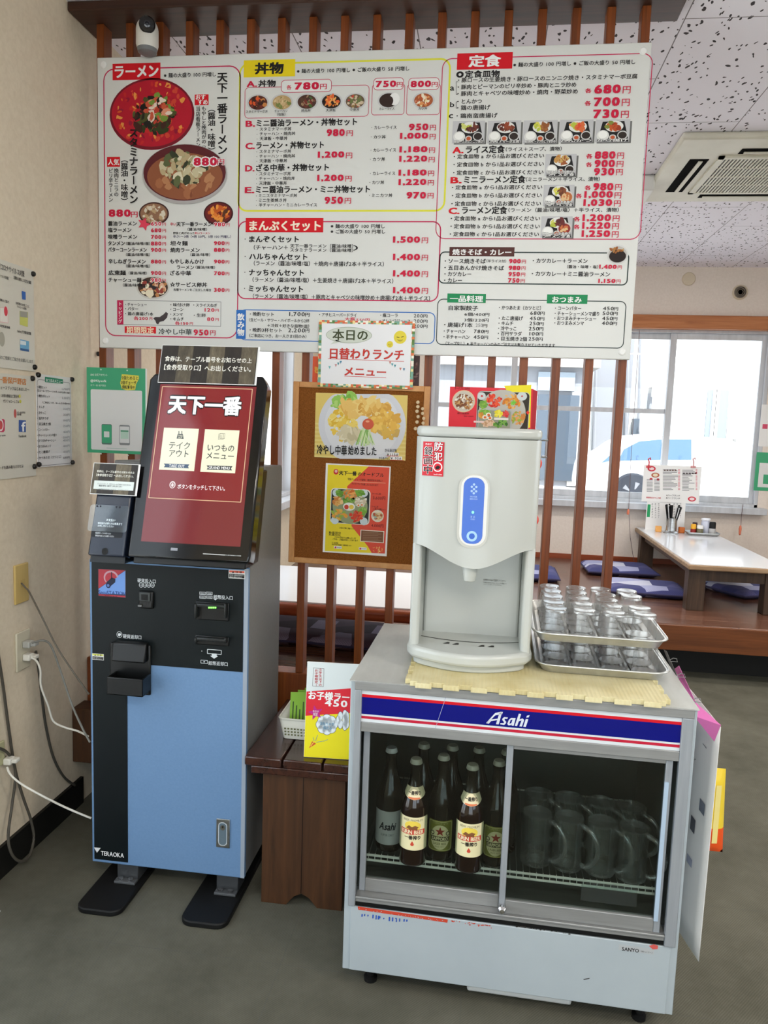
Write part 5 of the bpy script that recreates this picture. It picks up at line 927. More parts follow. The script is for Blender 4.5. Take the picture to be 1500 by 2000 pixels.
L.t('（生ビール・サワー・ハイボールから2杯＋冷奴）', 330, 1284, 618, 20, LI); L.t('（ご来店につき、お一人さま1回のみ）', 376, 1390, 620, 18, LI); SW.build(t_); SW.parts = {}
pins = ((60.8, 535, 'top right corner of the hygiene notice'), (63.8, 717, 'bottom right corner of the hygiene notice'), (59.5, 739, 'top right corner of the social media notice'), (63.4, 911, 'bottom right corner of the social media notice'), (71, 732, 'top left corner of the price list'), (137, 741, 'top right corner of the price list'), (72.5, 907, 'bottom left corner of the price list'), (138, 903, 'bottom right corner of the price list'), (189, 691, 'bare wall left of the first slat'))
for x, y, lb in pins:
    p = at(x, y, 'x', XL); m = MB(); m.lathe([(.0085, .003), (.0085, .010), (.006, .0135), (0, .0145)], p, C(34, 32, 30, .3), 14, Matrix.Rotation(math.pi / 2, 4, 'Y')); m.lathe([(.0015, -.004), (.0015, .004)], p, M['steel'], 6, Matrix.Rotation(math.pi / 2, 4, 'Y')); tag(m.build('push_pin'), 'dark push pin at the ' + lb, 'pin', 'dark pins on the left wall')
def plate(lab, x0, y0, x1, y1, col, holes):
    a = at(x0, y0, 'x', XL); b = at(x1, y1, 'x', XL); t_ = thing('wall_socket', lab, 'socket', (XL, (a.y + b.y) / 2, min(a.z, b.z))); MB().box(XL, XL + .008, a.y, b.y, b.z, a.z, C(col, .4)).build('cover_plate', t_, bevel=.003)
    m = MB(); c = ((a.y + b.y) / 2, (a.z + b.z) / 2)
    for dz in holes: m.box(XL + .008, XL + .0095, c[0] - .014, c[0] + .014, c[1] + dz - .012, c[1] + dz + .012, C([v - 8 for v in col], .4))
    m.build('socket_insert', t_, bevel=.001); return c
ca = plate('yellowed cable outlet plate, upper one on the left wall', 25, 1105, 53, 1172, (206, 178, 110), (0,)); cb = plate('cream wall socket with two plugs in it, below the yellowed plate', 28, 1238, 56, 1300, (206, 200, 178), (.022, -.022)); plate('greenish wall socket at the left picture edge low on the wall', -22, 1462, 6, 1490, (190, 188, 150), (0,))
def cord(name, pts, r, mat, lab, plug=None):
    P_ = [at(x, y, 'x', X) for x, y, X in pts]; out = []
    for i in range(len(P_) - 1):
        p0 = P_[max(i - 1, 0)]; p1 = P_[i]; p2 = P_[i + 1]; p3 = P_[min(i + 2, len(P_) - 1)]
        for k in range(5): t = k / 5; out.append(.5 * ((2 * p1) + (p2 - p0) * t + (2 * p0 - 5 * p1 + 4 * p2 - p3) * t * t + (3 * p1 - p0 - 3 * p2 + p3) * t ** 3))
    out.append(P_[-1]); t_ = thing(name, lab, 'cable', out[-1]); MB().tube(out, r, mat, 8).build('cord', t_)
    if plug:
        m = MB(); c = plug[0]; m.box(XL + .0098, XL + .035, c.y - .013, c.y + .017, c.z - .011, c.z + .011, plug[1]); m.box(XL + .03, XL + .05, c.y - .004, c.y + .022, c.z - .007, c.z + .007, plug[1]); m.build('plug', t_, bevel=.004)
    return t_
A_ = XL + .012
cord('cable', [(42, 1139, A_), (50, 1148, XL + .03), (58, 1158, XL + .05), (82, 1205, XL + .12), (110, 1262, XL + .17), (140, 1308, XL + .22), (174, 1356, XL + .275)], .0028, C(98, 92, 82), 'thin brown-grey cable running from the yellowed plate down to the kiosk')
wp = C(226, 224, 214, .35); gpz = C(176, 176, 170, .35)
p = at(48, 1255, 'x', XL); p = Vector((XL, cb[0], cb[1] + .022))
cord('power_cord', [(62, 1256, XL + .045), (84, 1251, XL + .07), (100, 1262, XL + .09), (118, 1310, XL + .13), (140, 1375, XL + .18), (160, 1420, XL + .23), (176, 1450, XL + .27)], .0034, C(128, 128, 122), 'grey power cord from the upper plug of the cream socket to the kiosk', (p, gpz))
p = Vector((XL, cb[0], cb[1] - .022))
cord('power_cord', [(62, 1284, XL + .045), (72, 1292, XL + .06), (79, 1310, XL + .07), (80, 1340, XL + .07), (94, 1378, XL + .08), (104, 1408, XL + .09), (125, 1420, XL + .13), (152, 1428, XL + .18), (172, 1438, XL + .24)], .0034, wp, 'white power cord from the lower plug of the cream socket to the kiosk', (p, wp))
cord('cable', [(70, 1272, XL + .02), (76, 1310, XL + .012), (83, 1370, XL + .012), (90, 1420, XL + .012), (104, 1478, XL + .014), (124, 1516, XL + .018), (146, 1534, XL + .024)], .0045, C(70, 68, 62), 'dark grey cable hanging from the cream socket down to the baseboard')
cord('cable', [(-6, 1262, A_), (6, 1340, A_), (18, 1430, A_), (30, 1505, A_), (46, 1560, XL + .02), (60, 1600, XL + .03), (66, 1638, XL + .035), (56, 1674, XL + .045), (38, 1682, XL + .05), (22, 1666, XL + .045), (16, 1632, XL + .035), (23, 1575, XL + .025), (30, 1520, XL + .02), (26, 1488, XL + .02), (12, 1468, XL + .02), (-6, 1460, XL + .02)], .0046, C(78, 74, 66), 'dark looping cable hanging at the left picture edge')
p = at(8, 1482, 'x', XL)
cord('power_cord', [(14, 1498, XL + .035), (20, 1512, XL + .05), (40, 1530, XL + .08), (80, 1553, XL + .14), (130, 1578, XL + .2), (178, 1598, XL + .27)], .0034, wp, 'white power cord crossing low from the greenish socket to the kiosk', (Vector((XL, p.y - .01, p.z)), wp))
# wooden step behind the kiosk
a = at(142, 1385, 'x', XL); t_ = thing('wooden_step', 'red-brown wooden step against the wall behind the kiosk', 'step', (-1.2, 2.65, 0))
MB().box(XL + .002, -.75, 2.60, 2.69, .19, .40, M['bench_leg']).build('front_board', t_, bevel=.004)
for x in (-1.3, -.85): MB().box(x, x + .06, 2.62, 2.68, 0, .19, M['bench_leg']).build('leg', t_, bevel=.003)
# ================================================================== BENCH AND ITS THINGS
t_ = thing('wooden_bench', 'dark brown plank bench between the kiosk and the fridge', 'bench', (-.51, 2.4, 0))
for i, (xa, xb) in enumerate(((-.680, -.566), (-.560, -.442), (-.436, -.325))): MB().box(xa, xb, 2.16, 2.66, .454, .482, M['bench_top']).build('seat_plank', t_, bevel=.004)
m = MB(); q = [(-.628, 0), (-.548, 0), (-.524, .03), (-.5, .042), (-.476, .03), (-.45, 0), (-.372, 0), (-.372, .452), (-.628, .452)]; m.prism(q, 2.185, 2.215, M['bench_leg'], 'y'); m.box(-.503, -.500, 2.1845, 2.186,   .042, .452, C(30, 14, 8)); m.build('leg', t_, bevel=.003)
m = MB(); m.prism(q, 2.60, 2.63, M['bench_leg'], 'y'); m.build('leg', t_, bevel=.003)
MB().box(-.66, -.35, 2.161, 2.185, .43, .454, M['bench_top']).build('apron', t_, bevel=.003)
# white basket with green tickets
bx0, bx1, by0, by1, bz = -.615, -.488, 2.30, 2.50, .482
t_ = thing('basket', 'white perforated plastic basket of green tickets on the bench', 'basket', ((bx0 + bx1) / 2, 2.4, bz)); wpl = C(226, 228, 218, .4); m = MB()
q = Sheet(Matrix.Identity(4)).rrpts; o0 = q(bx0 + .012, by0 + .012, bx1 - .012, by1 - .012, .015); o1 = q(bx0, by0, bx1, by1, .02); n = len(o0)
m.add([(x, y, bz + .002) for x, y in o0] + [(x, y, bz + .07) for x, y in o1], [(k, (k + 1) % n, n + (k + 1) % n, n + k) for k in range(n)] + [tuple(range(n))[::-1]], wpl); m.build('shell', t_, solid=.002)
m = MB(); m.tube([(x, y, bz + .07) for x, y in o1], .0035, wpl, 6, True); m.build('rim', t_)
m = MB()
for r in range(3):
    for k in range(9): x = bx0 + .02 + k * .0105; y_ = by0 + .0095 - .0032 * r; zz = bz + .014 + r * .011; m.box(x, x + .006, y_ - .0022, y_ - .0012, zz, zz + .005, C(120, 124, 90))
m.build('perforation', t_)
for k in range(5):
    x = bx0 + .028 + k * .014; lean = .035 + .012 * k; Fm = Fr(Vector((x, 2.33 + k * .025, bz + .006)), (1, .15 - .08 * k, 0), (.22, .35, 1)); m = MB(Fm); m.box(0, .062, 0, .135, 0, .0006, C(146, 200, 70, .6)); g = thing('ticket', ('frontmost', 'second', 'third', 'fourth', 'rearmost')[k] + ' of the bright green tickets standing in the white basket', 'ticket', Fm.translation, 'green tickets in the basket'); m.build('slip', g)
    S = Sheet(Fm, .0009); S.LV = .0002
    for j in range(5): S.lpoly([(.008 + .011 * j, .03), (.012 + .011 * j, .03), (.012 + .011 * j, .105 - .012 * (j % 3)), (.008 + .011 * j, .105 - .012 * (j % 3))], C(60, 90, 40), 1)
    S.build(g)
# children's noodle board
_b = at(593, 1474, 'y', 2.19); FB = Fr(Vector((_b.x, 2.19, .483)), (1, .06, 0), (0, .10, 1)); BH = at(600, 1292, 'y', 2.215).z - .483; BW = -.318 - _b.x
t_ = thing('price_board', "red and yellow children's noodle board leaning beside the fridge", 'sign board', FB.translation + Vector((.09, 0, 0)))
m = MB(FB); m.box(0, BW, 0, BH, -.006, 0, M['paper']); m.build('board', t_, bevel=.001)
S = Sheet(FB, .0002); b_ = Zm(S, 460, 1080, 4.1667)
S.lpoly([(.001, .001), (BW - .001, .001), (BW - .001, .148), (.001, .126)], C(240, 226, 30), 1); S.lpoly([(.001, .126), (BW - .001, .148), (BW - .001, .224), (.001, .200)], C(222, 40, 56), 1.5); S.lpoly([(.001, .200), (BW - .001, .224), (BW - .001, BH - .001), (.001, BH - .001)], C(222, 230, 230), 1)
b_.t('お子様ラー', 596, 1156, 926, 66, C(246, 246, 244), .05); b_.t('450', 730, 1218, 908, 52, C(246, 246, 244), .03)
b_.ring(632, 934, 716, 1090, 2, 3, C(120, 110, 110), 2, 'printing'); b_.v('小学生以下の', 690, 938, 1084, 26, C(190, 50, 60)); b_.v('お子様限定ー', 658, 944, 1086, 26, C(190, 50, 60))
st_ = []
for k in range(10): a = math.pi / 2 + k * math.pi / 5; r = 62 if k % 2 == 0 else 28; st_.append((652 + r * math.cos(a + .2), 1300 - r * math.sin(a + .2)))
b_.pl(st_, C(196, 40, 140), 3, 'printing'); b_.t('今だけ', 628, 1288, 676, 22, WH, .01, lv=5); b_.t('限定', 634, 1312, 670, 22, WH, .01, lv=5)
for cx, cy in ((744, 1396), (890, 1360)):
    for col, gr, lv in ((C(90, 90, 110), 4, 2), (C(232, 240, 244), 0, 3)):
        for k in range(8): a = k * .785; b_.e(min(cx + 52 * math.cos(a), 905), cy + 46 * math.sin(a), 36 + gr if cx < 800 else 18 + gr, 36 + gr, col, lv, 'printing')
        b_.e(min(cx, 890), cy, 54 if cx < 800 else 20, 50, col, lv, 'printing')
b_.t('おもちゃが', 690, 1386, 804, 26, C(60, 150, 190), .01, lv=6); b_.t('当たる', 716, 1420, 784, 26, C(60, 150, 190), .01, lv=6); b_.pl([(598, 1588), (624, 1532), (656, 1552)], C(216, 90, 50), 3, 'printing'); b_.pl([(608, 1570), (634, 1536), (640, 1540), (614, 1574)], C(240, 200, 80), 4, 'printing')
for p_, q_ in (((640, 1530), (630, 1500)), ((650, 1530), (670, 1480)), ((656, 1540), (720, 1530)), ((720, 1530), (752, 1518))): b_.ln(*p_, *q_, 4, C(120, 150, 150), 3, 'printing')
S.build(t_)
# ================================================================== CORK BOARD AND ITS POSTERS
YC = 2.700; t_ = thing('cork_board', 'pine framed brown cork board hung on the slats', 'notice board', (-.45, YC + .01, .98)); T = Matrix.Translation((-.449, YC, 1.307)) @ Matrix.Rotation(.009, 4, 'Y')
cw, ch = .244, .326; m = MB(T); m.box(-cw + .012, cw - .012, .006, .018, -ch + .012, ch - .012, M['cork']); m.build('cork_sheet', t_)
m = MB(T); m.box(-cw, -cw + .021, 0, .019, -ch, ch, M['frame_wood']); m.box(cw - .021, cw, 0, .019, -ch, ch, M['frame_wood']); m.box(-cw + .021, cw - .021, 0, .019, ch - .02, ch, M['frame_wood']); m.box(-cw + .021, cw - .021, 0, .019, -ch, -ch + .02, M['frame_wood']); m.build('frame', t_, bevel=.002)
YP = YC + .0035
def flat(name, lab, cat, Y, corners, mat, rot=0.0):
    """paper whose corners TL, BR are seen at photo pixels, turned by rot in its plane"""
    F_ = Fr((0, Y, 0), (math.cos(rot), 0, math.sin(rot)), (-math.sin(rot), 0, math.cos(rot))); S = Sheet(F_); a = S.uv(*corners[0]); b = S.uv(*corners[1]); O_ = F_ @ Vector(((a[0] + b[0]) / 2, b[1], 0))
    t_ = thing(name, lab, cat, O_); m = MB(F_); m.box(a[0], b[0], b[1], a[1], -.002, -.0003, mat); m.build('sheet', t_); return t_, S, a, b
u_ = lambda x, y: (540 + x / 3.775, 600 + y / 3.775)
t_, S, a, b = flat('poster', 'photo poster of cold ramen with handwritten title, upper poster on the cork board', 'poster', YP, (u_(290, 630), u_(950, 1132)), C(226, 200, 110, .4), -.0)
u = Zm(S, 540, 600, 3.775); rd = random.Random(2)
for k in range(9): S.lpoly([(a[0], b[1] + k * .0145), (b[0], b[1] + k * .0145), (b[0], b[1] + k * .0145 + .006), (a[0], b[1] + k * .0145 + .006)], C(232, 212, 130, .4), .4, 'photo')
q = []
for k in range(48):
    an = k * 2 * math.pi / 48; q.append((632 + 322 * math.cos(an), min(max(866 + 300 * math.sin(an), 640), 1118)))
u.pl(q, C(214, 216, 222, .4), 1, 'photo'); q = [(632 + (x - 632) * .86, min(max(866 + (y - 866) * .86, 644), 1100)) for x, y in q]; u.pl(q, C(222, 224, 228, .4), 1.6, 'photo')
u.bl(520, 710, 100, 62, [(150, 200, 90), (120, 180, 70), (180, 216, 120)], 40, 34, 2, 'photo'); u.bl(500, 860, 110, 100, [(236, 200, 80), (240, 214, 110), (226, 184, 60), (244, 224, 140)], 80, 26, 3, 'photo'); u.bl(660, 740, 190, 56, [(226, 176, 84), (236, 196, 110), (214, 160, 70), (240, 210, 130)], 80, 36, 5, 'photo'); u.bl(800, 850, 110, 80, [(232, 184, 80), (240, 200, 100), (220, 168, 70)], 60, 32, 6, 'photo'); u.bl(540, 940, 70, 46, [(214, 204, 170), (196, 186, 150), (226, 218, 190)], 36, 36, 7.5, 'photo'); u.bl(820, 930, 90, 30, [(222, 180, 80), (206, 170, 90)], 20, 30, 7, 'photo')
for k in range(26): x = 650 + 60 * rd.random() - 40; u.ln(x + 10, 890 + 20 * rd.random(), x - 30 + 90 * rd.random(), 1000 + 24 * rd.random(), 7, C(*rd.choice([(130, 180, 90), (170, 206, 130), (206, 226, 170)]), .4), 8.5 + .02 * k, 'photo')
u.e(676, 862, 42, 40, C(206, 84, 50, .3), 10, 'photo'); u.e(672, 842, 14, 8, C(236, 160, 120, .3), 10.5, 'photo')
u.t('冷やし中華', 300, 1048, 520, 70, C(24, 24, 26), .035, lv=12); u.t('始めました', 530, 1054, 738, 66, C(24, 24, 26), .035, lv=12); u.t('からあげ有', 800, 1054, 888, 24, C(40, 40, 40), lv=12); u.rr(812, 1070, 902, 1096, 2, WH, 11, 'photo'); u.t('￥1150', 814, 1084, 896, 24, C(40, 40, 40), .02, lv=13); u.t('からあげなし', 756, 1112, 836, 20, C(40, 40, 40), lv=12); u.rr(838, 1098, 926, 1126, 2, WH, 11, 'photo'); u.t('￥ 950', 842, 1112, 918, 22, C(40, 40, 40), .02, lv=13); u.ln(812, 1096, 902, 1098, 3, RB, 13, 'photo'); u.ln(838, 1126, 940, 1128, 3, RB, 13, 'photo'); S.build(t_)
v_ = lambda x, y: (620 + x / 5.557, 740 + y / 5.557)
t_, S, a, b = flat('poster', 'yellow and red party platter poster, lower poster on the cork board', 'poster', YP, (v_(92, 914), v_(750, 1926)), C(240, 238, 232, .4), -.012)
v = Zm(S, 620, 740, 5.557); v.pl([(114, 930), (782, 962), (732, 1896), (80, 1868)], C(236, 214, 36, .4), 1, 'photo'); v.pl([(556, 951), (782, 962), (732, 1896), (590, 1890), (545, 1815), (372, 1600), (322, 1166)], C(222, 74, 48, .4), 2, 'photo')
v.e(202, 1008, 27, 30, C(206, 50, 50), 3, 'photo'); v.e(203, 1002, 15, 16, C(236, 190, 180), 4, 'photo'); v.t('天下一番', 236, 1018, 426, 46, C(30, 24, 20), .05); v.t('のオードブル', 440, 1030, 722, 44, C(60, 30, 24), .02); v.t('宅配パーティーや宴会・歓送迎会のお供に！', 330, 1086, 706, 24, C(90, 40, 20)); v.ln(380, 1116, 740, 1132, 4, C(240, 190, 150), 3, 'photo'); v.t('テイクアウトでお楽しみいただけます！', 372, 1138, 660, 24, C(90, 40, 20))
v.rr(148, 1180, 562, 1588, 44, C(236, 232, 220), 3, 'photo'); v.rr(156, 1190, 552, 1580, 40, C(44, 52, 46), 4, 'photo'); v.e(354, 1385, 190, 188, C(150, 160, 120), 5, 'photo', n=36)
for cx, cy in ((206, 1236), (506, 1240), (190, 1534), (504, 1546)): v.e(cx, cy, 42, 42, C(206, 220, 222), 6, 'photo')
for cx, cy, rx, ry, cols in ((350, 1250, 80, 50, [(226, 140, 60), (206, 110, 40), (236, 170, 90)]), (220, 1320, 50, 50, [(226, 170, 90), (206, 130, 60), (236, 200, 140)]), (240, 1470, 80, 60, [(232, 160, 60), (226, 180, 80), (150, 180, 70)]), (420, 1490, 62, 58, [(214, 66, 40), (226, 90, 50), (196, 50, 30)]), (470, 1330, 60, 50, [(230, 220, 196), (214, 200, 170), (240, 236, 220)]), (345, 1320, 60, 30, [(110, 160, 60), (140, 180, 80), (90, 140, 50)]), (490, 1440, 40, 36, [(120, 170, 60), (150, 190, 90)]), (240, 1240, 40, 30, [(120, 170, 60), (100, 150, 50)]), (460, 1240, 40, 30, [(120, 170, 60), (100, 150, 50)])): v.bl(cx, cy, rx, ry, cols, 34, 20, 7, 'photo')
v.e(345, 1386, 66, 44, C(240, 240, 230), 9, 'photo'); v.e(316, 1390, 24, 26, C(206, 70, 50), 10, 'photo'); v.e(370, 1390, 26, 24, C(236, 206, 80), 10, 'photo'); v.e(446, 1370, 18, 18, C(240, 236, 220), 10, 'photo'); v.e(446, 1372, 10, 10, C(226, 120, 50), 11, 'photo'); v.e(484, 1366, 18, 18, C(240, 236, 220), 10, 'photo'); v.e(484, 1368, 10, 10, C(226, 120, 50), 11, 'photo')
v.t('3〜4人前', 596, 1244, 690, 20, C(110, 24, 16)); v.t('3,600円', 604, 1288, 736, 42, C(110, 20, 14), .02); v.t('5〜6人前', 590, 1384, 660, 18, C(110, 24, 16)); v.t('＋餃子10個セット', 606, 1412, 740, 24, C(90, 24, 16), .02); v.e(652, 1488, 68, 66, C(232, 222, 200), 3, 'photo'); v.bl(652, 1488, 46, 40, [(200, 150, 90), (226, 200, 150), (160, 180, 170), (180, 90, 60)], 30, 16, 4, 'photo'); v.t('4,000円', 586, 1588, 716, 38, C(110, 20, 14), .02)
v.t('この他のご予算もご相談ください', 236, 1616, 400, 18, C(70, 60, 20)); v.t('数量限定', 124, 1676, 256, 48, C(50, 44, 20), .01); v.t('ご注文は3日前までにお願いいたします', 186, 1716, 420, 20, C(50, 44, 20), .02); v.t('ご予約・ご相談お待ちしております', 166, 1738, 440, 20, C(50, 44, 20), .02); v.rr(468, 1636, 720, 1782, 2, C(236, 226, 206), 3, 'photo'); v.rr(476, 1644, 712, 1774, 2, C(128, 84, 56), 4, 'photo')
for j in range(6): v.ln(492, 1664 + 18 * j, 660 + 36 * (j % 2), 1666 + 18 * j, 2.4, C(190, 160, 130), 5, 'photo')
for x0 in (180, 450): v.rr(x0, 1812 + (x0 > 200) * 14, x0 + 84, 1844 + (x0 > 200) * 14, 4, WH, 4, 'photo'); v.rr(x0 + 8, 1818 + (x0 > 200) * 14, x0 + 26, 1838 + (x0 > 200) * 14, 4, C(206, 60, 90), 5, 'photo'); v.t('Instagram', x0 + 32, 1828 + (x0 > 200) * 14, x0 + 80, 14, G3, lv=6)
v.t('天下一番 保戸野店', 156, 1778, 226, 18, C(60, 50, 20)); v.t('秋田市保戸野通町 営業時間11:00〜', 156, 1796, 376, 16, C(90, 80, 20)); v.bl(660, 1850, 60, 34, [(240, 170, 90), (240, 200, 120)], 14, 10, 4, 'photo'); S.build(t_)
t_, S, a, b = flat('notice', "white daily lunch notice with mosaic edging below the menu board", 'notice', 2.692, ((623, 625), (806, 760)), M['mosaic'])
for x0, x1 in ((a[0] + .011, b[0] - .011),): S.lpoly([(x0, b[1] + .011), (x1, b[1] + .011), (x1, a[1] - .011), (x0, a[1] - .011)], C(238, 238, 240, .35), .6, 'paper')
u = Zm(S, 540, 600, 3.775); OG = C(200, 206, 192); u.e(534, 206, 170, 58, C(170, 178, 160), 1.6, n=36); u.e(534, 206, 166, 54.5, C(212, 218, 206), 2, n=36); u.pl([(440, 240), (398, 274), (480, 256)], C(212, 218, 206), 2, 'printing'); u.t('本日の', 416, 202, 672, 78, C(66, 74, 44), .03)
RO = C(206, 60, 50); u.t('日替わりランチ', 396, 340, 938, 78, RO, .035, out=C(120, 50, 44), ob=.012); u.t('メニュー', 504, 472, 806, 66, RO, .035, out=C(120, 50, 44), ob=.012); u.ln(380, 380, 940, 400, 3.4, RO, 2, 'printing'); u.ln(500, 508, 808, 520, 3.4, RO, 2, 'printing')
for x, y, c in ((392, 444, (110, 180, 180)), (438, 430, (190, 130, 130)), (456, 418, (90, 150, 160)), (474, 406, (80, 140, 170)), (838, 410, (200, 140, 130)), (854, 424, (90, 160, 170)), (874, 434, (80, 150, 160)), (914, 456, (214, 130, 110)), (940, 460, (80, 130, 160))): u.pl([(x - 9, y - 10), (x + 9, y - 10), (x, y + 12)], C(c), 2, 'printing')
for x, y, r in ((912, 222, 47), (836, 274, 24)): u.e(x, y, r, r, C(232, 214, 70), 2); u.ln(x - r * .55, y - r * .05, x - r * .1, y + r * .02, r * .09, C(80, 60, 20), 3, 'printing'); u.ln(x + r * .15, y - r * .02, x + r * .55, y - r * .12, r * .09, C(80, 60, 20), 3, 'printing'); u.e(x, y + r * .3, r * .42, r * .3, C(90, 60, 20), 3, a0=180, a1=360); u.e(x, y + r * .32, r * .4, r * .2, C(232, 214, 70), 4, a0=180, a1=360)
S.build(t_)
for x0, y0, x1, y1, cols, lb in ((611, 696, 660, 752, [(226, 90, 50), (236, 170, 60), (206, 60, 40)], 'orange picture card peeping out left of the lunch notice'), (780, 694, 818, 756, [(64, 36, 34), (90, 50, 46), (120, 90, 84)], 'dark photo card peeping out right of the lunch notice')):
    t_, S, a, b = flat('picture_card', lb, 'card', 2.7135, ((x0, y0), (x1, y1)), C(cols[0], .4)); S.blobs((x0 + x1) / 2, (y0 + y1) / 2, (x1 - x0) * .45, (y1 - y0) * .45, [C(c, .4) for c in cols], 40, 6, 1); S.build(t_)
for i, (x, y) in enumerate(((1092, 255), (1092, 302), (1083, 352), (1095, 410), (1083, 468), (1145, 325), (1145, 375), (1157, 430), (1150, 480), (1066, 540))):
    p = at(*v_(x, y), 'y', YC + .006); m = MB(); m.lathe([(.0065, 0), (.0045, .003), (.0035, .008), (.0055, .012), (.0055, .015), (0, .0155)], p, C(214, 190, 150, .15), 12, Matrix.Rotation(math.pi / 2, 4, 'X')); tag(m.build('push_pin'), 'clear push pin in the cork board beside the ramen poster, %s' % ('topmost of the left row', 'second of the left row', 'third of the left row', 'fourth of the left row', 'fifth of the left row', 'topmost of the right row', 'second of the right row', 'third of the right row', 'fourth of the right row', 'lowest of all')[i], 'pin', 'clear pins on the cork board')
# ================================================================== LEAFLETS BEHIND THE WATER DISPENSER
YF_ = 2.615; t_ = thing('leaflet_rack', 'thin wire leaflet rack hung on the slats behind the water dispenser', 'rack', (.02, 2.66, 1.40)); m = MB()
for z0 in (1.405, 1.46): m.tube([(-.16, 2.716, z0), (-.16, 2.585, z0), (.20, 2.585, z0), (.20, 2.716, z0)], .0025, M['steel'], 6)
for k in range(9): x = -.15 + k * .043; m.tube([(x, 2.585, 1.46), (x, 2.585, 1.405), (x, 2.716, 1.405)], .002, M['steel'], 6)
m.build('wire_basket', t_)
S = Sheet(Fr((0, YF_, 0), (1, 0, 0), (0, 0, 1))); a = S.uv(879, 755); b = S.uv(1037, 832); f_ = Zm(S, 860, 740, 7.143)
for k in range(6):
    y = YF_ + .0003 + .008 * k; lb = 'red and yellow bento leaflet in front of the stack above the water dispenser' if k == 0 else 'red leaflet in the stack behind the bento leaflet, edge only showing'
    t_ = thing('leaflet', lb, 'leaflet', ((a[0] + b[0]) / 2, y, 1.41), 'front leaflet' if k == 0 else 'stacked leaflets behind the front one'); m = MB(); m.box(a[0] + .0035 * k, b[0] + .0035 * k, y, y + .004, 1.41, a[1] - .001 * k, C(198, 30, 44, .4) if k else C(226, 34, 50, .35)); m.build('sheet', t_)
    if k == 0:
        f_.pl([(890, 96), (1270, 84), (1252, 680), (1190, 690)], C(240, 222, 20, .4), 1, 'photo'); f_.rr(520, 168, 1214, 900, 60, C(52, 44, 34), 2, 'photo'); f_.ring(520, 168, 1214, 900, 60, 8, C(190, 190, 180), 2.5, 'photo'); f_.e(860, 480, 330, 330, C(190, 186, 176), 2.3, 'photo', n=30)
        f_.e(326, 312, 160, 154, C(226, 190, 150), 2, 'photo', n=32); f_.e(326, 312, 148, 142, C(206, 196, 180), 3, 'photo', n=32); f_.bl(326, 320, 120, 96, [(170, 110, 60), (130, 76, 44), (206, 160, 100), (236, 230, 214), (120, 70, 40)], 90, 22, 4, 'photo')
        for cx, cy, rx, ry, cols in ((740, 310, 100, 88, [(222, 60, 40), (236, 90, 50), (200, 40, 30)]), (1000, 310, 120, 100, [(226, 150, 50), (236, 180, 90), (206, 120, 40)]), (1080, 540, 90, 90, [(206, 130, 60), (226, 160, 90), (150, 170, 60)]), (600, 360, 40, 40, [(110, 160, 60), (140, 180, 70)])): f_.bl(cx, cy, rx, ry, cols, 50, 26, 5, 'photo')
        f_.bl(1020, 330, 30, 30, [(110, 190, 60), (140, 210, 90)], 10, 20, 7.5, 'photo'); f_.e(575, 240, 58, 54, C(206, 212, 212), 6, 'photo'); f_.e(1140, 244, 70, 60, C(206, 212, 212), 6, 'photo'); f_.e(580, 240, 16, 14, C(200, 50, 50), 7, 'photo'); f_.e(1140, 242, 14, 12, C(200, 80, 80), 7, 'photo')
        f_.rr(526, 420, 974, 900, 30, C(176, 180, 178), 8, 'photo'); f_.rr(540, 434, 960, 900, 24, C(150, 150, 130), 8.3, 'photo')
        for cx, cy, rx, ry, cols in ((620, 470, 70, 30, [(120, 170, 60), (150, 190, 80)]), (570, 500, 30, 40, [(226, 160, 60), (206, 140, 50)]), (660, 620, 90, 44, [(214, 170, 130), (196, 150, 110), (226, 190, 160)]), (840, 620, 100, 46, [(90, 140, 50), (120, 170, 70), (60, 110, 40)]), (820, 490, 60, 40, [(226, 210, 40), (240, 226, 80)]), (915, 490, 28, 36, [(214, 50, 50), (226, 80, 70)])): f_.bl(cx, cy, rx, ry, cols, 36, 22, 9, 'photo')
        for cx, cy in ((622, 535), (672, 500), (690, 545)): f_.e(cx, cy, 36, 30, C(242, 236, 220), 11, 'photo'); f_.e(cx + 2, cy + 2, 20, 17, C(220, 110, 40), 12, 'photo')
        f_.rr(750, 540, 948, 576, 4, C(232, 226, 216), 11, 'photo'); f_.rr(466, 584, 606, 614, 8, C(236, 206, 200), 10, 'photo'); f_.t('豚の角煮丼', 240, 478, 400, 26, C(140, 20, 30), .02); f_.t('税込 1,080円', 330, 520, 460, 18, C(140, 20, 30)); f_.t('オードブル お弁当', 200, 130, 410, 40, C(150, 20, 30), .03); f_.pl([(1218, 440), (1246, 470), (1220, 500), (1196, 470)], C(222, 50, 40), 8, 'photo'); S.build(t_)
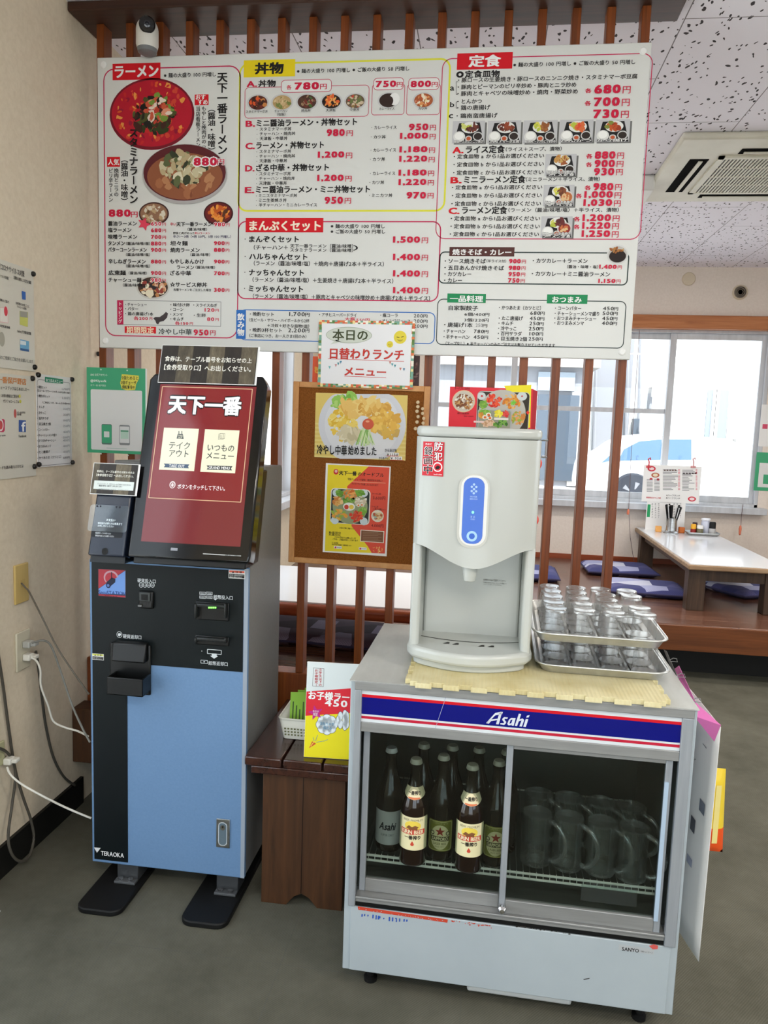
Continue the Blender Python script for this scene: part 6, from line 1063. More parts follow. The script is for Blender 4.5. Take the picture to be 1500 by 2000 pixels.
# ================================================================== GLASS-DOOR FRIDGE
FO = Vector((-.312, 1.865, 0)); FY = -.022; FF = Fr(FO, (math.cos(FY), math.sin(FY), 0), (0, 0, 1)); FT = Matrix.Translation(FO) @ Matrix.Rotation(FY, 4, 'Z')
FWD, FD_, FZ0, FZ1 = .842, .57, .055, .850
fr = thing('display_fridge', 'white glass-fronted drinks fridge with blue and red beer sign', 'fridge', FT @ Vector((FWD / 2, FD_ / 2, 0)))
SF = Sheet(FF); fz = lambda px, py: SF.uv(px, py)[1]; fx = lambda px, py: SF.uv(px, py)[0]
fw = noisy('fridge_white_enamel', (164, 174, 180), (172, 182, 187), (4, 4, 4), .35, .45); liner = C(84, 88, 86, .5)
OP0, OP1 = .268, .717
m = MB(FT); m.box(0, .02, .004, FD_, FZ0, FZ1 - .003, fw); m.box(FWD - .02, FWD, .004, FD_, FZ0, FZ1 - .003, fw); m.box(.02, FWD - .02, FD_ - .02, FD_, FZ0, FZ1 - .003, fw); m.box(.02, FWD - .02, .06, FD_ - .02, .72, FZ1 - .003, fw); m.box(.02, FWD - .02, .06, FD_ - .02, FZ0, OP0 - .005, fw); m.build('cabinet', fr, bevel=.002)
m = MB(FT); m.box(.02, .024, .05, FD_ - .02, OP0, .72, liner); m.box(FWD - .024, FWD - .02, .05, FD_ - .02, OP0, .72, liner); m.box(.024, FWD - .024, FD_ - .026, FD_ - .02, OP0, .72, liner); m.box(.024, FWD - .024, .05, FD_ - .026, .714, .72, liner); m.box(.024, FWD - .024, .05, FD_ - .026, OP0 - .005, OP0, liner); m.build('liner', fr)
m = MB(FT); m.box(-.002, FWD + .002, -.002, FD_ + .002, FZ1 - .003, FZ1, noisy('worn_white_top', (172, 174, 170), (198, 200, 196), (9, 3, 9), .5, .3, 6)); m.build('top_cover', fr)
m = MB(FT); m.box(.012, FWD - .008, -.004, .012, .826, FZ1 - .001, M['fridge_alu']); m.box(.012, .030, -.004, .012, .24, .826, M['fridge_alu_v']); m.box(FWD - .035, FWD - .008, -.004, .012, .24, .826, M['fridge_alu_v']); m.box(.03, FWD - .035, -.002, .03, OP1, .742, M['fridge_alu']); m.box(.03, FWD - .035, .0, .06, .252, OP0, M['fridge_alu']); m.box(.03, FWD - .035, -.003, .004, .262, .268, M['fridge_alu']); m.box(.03, FWD - .035, .001, .004, .240, .253, M['black']); m.build('front_frame', fr, bevel=.0015)
# lit-box beer sign
SGW = C(214, 220, 224, .3); SGR = C(206, 20, 36, .3); SGR2 = C(190, 34, 60, .3); SGB = C(8, 14, 118, .25)
m = MB(FT); m.box(.03, FWD - .035, .002, .03, .742, .826, SGW); sg = m.build('sign_panel', fr)
SF.base = -.0018; x0, x1 = .0305, FWD - .0355
for z0, z1, c_ in ((.807, .8145, SGR), (.7625, .807, SGB), (.7505, .7575, SGR2)): SF.lpoly([(x0, z0), (x1, z0), (x1, z1), (x0, z1)], c_, 1, 'stripe')
zz = Zm(SF, 680, 1180, 1.9737); LW = C(214, 220, 232, .3)
# slanted script letters of the beer sign drawn as strokes
def strokes(polys, ox, oz, k, col):
    for p_ in polys: SF.lpoly([(ox + (a + .28 * b) * k, oz + b * k) for a, b in p_], col, 3, 'lettering')
ox = fx(948, 1434); oz = .7675; kk = .0315
strokes([[(0, .02), (.1, 0), (.5, .72), (.98, .86), (.98, 1.05), (.80, 1.05), (.42, .9)], [(.78, 0), (1.0, 0), (.92, .98), (.74, .98)], [(.0, .02), (.22, -.02), (.34, .22), (.78, .34), (.78, .46), (.3, .36), (.12, .2)],
         [(1.1, .02), (1.42, 0), (1.5, .12), (1.5, .26), (1.3, .42), (1.3, .5), (1.5, .52), (1.5, .64), (1.22, .64), (1.13, .54), (1.13, .4), (1.34, .22), (1.34, .14), (1.1, .12)],
         [(1.62, .12), (1.74, 0), (1.9, .02), (1.96, .1), (2.0, 0), (2.16, 0), (2.1, .64), (1.76, .62), (1.64, .46)], [(2.24, 0), (2.42, 0), (2.42, .4), (2.6, .5), (2.6, 0), (2.8, 0), (2.78, .56), (2.62, .66), (2.42, .56), (2.4, 1.02), (2.22, 1.02)], [(2.9, 0), (3.1, 0), (3.08, .64), (2.88, .64)], [(2.88, .76), (3.06, .8), (3.06, .98), (2.88, .92)]], ox, oz, kk, LW)
SF.lpoly([(ox + 1.78 * kk + .04 * kk, oz + .14 * kk), (ox + 1.96 * kk, oz + .2 * kk), (ox + 2.05 * kk, oz + .5 * kk), (ox + 1.9 * kk, oz + .46 * kk)], SGB, 4, 'lettering')
SF.line(874, 1352, 849, 1426, .8, C(170, 176, 200), 3, 'scratch'); SF.build(sg); SF.parts = {}; SF.base = 0
# doors
def door(xa, xb, y0, nm):
    m = MB(FT); e = .016; m.box(xa, xa + e, y0, y0 + .015, OP0, OP1, M['fridge_alu_v']); m.box(xb - e, xb, y0, y0 + .015, OP0, OP1, M['fridge_alu_v']); m.box(xa + e, xb - e, y0, y0 + .015, OP0, OP0 + .036, M['fridge_alu']); m.box(xa + e, xb - e, y0, y0 + .015, OP1 - .012, OP1, M['fridge_alu']); d_ = m.build('sliding_door', fr, bevel=.0015)
    m = MB(FT); m.box(xa + e, xb - e, y0 + .006, y0 + .009, OP0 + .034, OP1 - .01, M['fridge_pane']); m.build('pane', d_); return d_
dl = door(.034, .416, .026, 'l'); dr_ = door(.400, .796, .006, 'r')
m = MB(FT); m.lathe([(0, 0), (.005, 0), (.006, .008), (.0105, .014), (.0105, .02), (.006, .026), (0, .027)], (.409, .006, .288), M['chrome'], 16, Matrix.Rotation(math.pi / 2, 4, 'X')); m.build('knob', dr_)
m = MB(FT); m.box(.779, .789, .002, .006, .30, .66, C(170, 190, 210, .3)); m.build('edge_strip', dr_)
S_ = Sheet(FF, -.0145); a = S_.uv(1136, 1722); b = S_.uv(1243, 1772); m = MB(FF); m.add([(a[0], b[1], -.0145), (b[0], b[1], -.0145), (b[0], a[1], -.0145), (a[0], a[1], -.0145)], [(0, 1, 2, 3)], pane_mat('faded_label', (.72, .82, .80), .1, .5)); m.build('faded_label', dr_)
# lower front panel, maker's plate, worn sticker
m = MB(FT); m.box(.018, FWD - .018, .0, .02, FZ0 + .002, .238, fw); lp = m.build('lower_panel', fr, bevel=.002); SF.base = .0004
zz = Zm(SF, 640, 1720, 1.875); RS = C(196, 66, 44, .6)
zz.pl([(110, 94), (440, 142), (438, 154), (112, 106)], RS, 1, 'worn_sticker'); rd = random.Random(9)
for k in range(26): x = 440 + 160 * rd.random(); zz.e(x, 143 + (x - 440) * .14 + 8 * rd.random(), 5 * rd.random() + 1, 2.2, RS, 1, 'worn_sticker', n=7)
for k in range(40): x = 112 + 328 * rd.random(); zz.e(x, 100 + (x - 112) * .147 + 5 * rd.random(), 2.5 * rd.random(), 1.4, fw, 1.5, 'worn_sticker', n=6)
for x, y, w_, h_ in ((124, 122, 5, 10), (134, 122, 4, 8), (146, 124, 4, 7), (164, 124, 5, 14), (176, 126, 4, 16), (184, 128, 6, 14), (190, 130, 4, 8), (204, 136, 4, 5), (224, 132, 5, 16), (236, 134, 5, 15), (248, 136, 6, 4), (250, 140, 4, 12), (262, 138, 4, 12), (278, 140, 5, 10), (288, 142, 5, 8)): zz.pl([(x, y), (x + w_, y + .8), (x + w_ - 1, y + h_), (x - 1, y + h_)], C(40, 80, 170), 1, 'worn_sticker')
for k in range(34): x = 690 + 200 * rd.random(); zz.e(x, 164 + (x - 690) * .145 + 4 * rd.random(), 4 * rd.random() + 1, 3.5 * rd.random(), C(60, 56, 52), 1, 'chipped_paint', n=6)
zz.pl([(936, 360), (960, 356), (958, 360), (938, 363)], C(70, 70, 70), 1, 'chipped_paint')
zz.pl([(1066, 233), (1196, 251), (1194, 271), (1065, 253)], C(176, 180, 182, .3), 1, 'maker_plate'); zz.t('SANYO', 1078, 249, 1140, 13, C(30, 30, 32), .03, lv=2, part='maker_plate'); zz.t('冷蔵ショーケース', 1146, 258, 1190, 6, C(90, 90, 90), lv=2, part='maker_plate'); zz.pl([(1176, 238), (1194, 233), (1210, 238), (1208, 250), (1190, 251)], C(206, 90, 84), 2, 'maker_plate')
SF.build(lp); SF.parts = {}; SF.base = 0
m = MB(FT); m.box(.33, .60, .03, .30, .02, FZ0 - .003, C(206, 208, 206)); m.build('drain_pan', fr, bevel=.006)
for x in (.05, FWD - .09):
    for y in (.03, FD_ - .08): m = MB(FT); m.lathe([(.018, 0), (.018, .01), (.009, .014), (.009, FZ0)], (x + .02, y + .02, 0), M['rubber'], 14); m.build('foot', fr)
ZSH = .353
m = MB(FT); wire = C(232, 234, 224, .35); xs0, xs1, ys0, ys1 = .035, FWD - .035, .062, FD_ - .04
for z0 in (ZSH - .004, ZSH - .018): m.tube([(xs0, ys0, z0), (xs1, ys0, z0)], .0034, wire, 6)
m.tube([(xs0, ys1, ZSH - .004), (xs1, ys1, ZSH - .004)], .0028, wire, 6); k = 0
while xs0 + k * .017 < xs1:
    x = xs0 + k * .017; m.tube([(x, ys1, ZSH - .0012), (x, ys0 + .004, ZSH - .0012)], .0012, C(96, 100, 96, .5), 5); m.tube([(x, ys0 + .004, ZSH - .0012), (x, ys0 - .002, ZSH - .0012), (x, ys0 - .003, ZSH - .018)], .0013, wire, 5); k += 1  # rear runs coloured darker than the front lip to look shaded
m.build('wire_shelf', fr)
# ---- bottles
class CS(Sheet):
    """flat artwork in metres (x right, y down), later wrapped"""
    def __init__(s, base=0): Sheet.__init__(s, Matrix.Identity(4), base)
    def uv(s, x, y): return x, -y
    def sc(s, x, y): return 1.0
def wrap(mb, fn, step):
    """cut artwork into strips and lay every point on a curved surface fn(x, y, lift)"""
    b = bmesh.new(); vs = [b.verts.new(v) for v in mb.v]; mats = []
    for f, i in zip(mb.f, mb.m):
        try: q = b.faces.new([vs[k] for k in f]); q.material_index = i
        except ValueError: pass
    x0 = min(v.x for v in mb.v); x1 = max(v.x for v in mb.v); x = math.ceil(x0 / step) * step + 1e-5
    while x < x1:
        bmesh.ops.bisect_plane(b, geom=b.verts[:] + b.edges[:] + b.faces[:], plane_co=(x, 0, 0), plane_no=(1, 0, 0)); x += step
    b.verts.index_update(); mb.v = [Vector(fn(v.co.x, v.co.y, v.co.z)) for v in b.verts]; mb.f = [[v.index for v in f.verts] for f in b.faces]; mb.m = [f.material_index for f in b.faces]; b.free()
R_B = .0362
PROF = [(0, .003), (.028, 0), (.0345, .003), (R_B, .009), (R_B, .150), (.0345, .164), (.029, .182), (.0215, .204), (.0165, .222), (.0142, .245), (.0136, .262), (.0152, .266), (.0152, .274), (.013, .276), (.013, .280), (0, .280)]
def make_bottle(name, label, p, kind):
    t_ = thing(name, label, 'beer bottle', p); m = MB(); m.lathe(PROF, p, M['bottle'], 26); m.build('glass', t_, smooth=50)
    m = MB(); prc = [(.0155, .270), (.0165, .271), (.0148, .2785), (.013, .2822), (0, .2828)]; m.lathe(prc, p, C(170, 166, 150, .3, .6) if kind != 'a' else C(190, 190, 190, .3), 20); m.build('crown_cap', t_)
    S = CS(); r = R_B + .0004
    if kind == 'k':
        S.lpoly(S.rrpts(-.047, .026, .047, .116, .004), C(228, 220, 176), 0, 'label'); S.text('BEER PREMIUM', -.026, -.108, .026, .006, C(150, 140, 110), .0, part='label', lv=2); S.ell(0, -.092, .022, .014, C(232, 206, 84), 1, 'label')
        S.poly([(-.018, -.086), (-.010, -.094), (-.002, -.090), (.006, -.094), (.016, -.090), (.012, -.086), (.014, -.080), (.004, -.083), (-.006, -.080), (-.010, -.084)], C(130, 84, 50), 2, 'label')
        S.poly([(-.034, -.083), (.034, -.083), (.034, -.069), (-.034, -.069)], C(196, 66, 50), 2, 'label'); S.text('KIRIN BEER', -.030, -.076, .030, .010, C(236, 226, 190), .03, part='label', lv=3); S.text('一番搾り', -.021, -.061, .021, .011, C(40, 34, 28), .05, part='label', lv=2); S.poly([(0, -.052), (.005, -.043), (.003, -.039), (-.003, -.039), (-.005, -.043)], C(196, 70, 50), 2, 'label')
    elif kind == 's':
        q = S.rrpts(-.036, .022, .036, .116, .006); q = [(x, y + (.012 * (abs(x) / .036) if y < .04 else 0) - (.0) ) for x, y in q]; S.lpoly(q, C(150, 146, 62), 0, 'label'); S.lpoly([(x * .93, .069 + (y - .069) * .95) for x, y in q], C(206, 200, 140), .6, 'label'); S.lpoly([(x * .88, .069 + (y - .069) * .92) for x, y in q], C(128, 128, 50), 1, 'label')
        S.ell(0, -.070, .026, .034, C(222, 214, 164), 1.6, 'label', n=28); st5 = [((.0135 if k % 2 == 0 else .0055) * math.cos(math.pi / 2 + k * math.pi / 5), -(.086 + (.0135 if k % 2 == 0 else .0055) * math.sin(math.pi / 2 + k * math.pi / 5))) for k in range(10)]; S.poly(st5, C(150, 50, 34), 3, 'label')
        for sg_ in (-1, 1): S.ring(sg_ * .021 - .006, -.087, sg_ * .021 + .006, -.075, .006, .0022, C(70, 62, 40), 3, 'label')
        S.poly([(-.026, -.073), (.026, -.073), (.024, -.060), (-.024, -.060)], C(84, 78, 44), 3, 'label'); S.text('SAPPORO', -.021, -.0665, .021, .009, C(236, 228, 180), .03, part='label', lv=4); S.text('LAGER BEER', -.017, -.053, .017, .006, C(120, 112, 60), .02, part='label', lv=3); S.text('SINCE 1877', -.012, -.045, .012, .004, C(120, 112, 60), .0, part='label', lv=3); S.text('サッポロラガービール', -.020, -.109, .020, .005, C(206, 200, 140), .0, part='label', lv=3)
    else:
        S.lpoly(S.rrpts(-.046, .024, .046, .118, .006), C(186, 186, 184), 0, 'label'); S.text('Asahi', -.022, -.076, .022, .020, C(40, 40, 46), .04, part='label', lv=2, shear=.2); S.text('SUPER DRY', -.018, -.052, .018, .006, C(120, 120, 124), .02, part='label', lv=2)
    wrap(S.parts['label'], lambda x, y, z: (p[0] + (r + z) * math.sin(x / r), p[1] - (r + z) * math.cos(x / r), p[2] + y + (.022 if kind == 'k' else 0)), .005); S.parts['label'].build('label', t_, smooth=40, fix=False)
    if kind == 'k':
        S = CS(); S.lpoly([(-.040, .180), (-.036, .200), (.036, .200), (.040, .180), (.014, .171), (0, .169), (-.014, .171)], C(226, 214, 176), 0, 'label'); S.lpoly([(-.015, .1715), (0, .1695), (.015, .1715), (.015, .175), (-.015, .175)], C(214, 120, 80), 1, 'label'); S.text('一番搾り', -.018, -.186, .018, .010, C(40, 34, 28), .05, part='label', lv=2)
        def f2(x, y, z):
            y += .013
            rr = .0345 + (.164 - y) * .31 if y > .164 else .0345; rr = max(rr, .0185) + .0012 + z; return (p[0] + rr * math.sin(x / .027), p[1] - rr * math.cos(x / .027), p[2] + y)
        wrap(S.parts['label'], f2, .005); S.parts['label'].build('neck_label', t_, smooth=40, fix=False)
    return t_
def onshelf(px, py): p = at(px, py, 'z', ZSH); return Vector((p.x, p.y, ZSH))
bp = [onshelf(803, 1694), onshelf(857, 1684), onshelf(913, 1708), onshelf(965, 1697), onshelf(755, 1666)]
for p in bp: p.y += .034
make_bottle('beer_bottle', 'brown beer bottle with cream label and red banner, left of two alike in the fridge', bp[0], 'k'); make_bottle('beer_bottle', 'brown beer bottle with olive label and red star, left of two alike in the fridge', bp[1], 's')
make_bottle('beer_bottle', 'brown beer bottle with cream label and red banner, right of two alike in the fridge', bp[2], 'k'); make_bottle('beer_bottle', 'brown beer bottle with olive label and red star, cut by the door upright', bp[3], 's'); b5 = make_bottle('beer_bottle', 'dark beer bottle with grey label, leftmost in the fridge', bp[4], 'a')
back = thing('beer_bottle', 'dark beer bottle in the shadowed rear row of the fridge', 'beer bottle', bp[0] + Vector((.012, .10, 0)), 'rear row of beer bottles'); m = MB(); m.lathe(PROF, W[back], M['bottle'], 20); m.build('glass', back, smooth=50); m = MB(); m.lathe([(.0155, .270), (.0165, .271), (.0148, .2785), (.013, .2822), (0, .2828)], W[back], C(170, 166, 150, .3, .6), 16); m.build('crown_cap', back)
for dx in (.078, .150, .225): dup(back, (dx, .004, 0))
# ---- beer mugs
MP = [(.030, .004), (.034, 0), (.0385, .002), (.0395, .010), (.0375, .060), (.0385, .110), (.0405, .150), (.0415, .1555), (.0395, .1555), (.0355, .110), (.0345, .060), (.0345, .018), (0, .014)]
mg = [onshelf(1046, 1696), onshelf(1108, 1706), onshelf(1174, 1716), onshelf(1236, 1728)]
for p in mg: p.y += .036
def make_mug(p, lab, grp):
    t_ = thing('beer_mug', lab, 'glass', p, grp); MB().lathe([(r, z * .88) for r, z in MP], p, M['mug'], 26).lathe([(.0350, .1365), (.0368, .1375), (.0362, .132)], p, M['mug_handle'], 26).lathe([(.030, .0035), (.034, 0), (.0388, .002), (.0398, .010)], p, M['mug_handle'], 26).build('glass', t_, smooth=50); pts = []
    for k in range(13): a = -1.2 + 2.4 * k / 12; pts.append(p + Vector((.030 + .042 * math.cos(a), -.022 - .02 * math.cos(a), .070 + .056 * math.sin(a))))
    m = MB(); m.tube([p + Vector((.036, -.018, .016))] + pts + [p + Vector((.034, -.018, .124))], .0064, M['mug_handle'], 10); m.build('handle', t_, smooth=60); return t_
names = ('leftmost of the front mugs, next to the door upright', 'second front mug from the door upright', 'third front mug from the door upright', 'rightmost of the front mugs, by the fridge side')
mg0 = make_mug(mg[0], 'clear beer mug in the fridge, ' + names[0], 'front row of beer mugs')
for i in (1, 2, 3): dup(mg0, mg[i] - mg[0], 'clear beer mug in the fridge, ' + names[i])
for i in range(4): dup(mg0, mg[i] - mg[0] + Vector((.012, .11, 0)), 'clear beer mug standing in the shadowed rear row', 'rear row of beer mugs')
# ================================================================== ON THE FRIDGE
ZT = FZ1 + .0005
def teeth(x0, y0, x1, y1, n, d):
    out = []; dx, dy = (x1 - x0), (y1 - y0); L_ = math.hypot(dx, dy); nx, ny = dy / L_ * d, -dx / L_ * d
    for k in range(n):
        a, b = (k + .02) / n, (k + 1) / n; mdl = (a + b) / 2; w0, w1 = .24 / n, .3 / n
        for t_, o_ in ((mdl - w0, 0), (mdl - w1, 1), (mdl + w1, 1), (mdl + w0, 0)): out.append((x0 + dx * t_ + nx * o_, y0 + dy * t_ + ny * o_))
    return out
mx0, mx1, my0, my1 = -.160, .455, 1.852, 2.40
poly = [(mx0, my0)] + teeth(mx0, my0, mx1, my0 - .008, 9, .013) + [(mx1, my0 - .008)] + teeth(mx1, my0 - .008, mx1, my1, 8, .013) + [(mx1, my1), (mx0, my1)] + teeth(mx0, my1, mx0, my0, 8, .013)
m = MB(); m.prism(poly, ZT, ZT + .013, M['foam'], 'z'); tag(m.build('foam_mat', bevel=.001), 'cream ribbed interlocking foam mat on top of the fridge', 'mat')
ZM = ZT + .0135
# ---- water dispenser
DX, DB = -.020, 2.335; wd = thing('water_dispenser', 'white countertop water dispenser with blue control strip', 'water dispenser', (DX, 2.15, ZM)); wp_ = M['white_plastic']; HW = .160
def yf(x, b=.045, y0=2.0): return y0 - b * (1 - min(abs(x - DX) / HW, 1) ** 2)
def outline(hw, b, y0, n=22, r=.012):
    fr_ = [(DX - hw + 2 * hw * k / n, y0 - b * (1 - (2 * k / n - 1) ** 2)) for k in range(n + 1)]; fr_[0] = (fr_[0][0], fr_[0][1] + r); fr_[-1] = (fr_[-1][0], fr_[-1][1] + r)
    return fr_[:1] + [(DX - hw + r * .3, y0 + r * .3)] + fr_[1:-1] + [(DX + hw - r * .3, y0 + r * .3)] + fr_[-1:] + [(DX + hw, DB), (DX - hw, DB)]
def zb(x): t = min(abs(x - DX) / HW, 1); return 1.136 + .052 * (1 - math.cos(math.pi * min(t / 1.0, 1))) / 2
o_ = outline(HW, .045, 2.0); n = len(o_); m = MB()
ring_b = [(x, y, zb(x) if y < 2.1 else 1.19) for x, y in o_]; ring_t = [(x, y, 1.468) for x, y in o_]
m.add(ring_b + ring_t, [(i, (i + 1) % n, n + (i + 1) % n, n + i) for i in range(n)] + [tuple(range(n, 2 * n))], wp_)
fi = [i for i in range(n) if o_[i][1] < 2.1]; k0 = len(fi); inner = [(o_[i][0], 2.14, 1.192) for i in fi]; m.add([ring_b[i] for i in fi] + inner, [(i, i + 1, k0 + i + 1, k0 + i) for i in range(k0 - 1)], wp_); m.build('front_panel', wd, smooth=40)
m = MB(); m.prism(outline(HW + .0006, .0455, 2.0), 1.469, 1.496, wp_, 'z'); m.build('lid', wd, bevel=.009, seg=4, smooth=40)
m = MB(); m.box(DX - HW, DX - HW + .026, 2.0, DB, .905, 1.192, wp_); m.box(DX + HW - .026, DX + HW, 2.0, DB, .905, 1.192, wp_); m.box(DX - HW + .026, DX + HW - .026, 2.14, DB, .905, 1.192, wp_); m.build('body', wd, bevel=.008, seg=3)
o2 = outline(HW + .006, .072, 2.0, r=.02); m = MB(); m.prism(o2, ZM + .018, .915, wp_, 'z'); bs = m.build('drip_tray', wd, bevel=.010, seg=3, smooth=40)
o3 = [(DX + (x - DX) * .92, 2.02 + (y - 2.02) * .9) for x, y in outline(HW, .062, 2.0)]; m = MB(); m.prism(o3, ZM, ZM + .018, wp_, 'z'); m.build('foot', wd, bevel=.003)
m = MB()
for px, py in ((872, 1256), (890, 1258), (940, 1262), (959, 1263)): p = at(px, py, 'z', .9155); m.add([(p.x - .010, p.y - .006, .9156), (p.x + .008, p.y - .004, .9156), (p.x + .008, p.y + .012, .9156), (p.x + .002, p.y + .012, .9156)], [(0, 1, 2, 3)], C(30, 30, 30))
m.build('drain_slot', bs, smooth=0)
m = MB(); m.tube([(DX - .135 + .27 * k / 16, 2.085 - .03 * (1 - (k / 8 - 1) ** 2), .9153) for k in range(17)], .0012, C(50, 50, 48), 5); m.build('seam', bs)
nx_ = at(918, 1112, 'y', 1.985).x; m = MB(); m.lathe([(.013, 1.098), (.0155, 1.1), (.019, 1.125), (.019, 1.16)], (nx_, 1.985, 0), wp_, 22); m.build('nozzle', wd)
# control strip
YW = yf(DX) - .0012; S = Sheet(Fr((0, YW, 0), (1, 0, 0), (0, 0, 1))); w3 = Zm(S, 780, 740, 3.4467)
w3.rr(404, 636, 590, 1146, 92, C(196, 196, 188, .3), 0, 'control_strip'); w3.rr(420, 646, 578, 1128, 78, C(226, 226, 222, .3), 1, 'control_strip'); w3.rr(436, 662, 556, 1114, 58, C(70, 112, 206, .3), 2, 'control_strip')
for x, y in ((503, 711), (488, 726), (518, 727), (503, 742), (487, 755), (517, 757), (501, 770)): w3.e(x, y, 8, 8, C(176, 206, 240), 3, 'control_strip')
w3.t('WATER', 476, 792, 524, 11, C(170, 196, 236), .02, part='control_strip'); w3.t('SERVICE', 474, 808, 526, 10, C(170, 196, 236), .02, part='control_strip'); w3.e(495, 898, 9, 10, emit('green_lamp', (110, 226, 170), 1.5), 3, 'control_strip'); w3.t('冷 水', 478, 928, 510, 16, C(170, 196, 236), part='control_strip'); w3.t('COLD', 480, 944, 508, 9, C(170, 196, 236), part='control_strip'); w3.e(488, 1059, 36, 36, C(170, 210, 244), 3, 'control_strip'); w3.e(488, 1059, 20, 20, C(64, 104, 200), 4, 'control_strip'); S.build(wd, {'control_strip': 'blue oblong control strip'})
# red recording sticker wrapped on the curved front
S = CS(); a = at(827, 862, 'y', 1.992); b = at(866, 930, 'y', 1.985); SW_, SH = b.x - a.x, a.z - b.z; S.lpoly([(0, -SH), (SW_, -SH), (SW_, 0), (0, 0)], C(206, 34, 50, .35), 1, 'recording_sticker')
def big(ch, x, y, h, c1, c2):
    S.text(ch, x - h / 2, y, x + h / 2, h, c2, .05, lv=2, part='recording_sticker'); S.text(ch, x - h / 2 * .94, y, x + h / 2 * .94, h * .96, c1, .015, lv=3, part='recording_sticker')
WB, BB = C(246, 244, 244), C(26, 20, 22)
for ch, y in (('録', .27), ('画', .55), ('中', .82)): big(ch, SW_ * .27, SH * y, SH * .26, BB, WB)
for ch, y in (('防', .13), ('犯', .42)): big(ch, SW_ * .74, SH * y, SH * .26, WB, BB)
S.ell(SW_ * .73, SH * .73, SW_ * .22, SW_ * .22, WB, 2, 'recording_sticker'); S.ell(SW_ * .73, SH * .73, SW_ * .17, SW_ * .17, C(206, 34, 50), 3, 'recording_sticker'); S.poly([(SW_ * .62, SH * .74), (SW_ * .74, SH * .68), (SW_ * .86, SH * .72), (SW_ * .8, SH * .78), (SW_ * .66, SH * .8)], BB, 4, 'recording_sticker'); S.text('REC', SW_ * .12, SH * .07, SW_ * .42, SH * .05, WB, part='recording_sticker', lv=2); S.text('SecuSTATION', SW_ * .56, SH * .95, SW_ * .94, SH * .035, WB, part='recording_sticker', lv=2)
wrap(S.parts['recording_sticker'], lambda x, y, z: (a.x + x, yf(a.x + x) - .0014 - z, a.z + y), .006); S.parts['recording_sticker'].build('recording_sticker', wd, smooth=0, fix=False)['label'] = 'red recording warning sticker'
S = Sheet(Fr((0, 2.139, 0), (1, 0, 0), (0, 0, 1))); w3 = Zm(S, 780, 740, 3.4467); w3.t('転倒防止の為必ず固定してください', 566, 1352, 718, 12, C(130, 130, 126)); w3.t('お湯は出ません。コップを置いて', 566, 1370, 722, 8, C(150, 150, 146)); w3.t('ボタンを押してください。', 566, 1382, 690, 8, C(150, 150, 146)); S.build(wd)
for px, py, lb in ((1049, 905, 'upper'), (1045, 1015, 'lower')):
    p = at(px - 6, py, 'y', 2.2); p.x = DX + HW + .0004; m = MB(); m.lathe([(.019, 0), (.019, .004), (.015, .012), (.007, .016), (0, .017)], p, C(226, 60, 44, .3), 22, Matrix.Rotation(math.pi / 2, 4, 'Y')); tag(m.build('round_magnet', smooth=60), lb + ' of two red domed magnets on the right side of the water dispenser', 'magnet', 'red magnets')
# ---- trays of glasses
def tray(x0, x1, y0, y1, z, lab, rot):
    c = Vector(((x0 + x1) / 2, (y0 + y1) / 2, z)); T = Matrix.Translation(c) @ Matrix.Rotation(rot, 4, 'Z'); hx, hy = (x1 - x0) / 2, (y1 - y0) / 2; t_ = thing('glass_tray', lab, 'tray', c); q = Sheet(Matrix.Identity(4)).rrpts
    o0 = q(-hx + .018, -hy + .018, hx - .018, hy - .018, .03); o1 = q(-hx + .006, -hy + .006, hx - .006, hy - .006, .04); o2 = q(-hx, -hy, hx, hy, .046); n = len(o0); m = MB(T)
    m.add([(x, y, .001) for x, y in o0] + [(x, y, .023) for x, y in o1] + [(x, y, .0245) for x, y in o2], [(k + a * n, (k + 1) % n + a * n, (a + 1) * n + (k + 1) % n, (a + 1) * n + k) for k in range(n) for a in (0, 1)] + [tuple(range(n))[::-1]], M['tray']); m.build('dish', t_, solid=.0016, smooth=40)
    m = MB(T); m.tube([(x, y, .0235) for x, y in o2], .0028, M['tray'], 8, True); m.build('rim', t_, smooth=60)
    m = MB(T); rod = C(128, 127, 124, .4); k = 0
    while -hx + .03 + k * .0125 < hx - .03: x = -hx + .03 + k * .0125; m.tube([(x, -hy + .03, .0045), (x, hy - .03, .0045)], .0022, rod, 5); k += 1
    m.build('drain_rack', t_); return T
GP_ = [(.0335, .002), (.0334, .003), (.0330, .02), (.0300, .066), (.0292, .0735), (.0275, .0755), (.0, .0745)]
GI_ = [(.0325, 0), (.0312, .002), (.0305, .02), (.0278, .060), (.0255, .0645), (0, .066)]
g0 = None
def glasses(T, cols, rows, dx, dy, x0, y0, z, miss, which, grp):
    global g0
    for j in range(rows):
        for i in range(cols):
            if (i, j) in miss: continue
            rd = random.Random(i * 13 + j * 7 + len(which)); p = T @ Vector((x0 + i * dx + rd.uniform(-.003, .003), y0 + j * dy + rd.uniform(-.003, .003), z))
            lab = 'upside-down glass tumbler on the %s tray, %s from the left in the %s row' % (which, ('first', 'second', 'third', 'fourth')[i], ('front', 'second', 'third', 'fourth', 'rear')[j if j < rows - 1 else 4])
            if g0 is None:
                m = MB(); m.lathe(GP_[:5], p, M['tumbler'], 28); m.lathe(GP_[4:], p, M['tumbler_rim'], 28); m.lathe([(.0325, 0), (.0338, .0012), (.0334, .003)], p, M['tumbler_rim'], 28); m.lathe([(.0292, .0735), (.0272, .066), (0, .0645)], p, M['tumbler'], 28); g0 = m.build('tumbler', smooth=50, loc=p); tag(g0, lab, 'glass', grp)
            else: o = g0.copy(); COL.objects.link(o); o.location = p; tag(o, lab, 'glass', grp)
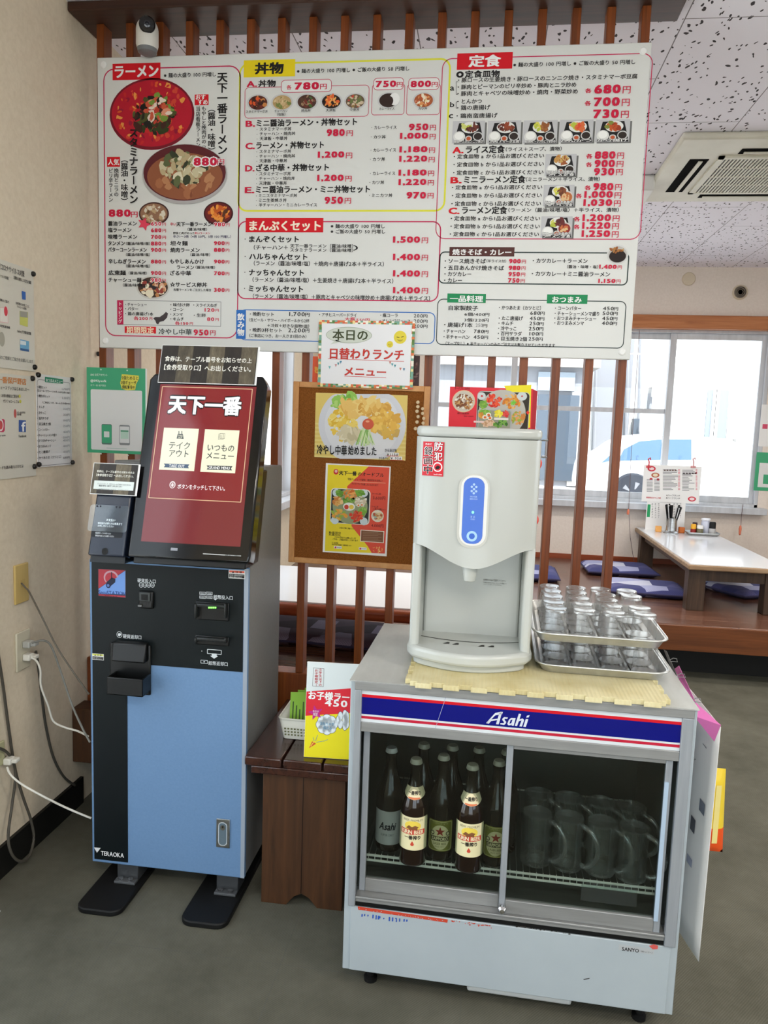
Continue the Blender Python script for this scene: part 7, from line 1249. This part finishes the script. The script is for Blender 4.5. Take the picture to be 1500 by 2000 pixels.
TL_ = tray(.160, .502, 1.985, 2.375, ZM, 'lower aluminium tray of upside-down glasses beside the water dispenser', -.02); glasses(TL_, 4, 4, .076, .082, -.114, -.136, .0072, (), 'lower', 'tumblers on the lower tray')
TU_ = tray(.148, .492, 1.985, 2.375, ZM + .0835, 'upper aluminium tray of glasses resting on the lower glasses', -.02); glasses(TU_, 4, 5, .076, .072, -.114, -.144, .0072, ((3, 2),), 'upper', 'tumblers on the upper tray')
# ---- papers hung on the right side of the fridge
ps = thing('hanging_paper', 'long white paper sheet with pink heading curling off the fridge side', 'paper', (.57, 2.1, .17)); A1 = at(1408, 1420, 'x', .602); B1 = at(1365, 1878, 'x', .602); A0 = Vector((.5475, 2.30, .835)); B0 = Vector((.5475, 2.30, .166))
def bil(s, t): p = A0.lerp(A1, s).lerp(B0.lerp(B1, s), t); p.x += .012 * math.sin(s * math.pi) * (1 - t) - .008 * math.sin(s * 3.1); return p
m = MB(); m.grid(lambda a, b: bil(a, b), 10, 10, M['paper']); m.build('sheet', ps, solid=.0012, smooth=60)
m = MB(); pk = C(232, 126, 192, .5); p_ = [at(1319, 1306, 'x', .545), at(1327, 1300, 'x', .549), at(1360, 1372, 'x', .560), at(1409, 1416, 'x', .603), at(1397, 1449, 'x', .601), at(1356, 1398, 'x', .549)]; p_ = [q - Vector((.0015, .0015, 0)) for q in p_]; m.add(p_, [(0, 1, 2, 5), (5, 2, 3, 4)], pk); m.build('pink_heading', ps, solid=.001, smooth=0)['label'] = 'pink heading flap'
m = MB()
for s, t, w_, h_, c_ in ((.78, .14, .06, .004, (130, 130, 136)), (.82, .36, .08, .05, (120, 126, 140)), (.72, .47, .07, .06, (90, 92, 100)), (.72, .64, .08, .035, (170, 176, 196))):
    m.add([bil(s, t) + Vector((-.0024, -.0006, 0)), bil(s + w_, t) + Vector((-.0024, -.0006, 0)), bil(s + w_, t + h_) + Vector((-.0024, -.0006, 0)), bil(s, t + h_) + Vector((-.0024, -.0006, 0))], [(0, 1, 2, 3)], C(c_))
m.build('printed_mark', ps, smooth=0)
gf = thing('grey_folder', 'dark grey paper flap clipped along the fridge edge behind the trays', 'paper', (.535, 2.3, .85)); m = MB(); m.add([at(1296, 1268, 'x', .546), at(1302, 1272, 'x', .549), at(1322, 1318, 'x', .547), at(1319, 1326, 'x', .544)], [(0, 1, 2, 3)], C(110, 108, 106)); m.build('flap', gf, solid=.001, smooth=0)
for px, py, lb in ((1312, 1288, 'wire clip on the grey flap at the fridge edge'), (1327, 1318, 'wire clip on the upper end of the pink heading'), (1357, 1366, 'wire clip in the middle of the pink heading')):
    p = at(px, py, 'x', .538); m = MB(); m.tube([p + Vector((-.006, .004, -.004)), p + Vector((.004, .0, .004)), p + Vector((.012, -.004, .004)), p + Vector((.013, -.010, -.003)), p + Vector((.004, -.008, -.003)), p + Vector((-.004, -.002, -.006))], .0011, M['steel'], 6); tag(m.build('wire_clip'), lb, 'clip', 'wire clips on the fridge edge')
bg_ = thing('snack_packet', 'yellow and orange plastic packet hanging behind the white paper sheet', 'packet', (.62, 2.05, .41)); yb = 2.03; a = at(1401, 1500, 'y', yb); b = at(1417, 1520, 'y', yb); c = at(1411, 1664, 'y', yb); d_ = at(1384, 1640, 'y', yb)
m = MB()
def pk_(z0, z1, mat, nm):
    m = MB()
    def f(s, t, sg=1):
        z = z0 + (z1 - z0) * t; xr = c.x + (b.x - c.x) * (z - c.z) / (b.z - c.z); xl = .598; e = max(0, 1 - (2 * s - 1) ** 2) ** .5; tt = (z - c.z) / (a.z - c.z); e2 = max(0, 1 - (2 * tt - 1) ** 8); return (xl + (xr - xl) * s, yb - sg * .016 * e * e2, z)
    m.grid(lambda s, t: f(s, t, 1), 10, 8, mat); m.grid(lambda s, t: f(s, t, -1), 10, 8, mat); m.build(nm, bg_, smooth=60)
pk_(c.z, c.z + .07, C(224, 84, 34, .3), 'orange_half'); pk_(c.z + .07, a.z, C(226, 196, 60, .3), 'yellow_half')
m = MB(); m.add([(b.x - .026, yb - .0172, c.z + .03), (b.x - .012, yb - .0150, c.z + .03), (b.x - .012, yb - .0150, c.z + .19), (b.x - .026, yb - .0172, c.z + .19)], [(0, 1, 2, 3)], C(222, 206, 130)); m.build('label_strip', bg_, smooth=0)
m = MB(); m.tube([(.537, yb, a.z + .03), (.56, yb, a.z + .03), (.60, yb, a.z + .012), (.612, yb, a.z - .006)], .0016, M['steel'], 6); m.build('hook', bg_)
